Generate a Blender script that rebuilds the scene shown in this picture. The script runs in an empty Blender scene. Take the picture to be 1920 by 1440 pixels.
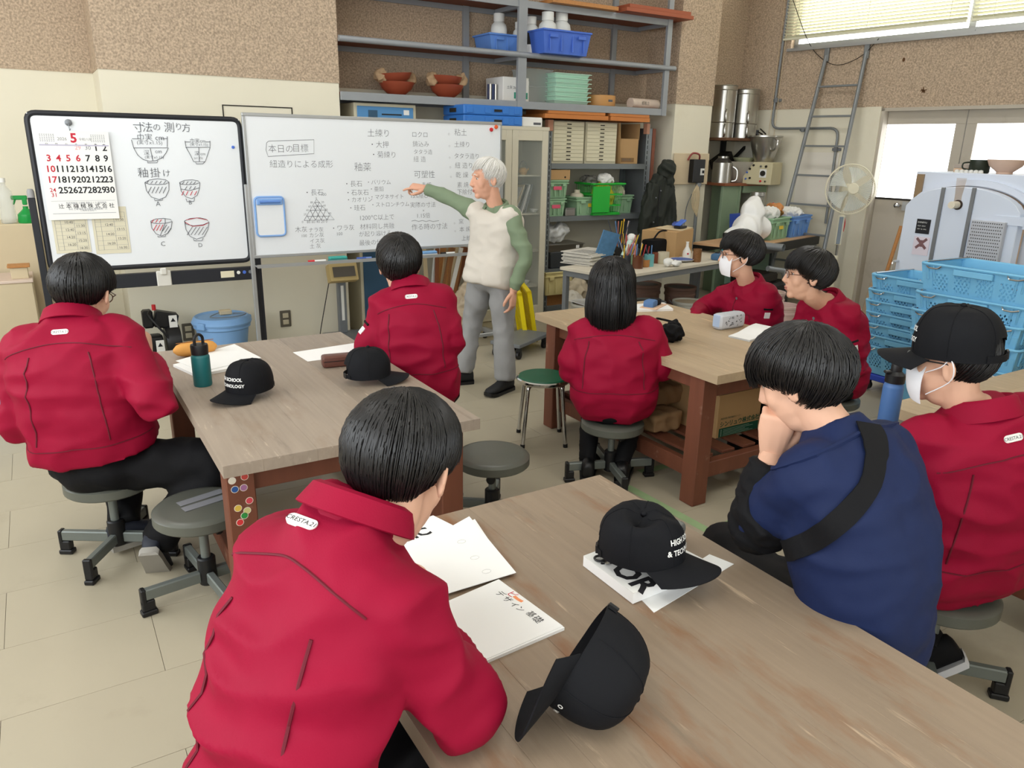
import bpy, bmesh, math, random
from mathutils import Vector, Matrix, noise
from mathutils.bvhtree import BVHTree
random.seed(7)
SC = bpy.context.scene
COL = SC.collection
PI = math.pi
V = Vector
# ------------------------------------------------------------------ camera
cd = bpy.data.cameras.new('camera'); cam = bpy.data.objects.new('camera', cd); COL.objects.link(cam)
cd.sensor_width = 36; cd.lens = 36*1417.6/1920; cd.clip_start = .05; cd.clip_end = 100
cam.matrix_world = Matrix((((0.853607,0.140797,-0.501529),(-0.520585,0.264999,-0.811645),(0.018628,0.953914,0.299501))[0]+(0,), ((0.853607,0.140797,-0.501529),(-0.520585,0.264999,-0.811645),(0.018628,0.953914,0.299501))[1]+(0,), ((0.853607,0.140797,-0.501529),(-0.520585,0.264999,-0.811645),(0.018628,0.953914,0.299501))[2]+(1.65,), (0,0,0,1)))
SC.camera = cam
# ------------------------------------------------------------------ world, light, exposure
SC.view_settings.view_transform = 'Standard'; SC.view_settings.look = 'None'
SC.view_settings.gamma = 1; SC.view_settings.use_curve_mapping = False
SC.view_settings.exposure = -0.12
wd = bpy.data.worlds.new('overcast_sky'); SC.world = wd; wd.use_nodes = True
wd.node_tree.nodes['Background'].inputs[0].default_value = (.88, .94, 1, 1)
wd.node_tree.nodes['Background'].inputs[1].default_value = 2.6
def area(name, loc, sx, sy, power, rot=(0, 0, 0), col=(1, 1, 1)):
    l = bpy.data.lights.new(name, 'AREA'); l.shape = 'RECTANGLE'; l.size = sx; l.size_y = sy; l.energy = power; l.color = col
    o = bpy.data.objects.new(name, l); COL.objects.link(o); o.location = loc; o.rotation_euler = rot
    return o
LAMPS = [(-.6, .6), (-.6, 4.4), (2.4, .6), (2.6, 4.5), (5.2, .6), (5.4, 4.5)]
for x, y in LAMPS:
    area('ceiling_tube_light', (x, y, 3.80), .30, 1.25, 22, (0, 0, 0), (1, .99, .97))
# daylight entering through the long windows of the left wall and the rear wall
area('window_daylight', (-2.35, 1.4, 2.15), 1.7, 8.2, 170, (0, -PI/2, 0), (.93, .97, 1))
area('window_daylight', (2.3, -2.85, 2.15), 7.6, 1.7, 60, (PI/2, 0, 0), (.95, .98, 1))
# ------------------------------------------------------------------ materials
def lin(c):
    c = c/255
    return c/12.92 if c <= .04045 else ((c+.055)/1.055)**2.4
def rgb(r, g, b): return (lin(r), lin(g), lin(b), 1)
MATS = {}
def mat(name, col, rough=.6, metal=0., var=.12, vs=6., bump=0., bs=80., st=(1, 1, 1), trans=0., alpha=1., emit=0., rnd=0., spec=.4, c2=None, det=4., contrast=None, sheen=0., coat=0.):
    if name in MATS: return MATS[name]
    m = bpy.data.materials.new(name); m.use_nodes = True; nt = m.node_tree; N = nt.nodes; L = nt.links
    b = N['Principled BSDF']
    c = rgb(*col)
    if c2: ca, cb = c, rgb(*c2)
    else:
        ca = tuple(max(0, x*(1-var)) for x in c[:3])+(1,); cb = tuple(min(1, x*(1+var)) for x in c[:3])+(1,)
    tc = N.new('ShaderNodeTexCoord'); mp = N.new('ShaderNodeMapping'); mp.inputs['Scale'].default_value = st
    L.new(tc.outputs['Object'], mp.inputs['Vector'])
    nz = N.new('ShaderNodeTexNoise'); nz.inputs['Scale'].default_value = vs; nz.inputs['Detail'].default_value = det
    L.new(mp.outputs[0], nz.inputs['Vector'])
    mx = N.new('ShaderNodeMix'); mx.data_type = 'RGBA'
    mx.inputs[6].default_value = ca; mx.inputs[7].default_value = cb
    if contrast:
        mr = N.new('ShaderNodeMapRange'); mr.inputs[1].default_value = contrast[0]; mr.inputs[2].default_value = contrast[1]
        L.new(nz.outputs['Fac'], mr.inputs[0]); L.new(mr.outputs[0], mx.inputs[0])
    else: L.new(nz.outputs['Fac'], mx.inputs[0])
    outc = mx.outputs[2]
    if rnd:
        oi = N.new('ShaderNodeObjectInfo'); hs = N.new('ShaderNodeHueSaturation'); mr2 = N.new('ShaderNodeMapRange')
        mr2.inputs[3].default_value = 1-rnd; mr2.inputs[4].default_value = 1+rnd
        L.new(oi.outputs['Random'], mr2.inputs[0]); L.new(mr2.outputs[0], hs.inputs['Value']); L.new(outc, hs.inputs['Color']); outc = hs.outputs[0]
    L.new(outc, b.inputs['Base Color'])
    b.inputs['Roughness'].default_value = rough; b.inputs['Metallic'].default_value = metal
    b.inputs['Specular IOR Level'].default_value = spec
    if trans: b.inputs['Transmission Weight'].default_value = trans; b.inputs['IOR'].default_value = 1.2
    if alpha < 1: b.inputs['Alpha'].default_value = alpha
    if sheen: b.inputs['Sheen Weight'].default_value = sheen
    if coat: b.inputs['Coat Weight'].default_value = coat; b.inputs['Coat Roughness'].default_value = .25
    if emit: L.new(outc, b.inputs['Emission Color']); b.inputs['Emission Strength'].default_value = emit
    if bump:
        n2 = N.new('ShaderNodeTexNoise'); n2.inputs['Scale'].default_value = bs; n2.inputs['Detail'].default_value = 3
        L.new(mp.outputs[0], n2.inputs['Vector'])
        bp = N.new('ShaderNodeBump'); bp.inputs['Strength'].default_value = bump; bp.inputs['Distance'].default_value = .004
        L.new(n2.outputs['Fac'], bp.inputs['Height']); L.new(bp.outputs[0], b.inputs['Normal'])
    MATS[name] = m
    return m
def worn(m, col, scale, lo, hi, st=(1, 1, 1)):
    """second layer: worn or stained patches with a shape of their own over material m"""
    nt = m.node_tree; N = nt.nodes; L = nt.links; b = N['Principled BSDF']
    src = b.inputs['Base Color'].links[0].from_socket
    tc = N.new('ShaderNodeTexCoord'); mp = N.new('ShaderNodeMapping'); mp.inputs['Scale'].default_value = st
    nz = N.new('ShaderNodeTexNoise'); nz.inputs['Scale'].default_value = scale; nz.inputs['Detail'].default_value = 6; nz.inputs['Roughness'].default_value = .65
    mr = N.new('ShaderNodeMapRange'); mr.inputs[1].default_value = lo; mr.inputs[2].default_value = hi
    mx = N.new('ShaderNodeMix'); mx.data_type = 'RGBA'; mx.inputs[7].default_value = rgb(*col)
    L.new(tc.outputs['Object'], mp.inputs['Vector']); L.new(mp.outputs[0], nz.inputs['Vector']); L.new(nz.outputs['Fac'], mr.inputs[0])
    L.new(mr.outputs[0], mx.inputs[0]); L.new(src, mx.inputs[6]); L.new(mx.outputs[2], b.inputs['Base Color'])
    return m
# ------------------------------------------------------------------ mesh builder
def frame(d):
    d = V(d).normalized(); a = V((0, 0, 1)) if abs(d.z) < .9 else V((1, 0, 0))
    x = a.cross(d).normalized(); return x, d.cross(x)
class MB:
    def __init__(s, M=None): s.v = []; s.f = []; s.M = M
    def add(s, vs, fs):
        n = len(s.v)
        s.v += [(s.M @ V(p)) if s.M else V(p) for p in vs]; s.f += [tuple(i+n for i in f) for f in fs]; return s
    def box(s, x0, x1, y0, y1, z0, z1):
        vs = [(x, y, z) for z in (z0, z1) for y in (y0, y1) for x in (x0, x1)]
        return s.add(vs, [(0, 2, 3, 1), (4, 5, 7, 6), (0, 1, 5, 4), (2, 6, 7, 3), (0, 4, 6, 2), (1, 3, 7, 5)])
    def cbox(s, c, sz, rot=None, M=None):
        m = Matrix.Translation(c)
        if rot is not None: m = m @ (Matrix.Rotation(rot[2], 4, 'Z') @ Matrix.Rotation(rot[1], 4, 'Y') @ Matrix.Rotation(rot[0], 4, 'X'))
        vs = [m @ V((x*sz[0]/2, y*sz[1]/2, z*sz[2]/2)) for z in (-1, 1) for y in (-1, 1) for x in (-1, 1)]
        return s.add(vs, [(0, 2, 3, 1), (4, 5, 7, 6), (0, 1, 5, 4), (2, 6, 7, 3), (0, 4, 6, 2), (1, 3, 7, 5)])
    def taper(s, c, b, t, h):
        """box with bottom size b, top size t, base centre c"""
        vs = [V(c)+V((x*w[0]/2, y*w[1]/2, z)) for z, w in ((0, b), (h, t)) for y in (-1, 1) for x in (-1, 1)]
        return s.add(vs, [(0, 2, 3, 1), (4, 5, 7, 6), (0, 1, 5, 4), (2, 6, 7, 3), (0, 4, 6, 2), (1, 3, 7, 5)])
    def cyl(s, p0, p1, r0, r1=None, n=16, caps=True):
        return s.tube([p0, p1], [r0, r0 if r1 is None else r1], n, caps)
    def tube(s, pts, r, n=8, caps=True, closed=False):
        pts = [V(p) for p in pts]; k = len(pts)
        if not hasattr(r, '__len__'): r = [r]*k
        vs = []; x = None
        for i, p in enumerate(pts):
            if closed: d = pts[(i+1) % k]-pts[i-1]
            else: d = pts[min(i+1, k-1)]-pts[max(i-1, 0)]
            if d.length < 1e-9: d = V((0, 0, 1))
            d.normalize()
            if x is None: x, y = frame(d)
            else:
                x = (x-d*x.dot(d))
                if x.length < 1e-6: x, y = frame(d)
                x.normalize(); y = d.cross(x)
            vs += [p+(x*math.cos(2*PI*j/n)+y*math.sin(2*PI*j/n))*r[i] for j in range(n)]
        fs = []
        for i in range(k if closed else k-1):
            for j in range(n):
                a = i*n+j; b_ = i*n+(j+1) % n; i2 = (i+1) % k
                fs.append((a, b_, i2*n+(j+1) % n, i2*n+j))
        if caps and not closed: fs += [tuple(reversed(range(n))), tuple(range((k-1)*n, k*n))]
        return s.add(vs, fs)
    def lathe(s, prof, n=24, c=(0, 0, 0), M=None, sx=1, sy=1):
        m = M if M else Matrix.Translation(c)
        vs = []; fs = []; k = len(prof)
        for r, z in prof: vs += [m @ V((r*math.cos(2*PI*j/n)*sx, r*math.sin(2*PI*j/n)*sy, z)) for j in range(n)]
        for i in range(k-1):
            for j in range(n): fs.append((i*n+j, i*n+(j+1) % n, (i+1)*n+(j+1) % n, (i+1)*n+j))
        if prof[0][0] > 1e-5: fs.append(tuple(reversed(range(n))))
        if prof[-1][0] > 1e-5: fs.append(tuple(range((k-1)*n, k*n)))
        return s.add(vs, fs)
    def ell(s, c, r, M=None, nu=16, nv=10):
        m = Matrix.Translation(c) @ (M if M else Matrix())
        vs = [m @ V((0, 0, -r[2]))]; fs = []
        for i in range(1, nv):
            t = -PI/2+PI*i/nv
            vs += [m @ V((r[0]*math.cos(t)*math.cos(2*PI*j/nu), r[1]*math.cos(t)*math.sin(2*PI*j/nu), r[2]*math.sin(t))) for j in range(nu)]
        vs.append(m @ V((0, 0, r[2]))); e = len(vs)-1
        for j in range(nu):
            fs.append((0, 1+(j+1) % nu, 1+j)); fs.append((e, e-nu+j, e-nu+(j+1) % nu))
        for i in range(nv-2):
            for j in range(nu): a = 1+i*nu; fs.append((a+j, a+(j+1) % nu, a+nu+(j+1) % nu, a+nu+j))
        return s.add(vs, fs)
    def loft(s, rings, caps=True):
        n = len(rings[0]); vs = [p for r_ in rings for p in r_]; fs = []
        for i in range(len(rings)-1):
            for j in range(n): fs.append((i*n+j, i*n+(j+1) % n, (i+1)*n+(j+1) % n, (i+1)*n+j))
        if caps: fs += [tuple(reversed(range(n))), tuple(range((len(rings)-1)*n, len(rings)*n))]
        return s.add(vs, fs)
    def prism(s, poly, d0, d1, M=None):
        """2D polygon in local xy extruded along z d0..d1 then transformed by M"""
        m = M if M else Matrix(); n = len(poly)
        vs = [m @ V((x, y, d)) for d in (d0, d1) for x, y in poly]
        fs = [tuple(reversed(range(n))), tuple(range(n, 2*n))]+[(i, (i+1) % n, n+(i+1) % n, n+i) for i in range(n)]
        return s.add(vs, fs)
    def grid(s, nu, nv, fn, thick=0.):
        vs = [V(fn(i/nu, j/nv)) for j in range(nv+1) for i in range(nu+1)]
        fs = [(j*(nu+1)+i, j*(nu+1)+i+1, (j+1)*(nu+1)+i+1, (j+1)*(nu+1)+i) for j in range(nv) for i in range(nu)]
        s.add(vs, fs)
        return s
    def mesh(s, name='m', bevel=0., bseg=1, angle=35, solid=0., wob=0., wscale=6.):
        me = bpy.data.meshes.new(name); me.from_pydata([tuple(p) for p in s.v], [], s.f)
        bm = bmesh.new(); bm.from_mesh(me)
        bmesh.ops.recalc_face_normals(bm, faces=bm.faces)
        if solid: bmesh.ops.solidify(bm, geom=bm.faces[:], thickness=solid)
        if bevel:
            es = [e for e in bm.edges if len(e.link_faces) == 2 and e.calc_face_angle(0) > math.radians(30)]
            if es: bmesh.ops.bevel(bm, geom=es, offset=bevel, segments=bseg, affect='EDGES', profile=.6)
        if wob:
            for v in bm.verts: v.co += noise.noise_vector(v.co*wscale)*wob
        bm.to_mesh(me); bm.free()
        me.polygons.foreach_set('use_smooth', [True]*len(me.polygons)); me.set_sharp_from_angle(angle=math.radians(angle))
        me.update()
        return me
    def build(s, name, m, parent=None, world=False, kind=None, **kw):
        if world and parent is not None:
            i = wmat(parent).inverted(); s.v = [i @ p for p in s.v]
        return link(name, s.mesh(name, **kw), m, parent, kind)
def wmat(o):
    m = o.matrix_basis.copy(); p = o.parent
    while p: m = p.matrix_basis @ m; p = p.parent
    return m
def link(name, me, m=None, parent=None, kind=None):
    o = bpy.data.objects.new(name, me); COL.objects.link(o)
    if m is not None and me is not None and not len(me.materials): me.materials.append(m)
    if parent: o.parent = parent
    if kind: o['kind'] = kind
    return o
def tag(o, label, cat, group=None):
    o['label'] = label; o['category'] = cat
    if group: o['group'] = group
    return o
def thing(name, label, cat, loc=(0, 0, 0), rz=0., group=None):
    o = bpy.data.objects.new(name, None); COL.objects.link(o); o.empty_display_size = .05
    o.location = loc; o.rotation_euler = (0, 0, rz)
    o.matrix_basis = Matrix.Translation(loc) @ Matrix.Rotation(rz, 4, 'Z')
    return tag(o, label, cat, group)
def copytree(o, parent=None, M=None, label=None, group=None):
    c = o.copy(); COL.objects.link(c); c.parent = parent
    if M is not None: c.matrix_basis = M
    if label: c['label'] = label
    if group: c['group'] = group
    for ch in [x for x in o.children]: copytree(ch, c)
    return c
def TR(loc, rz=0.): return Matrix.Translation(loc) @ Matrix.Rotation(rz, 4, 'Z')
def struct(o): o['kind'] = 'structure'; return o
TMP = bpy.data.scenes.new('scratch')
def evalmesh(o):
    """evaluate one object in an otherwise empty scratch scene"""
    with bpy.context.temp_override(scene=TMP, view_layer=TMP.view_layers[0]):
        dg = bpy.context.evaluated_depsgraph_get(); dg.update()
        return bpy.data.meshes.new_from_object(o.evaluated_get(dg))
def text(s, size, M, ext=0., thin=0., align='LEFT', bold=0.):
    """flat lettering as a mesh list (verts, faces) in world or local space through matrix M (x right, y up)"""
    cu = bpy.data.curves.new('t', 'FONT'); cu.body = s; cu.size = size; cu.align_x = align; cu.resolution_u = 2
    cu.offset = thin+bold; cu.extrude = ext
    o = bpy.data.objects.new('t', cu); TMP.collection.objects.link(o)
    me = evalmesh(o)
    vs = [M @ v.co for v in me.vertices]; fs = [tuple(p.vertices) for p in me.polygons]
    bpy.data.objects.remove(o); bpy.data.curves.remove(cu); bpy.data.meshes.remove(me)
    return vs, fs
def remesh(mb, vox, sm=4, fac=.5):
    me = mb.mesh('r'); o = bpy.data.objects.new('r', me); TMP.collection.objects.link(o)
    a = o.modifiers.new('r', 'REMESH'); a.mode = 'VOXEL'; a.voxel_size = vox; a.use_smooth_shade = True
    if sm: b = o.modifiers.new('s', 'SMOOTH'); b.iterations = sm; b.factor = fac
    out = evalmesh(o)
    bpy.data.objects.remove(o); bpy.data.meshes.remove(me)
    return out
def smoothall(me, ang=None):
    me.polygons.foreach_set('use_smooth', [True]*len(me.polygons))
    if ang: me.set_sharp_from_angle(angle=math.radians(ang))
    return me
# common materials
m_white = mat('white_paint', (232, 232, 228), .5, var=.03)
m_black = mat('black_plastic', (22, 22, 24), .45, var=.2)
m_steel = mat('grey_steel', (128, 132, 136), .45, .35, var=.08, vs=20)
m_chrome = mat('chrome', (205, 205, 205), .12, 1., var=.03)
m_stainless = mat('stainless_steel', (190, 188, 182), .28, .95, var=.08, vs=3)
m_paper = mat('white_paper', (240, 240, 238), .8, var=.02, vs=3)
m_card = mat('cardboard', (186, 150, 104), .85, var=.07, vs=5, bump=.15, bs=120)
m_ink = mat('marker_ink', (88, 90, 96), .7, var=.05)
m_inkb = mat('black_print', (28, 28, 32), .7, var=.05)
m_inkr = mat('red_print', (200, 40, 62), .7, var=.05)
m_wood2 = mat('plain_wood', (176, 122, 70), .6, var=.2, vs=5, st=(14, 1.2, 14), bump=.1, rnd=.15)
m_red_dot = mat('red_plastic', (205, 40, 48), .4)
m_greenc = mat('pale_green_plastic', (150, 186, 150), .5, var=.06, rnd=.05)
m_bluec = mat('blue_plastic', (74, 112, 205), .5, var=.06, rnd=.05)
m_glass = mat('clear_plastic', (225, 230, 228), .15, alpha=.32, var=.02)
m_pinkbag = mat('frosted_film', (238, 240, 240), .3, alpha=.72, var=.03)

# ================================================================== ROOM
ZC = 3.95; Y0 = 6.317; YR = 6.807; ZB = 2.111; XL = -2.5; YN = -3.0
XP0 = 0.483; XP1 = 2.206; XQ0 = 5.851; XQ1 = 6.386
m_brown = mat('brown_fibre_plaster', (184, 164, 142), .95, var=.34, vs=70, bump=.9, bs=110, det=3, contrast=(.3, .7), spec=.1)
m_cream = mat('cream_wall_paint', (228, 222, 202), .75, var=.04, vs=1.5, bump=.05, bs=30, spec=.25)
worn(m_cream, (214, 205, 180), 1.2, .56, .85)
m_ceil = mat('ceiling_white', (225, 222, 214), .9, var=.04)
m_tile = mat('beige_vinyl_tile', (172, 163, 142), .42, var=.05, vs=2.5, bump=.02, bs=20, rnd=.02, spec=.35)
worn(m_tile, (160, 150, 130), 3.2, .55, .8)
worn(m_tile, (120, 112, 96), 34, .74, .78, (1, .5, 1))
m_joint = mat('floor_joint', (104, 96, 82), .8, var=.1)
# floor: base slab and vinyl tiles laid on it
fl = MB(); fl.box(XL, 8.6, YN, YR+.1, -.1, -.002); floor = struct(fl.build('floor', m_joint))
tw, td, g = .90, .387, .0016
tile = MB().box(0, tw-g, 0, td-g, -.006, 0).mesh('floor_tile', bevel=.0006); tile.materials.append(m_tile)
ycut = 3.503; xcut = 2.391
rest = MB(); pieces = []
for j in range(-18, 10):
    for i in range(-7, 9):
        x = xcut+i*tw+(tw/2 if j % 2 else 0); y = ycut+j*td
        x0 = max(x, XL); x1 = min(x+tw-g, 8.6); y0 = max(y, YN); y1 = min(y+td-g, YR+.1)
        if x1-x0 < .02 or y1-y0 < .02: continue
        full = x1-x0 > tw-g-.001 and y1-y0 > td-g-.001
        # in front of the camera and inside the view wedge
        if full and y > .9 and x > -.9 and -.3 < math.atan2(x+.45, y+.2) < 1.3:
            o = link('floor_tile', tile, None, floor); o.location = (x, y, 0)
        else: rest.box(x0, x1, y0, y1, -.006, 0)
rest.build('floor_tile_field', m_tile, floor, kind='stuff')
# green floor tape by the right table
m_tape = mat('green_floor_tape', (150, 176, 130), .7, var=.15, vs=20)
def strip(a, b, w, name, m, par=None):
    a, b = V(a), V(b); d = (b-a).normalized(); n = V((-d.y, d.x, 0))*w/2
    return MB().prism([(p.x, p.y) for p in (a-n, b-n, b+n, a+n)], .0002, .0012).build(name, m, par)
strip((2.371,2.7,0.0), (2.393,2.094,0.0), .05, 'floor_tape', m_tape, floor)
strip((2.464,2.139,-0.0), (2.759,2.188,0.0), .05, 'floor_tape', m_tape, floor)
strip((2.55,2.806,0.0), (2.924,2.789,0.0), .05, 'floor_tape', m_tape, floor)
def wall(name, boxes, m, kindm=None):
    w = None
    for (x0, x1, y0, y1, z0, z1) in boxes: pass
    b = MB()
    for bb in boxes: b.box(*bb)
    return struct(b.build(name, m))
def twotone(name, x0, x1, y0, y1):
    """a wall box, brown fibre plaster above the cream dado"""
    w = struct(MB().box(x0, x1, y0, y1, 0, ZB).build(name, m_cream))
    MB().box(x0-.004, x1+.004, y0-.006, y1, ZB, ZC).build('upper_plaster', m_brown, w)
    return w
twotone('wall_back', XL, 7.9, YR, YR+.2)
twotone('wall_back_breast', XP0, XP1, Y0, YR)
twotone('wall_back_pillar', XQ0, XQ1, Y0, YR)
struct(MB().box(XL-.2, 9, YN-.2, YR+.3, ZC, ZC+.1).build('ceiling', m_ceil))
# left wall with a long band of windows, rear wall likewise (both outside the picture)
wl = MB()
wl.box(XL-.2, XL, YN, YR+.2, 0, 1.2); wl.box(XL-.2, XL, YN, YR+.2, 3.1, ZC)
for y in (YN, -.9, 1.2, 3.3, 5.4): wl.box(XL-.2, XL, y, y+.15 if y < 5 else YR+.2, 1.2, 3.1)
struct(wl.build('wall_left', m_cream))
wr = MB()
wr.box(XL, 9, YN-.2, YN, 0, 1.2); wr.box(XL, 9, YN-.2, YN, 3.1, ZC)
for x in (XL, .4, 3.2, 6.): wr.box(x, x+.15 if x < 5 else 9, YN-.2, YN, 1.2, 3.1)
struct(wr.build('wall_rear', m_cream))
for k, (x, y) in enumerate(LAMPS):
    t = thing('ceiling_lamp', 'white ceiling fluorescent lamp above the '+('left rear corner', 'left table', 'front table', 'teacher', 'right edge table', 'kiln')[k], 'lamp', (x, y, 3.83), group='ceiling fluorescent lamps')
    MB().box(-.16, .16, -.66, .66, 0, .12).build('lamp_housing', m_white, t, bevel=.01)
# dado frame lines: small access panel in the breast wall behind the boards
m_dark = mat('dark_gap', (40, 36, 30), .8)
pa = (1.295,6.317,1.912); pb = (1.809,6.317,1.914)
px = MB(); e = .008
px.box(pa[0], pb[0], Y0-.004, Y0, pa[2]-e, pa[2]); px.box(pa[0]-e, pa[0], Y0-.004, Y0, 1.0, pa[2]); px.box(pb[0], pb[0]+e, Y0-.004, Y0, 1.0, pa[2])
struct(px.build('trim_1', m_dark))
# ------------------------------------------------------------------ right wall (turned 7 degrees), local x toward the corner, y into the room
RWM = Matrix.Translation((7.31, 6.79, 0)) @ Matrix.Rotation(math.radians(97), 4, 'Z')
def rbox(b, *a): return b
DX1 = -1.746; DX0 = 2*-2.545-DX1; DZ1 = 2.098   # door opening
WX1 = -0.601; WX0 = WX1-4.2; WZ0 = 2.742; WZ1 = 3.75
b = MB(RWM)
b.box(DX1, .3, -.2, 0, 0, ZB); b.box(-6.2, DX0, -.2, 0, 0, ZB)
wright = struct(b.build('wall_right', m_cream))
b = MB(RWM)
b.box(-6.2, .3, -.2, .005, ZB, WZ0); b.box(WX1, .3, -.2, .005, WZ0, ZC); b.box(-6.2, WX0, -.2, .005, WZ0, ZC); b.box(WX0, WX1, -.2, .005, WZ1, ZC)
b.box(DX0, DX1, -.2, .005, DZ1, ZB)
b.build('upper_plaster', m_brown, wright)
struct(MB(RWM).box(-6.2, -6., -.2, 6, 0, ZC).build('wall_end', m_cream))
m_alu = mat('aluminium_frame', (176, 178, 178), .4, .5, var=.06)
m_sky = mat('frosted_daylight_glass', (255, 255, 255), .5, var=.0, emit=5.)
# high window with venetian blinds
win = struct(MB(RWM).box(WX0, WX1, -.10, -.06, WZ0, WZ0+.05).box(WX0, WX1, -.10, -.06, WZ1-.05, WZ1).box(WX1-.05, WX1, -.1, -.06, WZ0, WZ1).box(WX0, WX0+.05, -.1, -.06, WZ0, WZ1).build('window_1', m_alu))
XM = -2.449
MB(RWM).box(XM-.03, XM+.03, -.10, -.05, WZ0, WZ1).build('mullion', m_alu, win)
MB(RWM).box(WX0-.02, WX1+.02, -.06, .05, WZ0-.03, WZ0).build('window_sill', m_alu, win)
MB(RWM).box(WX0, XM, -.13, -.12, WZ0, WZ1).build('pane', m_sky, win)
MB(RWM).box(XM, WX1, -.13, -.12, WZ0, WZ1).build('pane', m_sky, win)
m_slat = mat('cream_blind_slat', (226, 224, 198), .45, var=.03)
def blind(x0, x1, label):
    t = thing('venetian_blind', label, 'blind', RWM @ V(((x0+x1)/2, .03, WZ0+.1)), math.radians(97))
    wdt = x1-x0; h = WZ1-WZ0-.12
    c, s_ = math.cos(math.radians(38)), math.sin(math.radians(38))
    sl = MB(); sl.prism([(-.0165*c, -.0165*s_), (.0165*c, .0165*s_), (.0165*c-.001, .0165*s_+.0016), (-.0165*c-.001, -.0165*s_+.0016)], -wdt/2, wdt/2, Matrix(((0, 0, 1, 0), (1, 0, 0, 0), (0, 1, 0, 0), (0, 0, 0, 1))))
    me = sl.mesh('slat'); me.materials.append(m_slat)
    n = int(h/.031)
    for k in range(n):
        o = link('slat', me, None, t); o.location = (0, 0, .02+k*.031)
    MB().box(-wdt/2, wdt/2, -.02, .02, -.012, .008).build('bottom_rail', m_slat, t)
    MB().box(-wdt/2, wdt/2, -.025, .025, h-.0, h+.05).build('head_rail', m_slat, t)
    for q in (-.42, .0, .42): MB().cyl((q*wdt, .018, 0), (q*wdt, .018, h), .0025, n=5).build('ladder_cord', m_slat, t)
blind(XM+.02, WX1+.08, 'wide cream venetian blind over the left pane of the high window')
blind(WX0, XM-.02, 'cream venetian blind over the right pane of the high window')
# double door with frosted panes
m_door = mat('grey_beige_door_paint', (186, 178, 164), .5, var=.05, vs=3)
worn(m_door, (168, 158, 142), 4, .55, .8)
m_fr = mat('door_glass_daylight', (250, 252, 255), .35, var=.02, emit=3.5)
PT = 1.941; PB = 1.213; MX = -2.545; PX1 = -1.763; PX0 = -2.449
dw = DX1-MX
for k in range(2):
    x1 = DX1-.03 if k == 0 else MX-.004; x0 = MX+.004 if k == 0 else MX-dw+.03
    m0 = DX1-PX1; w = PX1-PX0
    p1 = x1-(DX1-.03-PX1+.0) if k == 0 else MX-(PX0-MX); p0 = p1-w
    d = struct(MB(RWM).box(x0, x1, -.12, -.08, .01, PB).box(x0, x1, -.12, -.08, PT, DZ1-.03).box(p1, x1, -.12, -.08, PB, PT).box(x0, p0, -.12, -.08, PB, PT).build('door_%d' % (k+1), m_door, bevel=.002))
    MB(RWM).box(p0, p1, -.105, -.095, PB, PT).build('pane', m_fr, d)
    MB(RWM).box(p0-.01, p1+.01, -.083, -.076, PB-.02, PB).build('pane_trim', m_dark, d)
    if k == 0:
        kx, _, kz = (-2.047,-0.03,1.145)
        MB(RWM).cyl((kx, -.08, kz), (kx, -.02, kz), .010, n=10).lathe([(0, -.03), (.02, -.028), (.028, -.01), (.026, .008), (.012, .018), (0, .02)], 14, M=Matrix.Translation((kx, 0, kz)) @ Matrix.Rotation(-PI/2, 4, 'X')).build('door_knob', m_chrome, d)
        MB(RWM).box(kx-.09, kx-.03, -.08, -.06, kz-.05, kz+.04).build('latch_plate', m_alu, d)
fr = MB(RWM).box(DX1-.03, DX1+.0, -.2, .012, 0, DZ1).box(DX0, DX0+.03, -.2, .012, 0, DZ1).box(DX0, DX1, -.2, .012, DZ1-.03, DZ1)
struct(fr.build('trim_2', m_door))
struct(MB(RWM).box(DX1, DX1+.16, 0, .03, 0, ZB).build('trim_3', m_cream))
# dents and a chipped star in the plaster
for nm, (px_, _, pz_), rr in (('plaster_chip', (-2.128,0.0,2.249), .04), ('plaster_hole', (-1.885,0.0,2.545), .02)):
    cb = MB(RWM)
    for k in range(7 if rr > .03 else 1):
        a = k*2.4; L_ = rr*(.6+.4*random.random())
        cb.prism([(0, -.006), (L_, -.002), (L_*1.05, .004), (0, .008)] if rr > .03 else [(rr*.7*math.cos(q), rr*math.sin(q)) for q in [i*PI/5 for i in range(10)]], .0055, .0075, Matrix.Translation((px_, 0, pz_)) @ Matrix.Rotation(-PI/2, 4, 'X') @ Matrix.Rotation(a, 4, 'Z'))
    cb.build(nm, mat('chipped_plaster', (96, 66, 38), .9), wright)
# notice sheet on the wall, conduit
q0 = (-0.876,0.004,1.653); q1 = (-1.348,0.004,1.098)
tag(MB(RWM).box(q1[0], q0[0], .004, .007, q1[2], q0[2]).build('paper_notice', mat('plain_notice', (232, 226, 214), .7, var=.02)), 'blank pale sheet on the cream wall behind the ladder', 'notice')
m_cond = mat('conduit_grey', (132, 136, 138), .45, .3, var=.06)
c0 = (-0.53,0.03,3.24); c1 = (-0.493,0.03,2.17); c2 = (-0.668,0.03,1.904); c3 = (-1.165,0.03,1.89); c4 = (-1.316,0.03,1.715); c5 = (-1.322,0.03,0.953)
t = thing('conduit_pipe', 'grey conduit pipe bending along the cream wall beside the ladder', 'pipe', RWM @ V((c1[0], .03, c5[2])), math.radians(97))
def bend(pts, r, k=5):
    out = [V(pts[0])]
    for i in range(1, len(pts)-1):
        a, b_, c = V(pts[i-1]), V(pts[i]), V(pts[i+1]); u = (a-b_).normalized(); w = (c-b_).normalized()
        rr = min(r, (a-b_).length*.45, (c-b_).length*.45)
        for j in range(k+1):
            s_ = j/k; out.append((b_+u*rr)*(1-s_)**2+b_*2*s_*(1-s_)+(b_+w*rr)*s_**2)
    out.append(V(pts[-1])); return out
cp = [(c0[0], .03, 3.7), (c1[0], .03, c2[2]), (c4[0], .03, c2[2]), (c4[0], .03, .9)]
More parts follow.
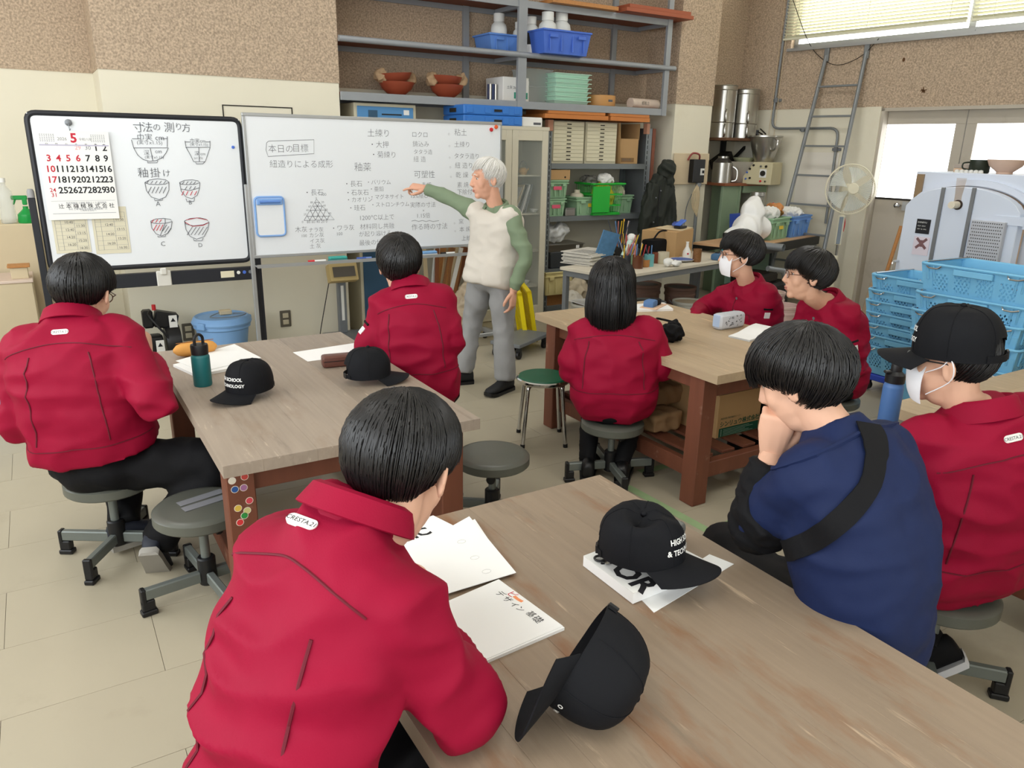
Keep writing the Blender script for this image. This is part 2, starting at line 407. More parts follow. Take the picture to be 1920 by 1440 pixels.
MB(RWM).tube(bend(cp, .10), .014, 10).build('pipe', m_cond, t, world=True)
for p in ((-0.516,0.02,2.21), (-0.897,0.02,1.891), (-1.315,0.02,1.687)):
    MB(RWM).cbox((p[0], .012, p[2]), (.10, .02, .03)).cbox((p[0], .03, p[2]), (.035, .035, .05)).build('pipe_clamp', m_steel, t, world=True, bevel=.003)
# wall sockets
m_sock = mat('socket_plate', (96, 90, 78), .5)
for pxx, lab in (((0.875,6.317,0.201), 'double wall socket beside the black vacuum pump'), ((1.644,6.317,0.232), 'wall socket below the white board tray with a thin cord')):
    t = thing('power_socket', lab, 'socket', (pxx[0], Y0, pxx[2]))
    MB().box(-.045, .045, -.012, 0, -.07, .07).build('plate', m_sock, t, bevel=.004)
    for z in (-.028, .028): MB().box(-.024, .024, -.016, -.012, z-.02, z+.02).build('outlet', mat('socket_face', (196, 186, 160), .5), t, bevel=.002)

# ================================================================== TABLES AND STOOLS
T = .693
def woodtop(name, col, worncol, lo=.55, hi=.75):
    m = mat(name, col, .48, var=.16, vs=3.0, st=(22, 1.1, 10), bump=.12, bs=40, rnd=.09, spec=.35, det=6)
    worn(m, worncol, 3.0, lo, hi, (1.8, .5, 1))
    worn(m, tuple(int(c*.8) for c in col), 9, .6, .78, (2, .25, 1))
    worn(m, tuple(min(255, int(c*1.25)) for c in col), 40, .62, .72, (1, .10, 1))
    return m
m_topA = woodtop('worn_table_top_grey', (152, 138, 123), (134, 112, 92), .55, .8)
m_topB = woodtop('worn_table_top_brown', (146, 128, 108), (130, 90, 60), .52, .68)
m_topC = woodtop('worn_table_top_light', (182, 160, 130), (156, 122, 86), .58, .8)
m_leg = mat('reddish_brown_leg', (112, 66, 48), .5, var=.22, vs=4, st=(6, 6, .8), bump=.08, bs=40)
worn(m_leg, (150, 118, 98), 9, .62, .78)
def table(label, x0, x1, y0, y1, mtop, ori='Y', n=7, shelf=False):
    t = thing('work_table', label, 'table', ((x0+x1)/2, (y0+y1)/2, 0))
    w, d = (x1-x0), (y1-y0); th = .042
    span = w if ori == 'Y' else d; pw = span/n
    # planks of unequal width glued edge to edge
    cuts = [0]
    for i in range(1, n): cuts.append(i*pw+random.uniform(-.2, .2)*pw)
    cuts.append(span)
    for i in range(n):
        a, b_ = cuts[i]-span/2+.0001, cuts[i+1]-span/2-.0001
        mb = MB(); 
        if ori == 'Y': mb.box(a, b_, -d/2, d/2, T-th, T)
        else: mb.box(-w/2, w/2, a, b_, T-th, T)
        mb.build('plank', mtop, t, bevel=.0006)
    lg = .092; ix, iy = .02, .095
    for sx in (-1, 1):
        for sy in (-1, 1):
            cx = sx*(w/2-ix-lg/2); cy = sy*(d/2-iy-lg/2)
            MB().box(cx-lg/2, cx+lg/2, cy-lg/2, cy+lg/2, 0, T-th).build('leg', m_leg, t, bevel=.004)
    lx = w/2-ix-lg; ly = d/2-iy-lg
    for sy in (-1, 1):
        MB().box(-lx, lx, sy*(ly+lg/2)-.02, sy*(ly+lg/2)+.02, T-th-.11, T-th).build('apron', m_leg, t, bevel=.002)
        MB().box(-lx, lx, sy*(ly+lg/2)-.025, sy*(ly+lg/2)+.025, .125, .205).build('stretcher', m_leg, t, bevel=.003)
    for sx in (-1, 1):
        MB().box(sx*(lx+lg/2)-.015, sx*(lx+lg/2)+.015, -ly, ly, T-th-.075, T-th).build('apron', m_leg, t, bevel=.002)
        MB().box(sx*(lx+lg/2)-.02, sx*(lx+lg/2)+.02, -ly, ly, .125, .205).build('stretcher', m_leg, t, bevel=.003)
    if shelf:
        for k in range(5):
            xx = -lx+.05+k*(2*lx-.1)/4
            MB().box(xx-.045, xx+.045, -ly-.02, ly+.02, .205, .22).build('shelf_board', m_leg, t, bevel=.002)
    return t
LT = (0.371, 1.279, 2.287, 3.816)
tabL = table('greyish worn work table by the boards with stickers on its leg', *LT, m_topA, n=6)
FT = (0.428, 1.357, 0.122, 1.672)
tabF = table('large worn brown work table in the foreground with the sketch pad', *FT, m_topB, n=8)
RT = (2.475, 3.405, 2.264, 3.755)
tabR = table('light worn work table on reddish legs with cartons stored beneath', *RT, m_topC, n=6, shelf=True)
tabE = table('work table at the right edge behind the student in a cap', 2.78, 4.3, .75, 1.66, m_topC, 'X', n=6)
# stickers on the near left leg of the left table
lx0 = LT[0]+.02; ly0 = LT[2]+.095
def sticker(u, z, r, col, txt, ring=(230, 220, 205)):
    s_ = thing('round_sticker', 'small %s sticker on the brown table leg' % txt, 'sticker', (lx0+u, ly0, z), group='stickers on the table leg')
    Mx = Matrix.Rotation(PI/2, 4, 'X')
    MB().lathe([(0, 0), (r, 0), (r, .0006), (0, .0006)], 18, M=Mx).build('rim', mat('sticker_rim_%d%d%d' % ring, ring, .6, var=.03), s_)
    MB().lathe([(0, 0), (r*.86, .0006), (r*.86, .0009), (0, .0009)], 18, M=Mx).build('face', mat('sticker_%d_%d_%d' % col, col, .5, var=.03), s_)
for u, z, col, tx in ((.020, .598, (222, 214, 196), 'white round'), (.060, .604, (196, 74, 66), 'double orange red'), (.026, .566, (44, 84, 148), 'dark blue round'), (.054, .566, (160, 108, 150), 'lilac round'),
                      (.068, .516, (206, 70, 84), 'pinkish red round'), (.030, .497, (214, 180, 74), 'plain yellow'), (.058, .482, (200, 196, 130), 'pale green yellow'), (.048, .466, (48, 140, 66), 'green numbered'), (.032, .445, (206, 52, 56), 'bright red round')):
    sticker(u, z, .0125, col, tx)
s_ = thing('label_sticker', 'small green and white rectangular sticker under the table top', 'sticker', (lx0+.046, ly0, .632))
MB().box(-.016, .016, -.0008, 0, -.013, .013).build('backing', m_white, s_); MB().box(-.014, .014, -.0012, -.0008, -.011, .0).build('green_band', mat('sticker_green', (86, 130, 100), .6), s_)
# ------------------------------------------------------------------ stools
m_vinyl = mat('grey_green_vinyl', (88, 90, 82), .38, var=.12, vs=5, bump=.05, bs=60, spec=.45)
worn(m_vinyl, (126, 128, 118), 10, .68, .82)
m_rod = mat('stool_grey_metal', (118, 124, 120), .4, .4, var=.08)
def stool(name, label, loc, rz, h=.36, r=.165, tape=False):
    t = thing(name, label, 'stool', loc, rz, 'grey adjustable stools')
    s_ = MB().lathe([(0, h-.05), (r-.006, h-.05), (r, h-.044), (r, h-.012), (r-.012, h-.002), (r-.03, h), (0, h+.004)], 40).build('seat', m_vinyl, t)
    if tape:
        for k, (y, a) in enumerate(((.045, .12), (-.01, .1))):
            MB().cbox((.02, y, h+.0042), (.17, .04, .0012), (0, 0, a)).build('tape_patch', mat('silver_tape', (150, 152, 158), .35, .3, var=.06, vs=12), s_)
    MB().cyl((0, 0, .10), (0, 0, h*.72), .017, n=14).build('post', m_rod, t)
    MB().cyl((0, 0, h*.70), (0, 0, h-.05), .012, n=12).build('inner_post', m_steel, t)
    k = MB().cyl((.012, 0, h*.68), (.05, 0, h*.68), .005, n=8).lathe([(0, 0), (.02, .002), (.022, .012), (.018, .022), (0, .024)], 14, M=Matrix.Translation((.045, 0, h*.68)) @ Matrix.Rotation(PI/2, 4, 'Y')); k.build('height_knob', m_black, t)
    MB().lathe([(0, .05), (.031, .05), (.033, .06), (.033, .155), (.028, .16), (0, .16)], 18).build('hub', m_black, t)
    lm = MB().box(.028, .235, -.014, .014, .062, .105).mesh('leg', bevel=.004); lm.materials.append(m_rod)
    fm = MB().box(.222, .240, -.0165, .0165, .045, .108).box(.19, .245, -.019, .019, .0, .02).box(.196, .24, -.016, .016, .02, .06).mesh('foot', bevel=.004); fm.materials.append(m_black)
    for q in range(4):
        l_ = link('leg', lm, None, t); l_.rotation_euler = (0, 0, q*PI/2); l_.matrix_basis = Matrix.Rotation(q*PI/2, 4, 'Z')
        link('foot', fm, None, l_)
    return t
SH = .352
stool('adjustable_stool', 'grey stool carrying the student at the left end of the boards table', (0.088,3.223,0.0), 1.02, .36)
stool('adjustable_stool', 'empty grey stool with silver tape patches beside the stickered leg', (0.352,2.736,0.0), .15, .375, tape=True)
stool('adjustable_stool', 'empty grey stool between the left and the front table', (1.586,2.722,0.0), -2.2, .335, r=.168)
stool('adjustable_stool', 'grey stool carrying the student with shoulder length hair', (2.353,2.821,0.0), -.35, .33, r=.16)
# chrome stool with green seat
m_grn = mat('green_vinyl', (30, 92, 66), .4, var=.1, vs=6, spec=.45)
gx, gy, _ = (2.346,3.454,0.0)
t = thing('round_stool', 'round chrome stool with a green vinyl seat', 'stool', (gx, gy, 0), .32)
MB().lathe([(0, .378), (.142, .378), (.146, .386), (.140, .397), (0, .401)], 40).build('seat', m_grn, t)
MB().lathe([(.140, .388), (.150, .391), (.156, .385), (.157, .375), (.152, .366), (.14, .364), (.13, .37)], 40).build('seat_rim', m_chrome, t)
for q in range(4):
    a = q*PI/2; c, s_ = math.cos(a), math.sin(a)
    l_ = MB().tube(bend([(c*.08, s_*.08, .362), (c*.137, s_*.137, .358), (c*.175, s_*.175, .012)], .035), .0115, 12).build('leg', m_chrome, t)
    MB().cyl((c*.1765, s_*.1765, 0), (c*.1745, s_*.1745, .02), .0135, n=12).build('foot', m_black, l_)

# ================================================================== PEOPLE
m_skin = mat('skin', (214, 168, 142), .55, var=.06, vs=14, bump=.03, bs=200, spec=.35)
m_skin2 = mat('older_skin', (216, 164, 138), .55, var=.10, vs=20, bump=.08, bs=160, spec=.3)
m_hair = mat('black_hair', (15, 13, 13), .42, var=.35, vs=30, spec=.5)
m_hairw = mat('white_hair', (226, 224, 218), .5, var=.08, vs=30, spec=.4)
m_red = mat('crimson_work_jacket', (142, 10, 46), .66, var=.09, vs=7, bump=.12, bs=420, spec=.15)
m_reds = mat('crimson_seam', (98, 6, 30), .7, var=.05)
m_navy = mat('navy_jersey', (24, 36, 72), .68, var=.10, vs=6, bump=.08, bs=500, spec=.2)
m_blk = mat('black_cloth', (14, 14, 17), .75, var=.15, vs=8, bump=.1, bs=300, spec=.2)
m_cap = mat('black_cap_cotton', (16, 17, 21), .75, var=.12, vs=10, bump=.1, bs=400, spec=.2)
m_green = mat('sage_green_shirt', (122, 138, 112), .7, var=.08, vs=8, bump=.08, bs=400, spec=.2)
m_vest = mat('cream_knit_vest', (212, 205, 194), .85, var=.05, vs=8, bump=.3, bs=300, spec=.15)
m_grey = mat('light_grey_trousers', (150, 150, 150), .75, var=.10, vs=12, bump=.1, bs=300, spec=.2)
m_lip = mat('lip', (186, 126, 112), .5, var=.05)
m_eye = mat('eye_white', (206, 200, 194), .35, var=.01)
m_iris = mat('dark_iris', (26, 18, 14), .2, var=.05)
m_frame = mat('brown_glasses_frame', (92, 56, 40), .35, var=.15)
m_lens = mat('spectacle_lens', (240, 245, 250), .05, alpha=.14, var=.0)
m_mask = mat('white_face_mask', (234, 234, 238), .8, var=.02, bump=.05, bs=300)
m_sole = mat('grey_sole', (150, 146, 138), .7, var=.1)
def hd(deg, p=0.):
    a = math.radians(deg); p = math.radians(p)
    return V((math.sin(a)*math.cos(p), math.cos(a)*math.cos(p), -math.sin(p)))
def headmat(c, h, pitch=0., roll=0.):
    f = hd(h, pitch); r_ = hd(h+90); u_ = r_.cross(f)
    M = Matrix((r_, f, u_)).transposed().to_4x4()
    return Matrix.Translation(c) @ M @ Matrix.Rotation(math.radians(roll), 4, 'Y')
def spl(pts, k=5):
    """Catmull-Rom through points (vectors or tuples of any length)"""
    P = [tuple(p) for p in pts]; out = []
    for i in range(len(P)-1):
        a, b, c, d = P[max(i-1, 0)], P[i], P[i+1], P[min(i+2, len(P)-1)]
        for j in range(k):
            t = j/k
            out.append(tuple(.5*((2*b[q])+(-a[q]+c[q])*t+(2*a[q]-5*b[q]+4*c[q]-d[q])*t*t+(-a[q]+3*b[q]-3*c[q]+d[q])*t**3) for q in range(len(b))))
    out.append(P[-1]); return out
def limb(mb, joints, radii, k=6, n=14):
    q = spl([tuple(j)+(r,) for j, r in zip(joints, radii)], k)
    mb.tube([p[:3] for p in q], [p[3] for p in q], n)
def addmesh(mb, me, M=None):
    mb.add([(M @ v.co) if M else v.co.copy() for v in me.vertices], [tuple(p.vertices) for p in me.polygons])
# ---- head, in its own frame: +y face, +z up, +x to the person's right
def head_mesh(neck_local, nr=.054, older=False):
    b = MB()
    b.ell((0, -.008, .030), (.0745, .094, .088)); b.ell((0, .030, -.045), (.056, .066, .070)); b.ell((0, .044, .0), (.061, .052, .080))
    b.ell((0, .071, -.098), (.026, .022, .020)); b.ell((0, .02, -.085), (.047, .05, .04))
    for s in (-1, 1):
        b.ell((s*.034, .056, -.026), (.027, .026, .036)); b.ell((s*.029, .080, .026), (.027, .016, .012))
        Me = Matrix.Rotation(s*.35, 4, 'Z') @ Matrix.Rotation(-.18, 4, 'X')
        b.ell((s*.079, -.008, -.012), (.0085, .019, .032), Me, 12, 8); b.ell((s*.084, -.017, -.004), (.007, .012, .024), Me, 12, 8)
        b.ell((s*.011, .104, -.033), (.009, .009, .008))
    b.tube([(0, .090, .022), (0, .103, -.008), (0, .112, -.030), (0, .100, -.040)], [.008, .0095, .0125, .008], 10)
    b.ell((0, .095, -.060), (.022, .010, .0075)); b.ell((0, .092, -.072), (.019, .010, .008))
    nl = V(neck_local)
    limb(b, [(0, -.012, -.03), (0, -.02, -.09), tuple(nl*.6+V((0, -.01, -.045))), tuple(nl)], [nr, nr*.96, nr*.98, nr*1.1], 4, 16)
    me = remesh(b, .0052, 4, .5)
    for v in me.vertices:
        for s in (-1, 1):
            d = (v.co-V((s*.031, .088, .008))); g = math.exp(-(d.x/.017)**2-(d.z/.010)**2-(d.y/.03)**2); v.co.y -= .0095*g
            d = (v.co-V((s*.088, -.006, -.008))); g = math.exp(-(d.y/.009)**2-(d.z/.016)**2-(d.x/.008)**2); v.co.x -= s*.006*g
        d = v.co-V((0, .1, -.066)); g = math.exp(-(d.x/.022)**2-(d.z/.0028)**2-(d.y/.02)**2); v.co.y -= .004*g
    return me
def hair_parts(z0=.03, zs=-.005, zb=-.085, th=.02, n=700, long=0., seed=1, tilt=25, whirl=.3, mess=.003, axx=0., grow=0., fine=2.4, wid=1.):
    rnd = random.Random(seed)
    c = V((0, -.008, .030)); R = V((.0765, .096, .090))
    a = V((axx, -math.sin(math.radians(tilt)), math.cos(math.radians(tilt)))).normalized(); e1 = V((0, math.cos(math.radians(tilt)), math.sin(math.radians(tilt)))); e1 = (e1-a*e1.dot(a)).normalized(); e2 = e1.cross(a)
    KP = [(0, z0), (50, z0+.004), (72, zs+.015), (95, zs), (118, zs-.035), (150, zb+.008), (180, zb)]
    def zend(psi):
        q = abs((math.degrees(psi)+180) % 360-180)
        for (x0, y0), (x1, y1) in zip(KP, KP[1:]):
            if q <= x1: return y0+(y1-y0)*(q-x0)/(x1-x0)
        return zb
    def pt(psi, al, off):
        d = a*math.cos(al)+(e1*math.cos(psi)+e2*math.sin(psi))*math.sin(al)
        s = 1/math.sqrt((d.x/R.x)**2+(d.y/R.y)**2+(d.z/R.z)**2)
        t_ = th*(.55+.45*min(1, al/1.1))+grow*max(0, min(1, (al-.8)/.8))
        return c+d*(s+t_+off)
    def path(psi, off, m, a0=0., dz=0.):
        ze = zend(psi)+dz; al = a0; out = []; st = .05
        q = abs((math.degrees(psi)+180) % 360-180)
        lng = long and q > 52
        stop = .0 if lng else ze
        ae = .5
        while ae < 2.9 and pt(psi+whirl*ae*.35, ae, off).z > stop: ae += .05
        tap = 0. if lng else (.30 if q < 50 else 1.0)
        while al < 2.9:
            f_ = max(0., (al/ae-.45)/.55); p = pt(psi+whirl*al*.35, al, off-tap*f_*f_*(th+grow)*.92)
            if p.z < stop and al > .5: break
            out.append(p); al += st
        if lng and out:
            p = out[-1].copy(); k = 8; tot = p.z+long-dz*.6
            rad = V((p.x, p.y+.008, 0)); rl = rad.normalized()
            for i in range(1, k+1):
                f = i/k; out.append(V((p.x, p.y, p.z-tot*f))+rl*(.016*math.sin(f*2.4)-.012*f*f))
        if len(out) < 2: out = [pt(psi, a0, off), pt(psi, a0+.2, off)]
        # resample
        L = [0]
        for i in range(1, len(out)): L.append(L[-1]+(out[i]-out[i-1]).length)
        res = []
        for i in range(m):
            d = L[-1]*i/(m-1); j = 0
            while j < len(L)-2 and L[j+1] < d: j += 1
            f = 0 if L[j+1] == L[j] else (d-L[j])/(L[j+1]-L[j]); res.append(out[j].lerp(out[j+1], f))
        return res
    n = int(n*fine); mb = MB(); NP, NA = 44, 16
    rings = [path(2*PI*i/NP, -.004, NA) for i in range(NP)]
    vs = [p for r_ in rings for p in r_]; fs = []
    for i in range(NP):
        for j in range(NA-1): i2 = (i+1) % NP; fs.append((i*NA+j, i2*NA+j, i2*NA+j+1, i*NA+j+1))
    mb.add(vs, fs)
    for k in range(n):
        psi = rnd.uniform(-PI, PI); a0 = rnd.choice((0.02, .05, .15, .3, .5, .7, .9))*rnd.uniform(.6, 1.2)
        dz = rnd.uniform(-.010, .008)*(1.6 if long else 1); off = rnd.uniform(-.003, .0035)
        P = path(psi, off, 9, a0, dz); w = rnd.uniform(.0013, .0028)*wid; ja = V((rnd.uniform(-1, 1), rnd.uniform(-1, 1), rnd.uniform(-.6, .6)))*mess
        P = [p+ja*(i/8)**2*1.6+noise.noise_vector(p*25+V((k, 0, 0)))*mess*.5 for i, p in enumerate(P)]
        rr = [w*(.55 if i == 0 else 1)*(1-(i/8)**2.2)+.0007 for i in range(9)]
        mb.tube(P, rr, 3, caps=False)
    return mb
def hand(M, side, curl=(.5, .5, .55, .6), th=(.5, .35), spread=.06, point=False):
    """wrist frame: +y along the fingers, +z back of the hand, +x thumb side (mirrored by side)"""
    b = MB(); s = side
    def P(x, y, z): return V((x*s, y, z))
    rings = []
    for y, w, h_ in ((-.05, .026, .021), (-.01, .027, .020), (.02, .034, .019), (.055, .041, .017), (.088, .041, .014), (.096, .036, .010)):
        rings.append([P(w*math.copysign(abs(math.cos(q))**.75, math.cos(q)), y, h_*math.sin(q)) for q in [2*PI*i/14 for i in range(14)]])
    b.loft(rings)
    for i, (x, L) in enumerate(((.030, .070), (.0105, .079), (-.010, .073), (-.029, .057))):
        c = curl[i]; p = P(x, .088, 0); pts = [p-V((0, .02, 0)), p]; a = .12
        for f, cc in ((.45, .75), (.31, 1.), (.24, .7)):
            a += c*cc*1.25
            p = p+V((math.sin(spread*(1.5-i))*L*f*s*math.cos(a), math.cos(a)*L*f, -math.sin(a)*L*f)); pts.append(p)
        b.tube(pts, [.009, .0096, .0088, .0082, .0062], 8)
    p = P(.026, .012, -.004); q1 = p+P(.026, .028, -.012); q2 = q1+P(.014*th[0]*2, .030, -.014*th[1]*2); q3 = q2+P(-.004, .022, -.008)
    b.tube([p, q1, q2, q3], [.014, .0125, .0105, .008], 8)
    me = remesh(b, .0036, 3, .4)
    return me, M
def tw(me, amp, sc, st=(1, 1, 1.0), amp2=.0, seed=0., mask=None):
    """fabric folds: ridged displacement along the normals"""
    ns_ = [v.normal.copy() for v in me.vertices]
    for v, n_ in zip(me.vertices, ns_):
        q = V((v.co.x*st[0], v.co.y*st[1], v.co.z*st[2]))*sc+V((seed, seed*.7, 0))
        r_ = 1-abs(noise.noise(q))*2.2
        k = mask(v.co) if mask else 1.
        v.co += n_*((r_-.45)*amp+noise.noise(q*2.7)*amp2)*k
    me.update(); return me
class Torso:
    """garment around a bent spine"""
    def __init__(s, hip, neck, heading, bow=.06, prof=None, sc=1., twist=0.):
        s.h, s.n = V(hip), V(neck); s.f = hd(heading); s.r = hd(heading+90)
        s.c = (s.h+s.n)/2-s.f*bow*2; s.prof = prof or PROF; s.sc = sc
    def at(s, t): return s.h*(1-t)**2+s.c*2*t*(1-t)+s.n*t*t
    def ax(s, t):
        u_ = ((s.c-s.h)*(1-t)+(s.n-s.c)*t).normalized(); r_ = (s.r-u_*s.r.dot(u_)).normalized(); return r_, r_.cross(u_)*-1, u_
    def wd(s, t):
        p = s.prof
        for (t0, a0, b0), (t1, a1, b1) in zip(p, p[1:]):
            if t <= t1: f = max(0, (t-t0)/(t1-t0)); f = f*f*(3-2*f); return (a0+(a1-a0)*f)*s.sc, (b0+(b1-b0)*f)*s.sc
        return p[-1][1]*s.sc, p[-1][2]*s.sc
    def ring(s, t, n=28):
        c = s.at(t); r_, f_, u_ = s.ax(t); w, d = s.wd(t); out = []
        f_ = u_.cross(r_)
        for i in range(n):
            q = 2*PI*i/n; cx, sy = math.cos(q), math.sin(q); e = .82
            out.append(c+r_*w*math.copysign(abs(cx)**e, cx)+f_*d*math.copysign(abs(sy)**e, sy))
        return out
    def cast(s, bvh, t, q, out=.45):
        """surface point at spine parameter t and angle q (0 = straight back, + toward the person's right)"""
        c = s.at(t); r_, f_, u_ = s.ax(t); f_ = u_.cross(r_)
        d = (-f_*math.cos(q)+r_*math.sin(q)).normalized(); o = c+d*out
        h_ = bvh.ray_cast(o, -d)
        return (h_[0], h_[1]) if h_[0] else (c+d*.18, d)
PROF = [(-.12, .165, .125), (0, .19, .145), (.12, .20, .152), (.33, .185, .140), (.6, .20, .138), (.8, .205, .128), (.9, .165, .10), (.97, .095, .075), (1.03, .072, .066)]
PROFN = [(-.12, .135, .11), (0, .152, .12), (.12, .16, .125), (.33, .155, .12), (.6, .185, .125), (.8, .195, .12), (.9, .165, .10), (.97, .095, .075), (1.03, .072, .066)]
PROFL = [(-.12, .175, .13), (0, .205, .155), (.12, .215, .162), (.33, .205, .155), (.6, .215, .152), (.8, .218, .138), (.9, .18, .11), (.97, .10, .08), (1.03, .075, .068)]
def seam(T_, bvh, pts, name, m, parent, r=.0022):
    P = []
    for t, q in pts:
        p, n_ = T_.cast(bvh, t, q); P.append(p+n_*.0008)
    runs = [[P[0]]]
    for a, b_ in zip(P, P[1:]):
        if (b_-a).length > .055: runs.append([])
        runs[-1].append(b_)
    return MB().tube(max(runs, key=len), r, 5).build(name, m, parent, world=True)
def lerp(a, b, n): return [a+(b-a)*i/n for i in range(n+1)]
def patch(p, n_, up, w, h, name, m, parent, txt=None, round_=True, th=.0025, tm=None):
    n_ = V(n_).normalized(); u_ = (V(up)-n_*V(up).dot(n_)).normalized(); x = u_.cross(n_)
    M = Matrix((x, u_, n_)).transposed().to_4x4(); M.translation = V(p)
    poly = []
    rr = h/2*.96 if round_ else .002
    for cx, cy, a0 in ((w/2-rr, h/2-rr, 0), (-w/2+rr, h/2-rr, 90), (-w/2+rr, -h/2+rr, 180), (w/2-rr, -h/2+rr, 270)):
        for k in range(5): a = math.radians(a0+k*22.5); poly.append((cx+rr*math.cos(a), cy+rr*math.sin(a)))
    o = MB().prism(poly, -.004, th, M).build(name, m, parent, world=True)
    if txt:
        b = MB(); b.add(*text(txt, h*.62, M @ Matrix.Translation((0, -h*.22, th+.0004)), align='CENTER')); b.v = [wmat(o).inverted() @ q for q in b.v]
        b.build('lettering', tm or m_inkb, o)
    return o
def collar(T_, m, parent, r=.072, h=.052, gap=40, lift=0., t0=.97, drop=.03):
    c = T_.at(t0); r_, _, u_ = T_.ax(t0); f_ = u_.cross(r_)
    prof = [(r-.004, -.012), (r-.007, h*.8), (r+.002, h), (r+.012, h*.86), (r+.026, -.004), (r+.022, -.006), (r+.008, h*.7), (r+.0, h*.82), (r-.001, h*.7), (r+.002, -.012)]
    n = 30; rings = []
    for i in range(n+1):
        q = math.radians(-180+gap+(360-2*gap)*i/n)   # 0 = back
        d = -f_*math.cos(q)+r_*math.sin(q); k = 1+.10*abs(math.sin(q)); dip = -drop*(1-math.cos(q))*.5
        rings.append([c+d*a*k+u_*(b+dip+lift) for a, b in prof])
    MB().loft(rings).build('collar', m, parent, world=True, angle=40)
def shoe(mb, so, ankle, heading, pitch=0., L=.265):
    f = hd(heading, pitch); r_ = hd(heading+90); u_ = r_.cross(f); M = Matrix((r_, f, u_)).transposed().to_4x4(); M.translation = V(ankle)
    rings = []; sr = []
    for y, w, z0, z1 in ((-.075, .022, -.062, .0), (-.068, .032, -.070, .018), (-.03, .036, -.070, .035), (.02, .037, -.070, .028), (.07, .040, -.070, .0), (.12, .046, -.068, -.020), (.16, .044, -.064, -.030), (.185, .030, -.058, -.036), (.193, .012, -.054, -.042)):
        zc, hh = (z0+z1)/2, (z1-z0)/2
        rings.append([M @ V((w*math.cos(q), y, zc+hh*math.copysign(abs(math.sin(q))**.7, math.sin(q)))) for q in [2*PI*i/14 for i in range(14)]])
        sr.append([M @ V((x*(w+.004), y+(.004 if y > .1 else -.004 if y < -.05 else 0), z)) for x, z in ((-1, z0+.006), (-1, z0-.018), (1, z0-.018), (1, z0+.006))])
    mb.loft(rings); so.loft(sr)
def glasses(par, HM, m, round_=True):
    b = MB()
    for s in (-1, 1):
        b.tube([(s*.033+.021*math.cos(q), .104-.004*abs(math.cos(q)), .004+.017*math.sin(q)) for q in [2*PI*i/18 for i in range(18)]], .0018, 6, closed=True)
        b.tube([(s*.054, .102, .008), (s*.072, .08, .010), (s*.082, -.005, .008), (s*.08, -.03, -.01)], .0019, 6)
    b.tube([(-.012, .106, .006), (0, .110, .009), (.012, .106, .006)], .0016, 6)
    g_ = link('glasses', b.mesh('glasses'), m, par); b2 = MB()
    for s in (-1, 1): b2.lathe([(0, 0), (.0195, 0), (.0195, .001), (0, .001)], 18, M=Matrix.Translation((s*.033, .104, .004)) @ Matrix.Rotation(-PI/2, 4, 'X'))
    link('lens', b2.mesh('lens'), m_lens, g_)
    return g_
def facemask(par, HM, loops=True):
    b = MB()
    def fn(u_, v_):
        q = math.radians(-72+144*u_); e = -1+2*v_
        w = .064*(1-.12*e*e); y = .034+.078*math.cos(q)*(1-.22*e*e)+.012*math.exp(-(q/.5)**2-(e-.75)**2/.3)-.004*e
        return (w*math.sin(q)*1.06, y, -.055+.052*e+(-.012 if e < 0 else 0)*(1-math.cos(q)))
    b.grid(20, 12, fn)
    o = link('face_mask', b.mesh('face_mask', solid=.002), m_mask, par); lp = MB()
    for s in (-1, 1): lp.tube(spl([(s*.062, .05, -.025), (s*.078, .01, -.002), (s*.088, -.012, .022), (s*.092, -.024, -.006), (s*.082, -.012, -.04), (s*.06, .045, -.085)], 4), .0016, 5)
    link('ear_loop', lp.mesh('ear_loop'), m_mask, o)
    return o
def face_details(par, HM, older=False, hm=None):
    for s in (-1, 1):
        e = link('eye', MB().ell((s*.031, .0725, .006), (.0112, .0112, .0085), nu=14, nv=9).mesh('eye'), m_eye, par)
        link('iris', MB().ell((s*.031, .0808, .006), (.0055, .0040, .0055), nu=10, nv=7).mesh('iris'), m_iris, e)
    b = MB()
    for s in (-1, 1):
        b.tube([(s*.014, .096, .030), (s*.030, .096, .034), (s*.048, .083, .030)], [.0022, .003, .0012], 6)
        b.tube([(s*.020, .0865, .011), (s*.031, .0885, .0135), (s*.043, .082, .010)], [.0009, .0014, .0009], 5)
    link('eyebrow', b.mesh('eyebrow'), hm or m_hair, par)
    link('lips', MB().ell((0, .0985, -.0615), (.020, .0085, .0045)).ell((0, .0965, -.0705), (.017, .0085, .005)).mesh('lips'), m_lip, par)
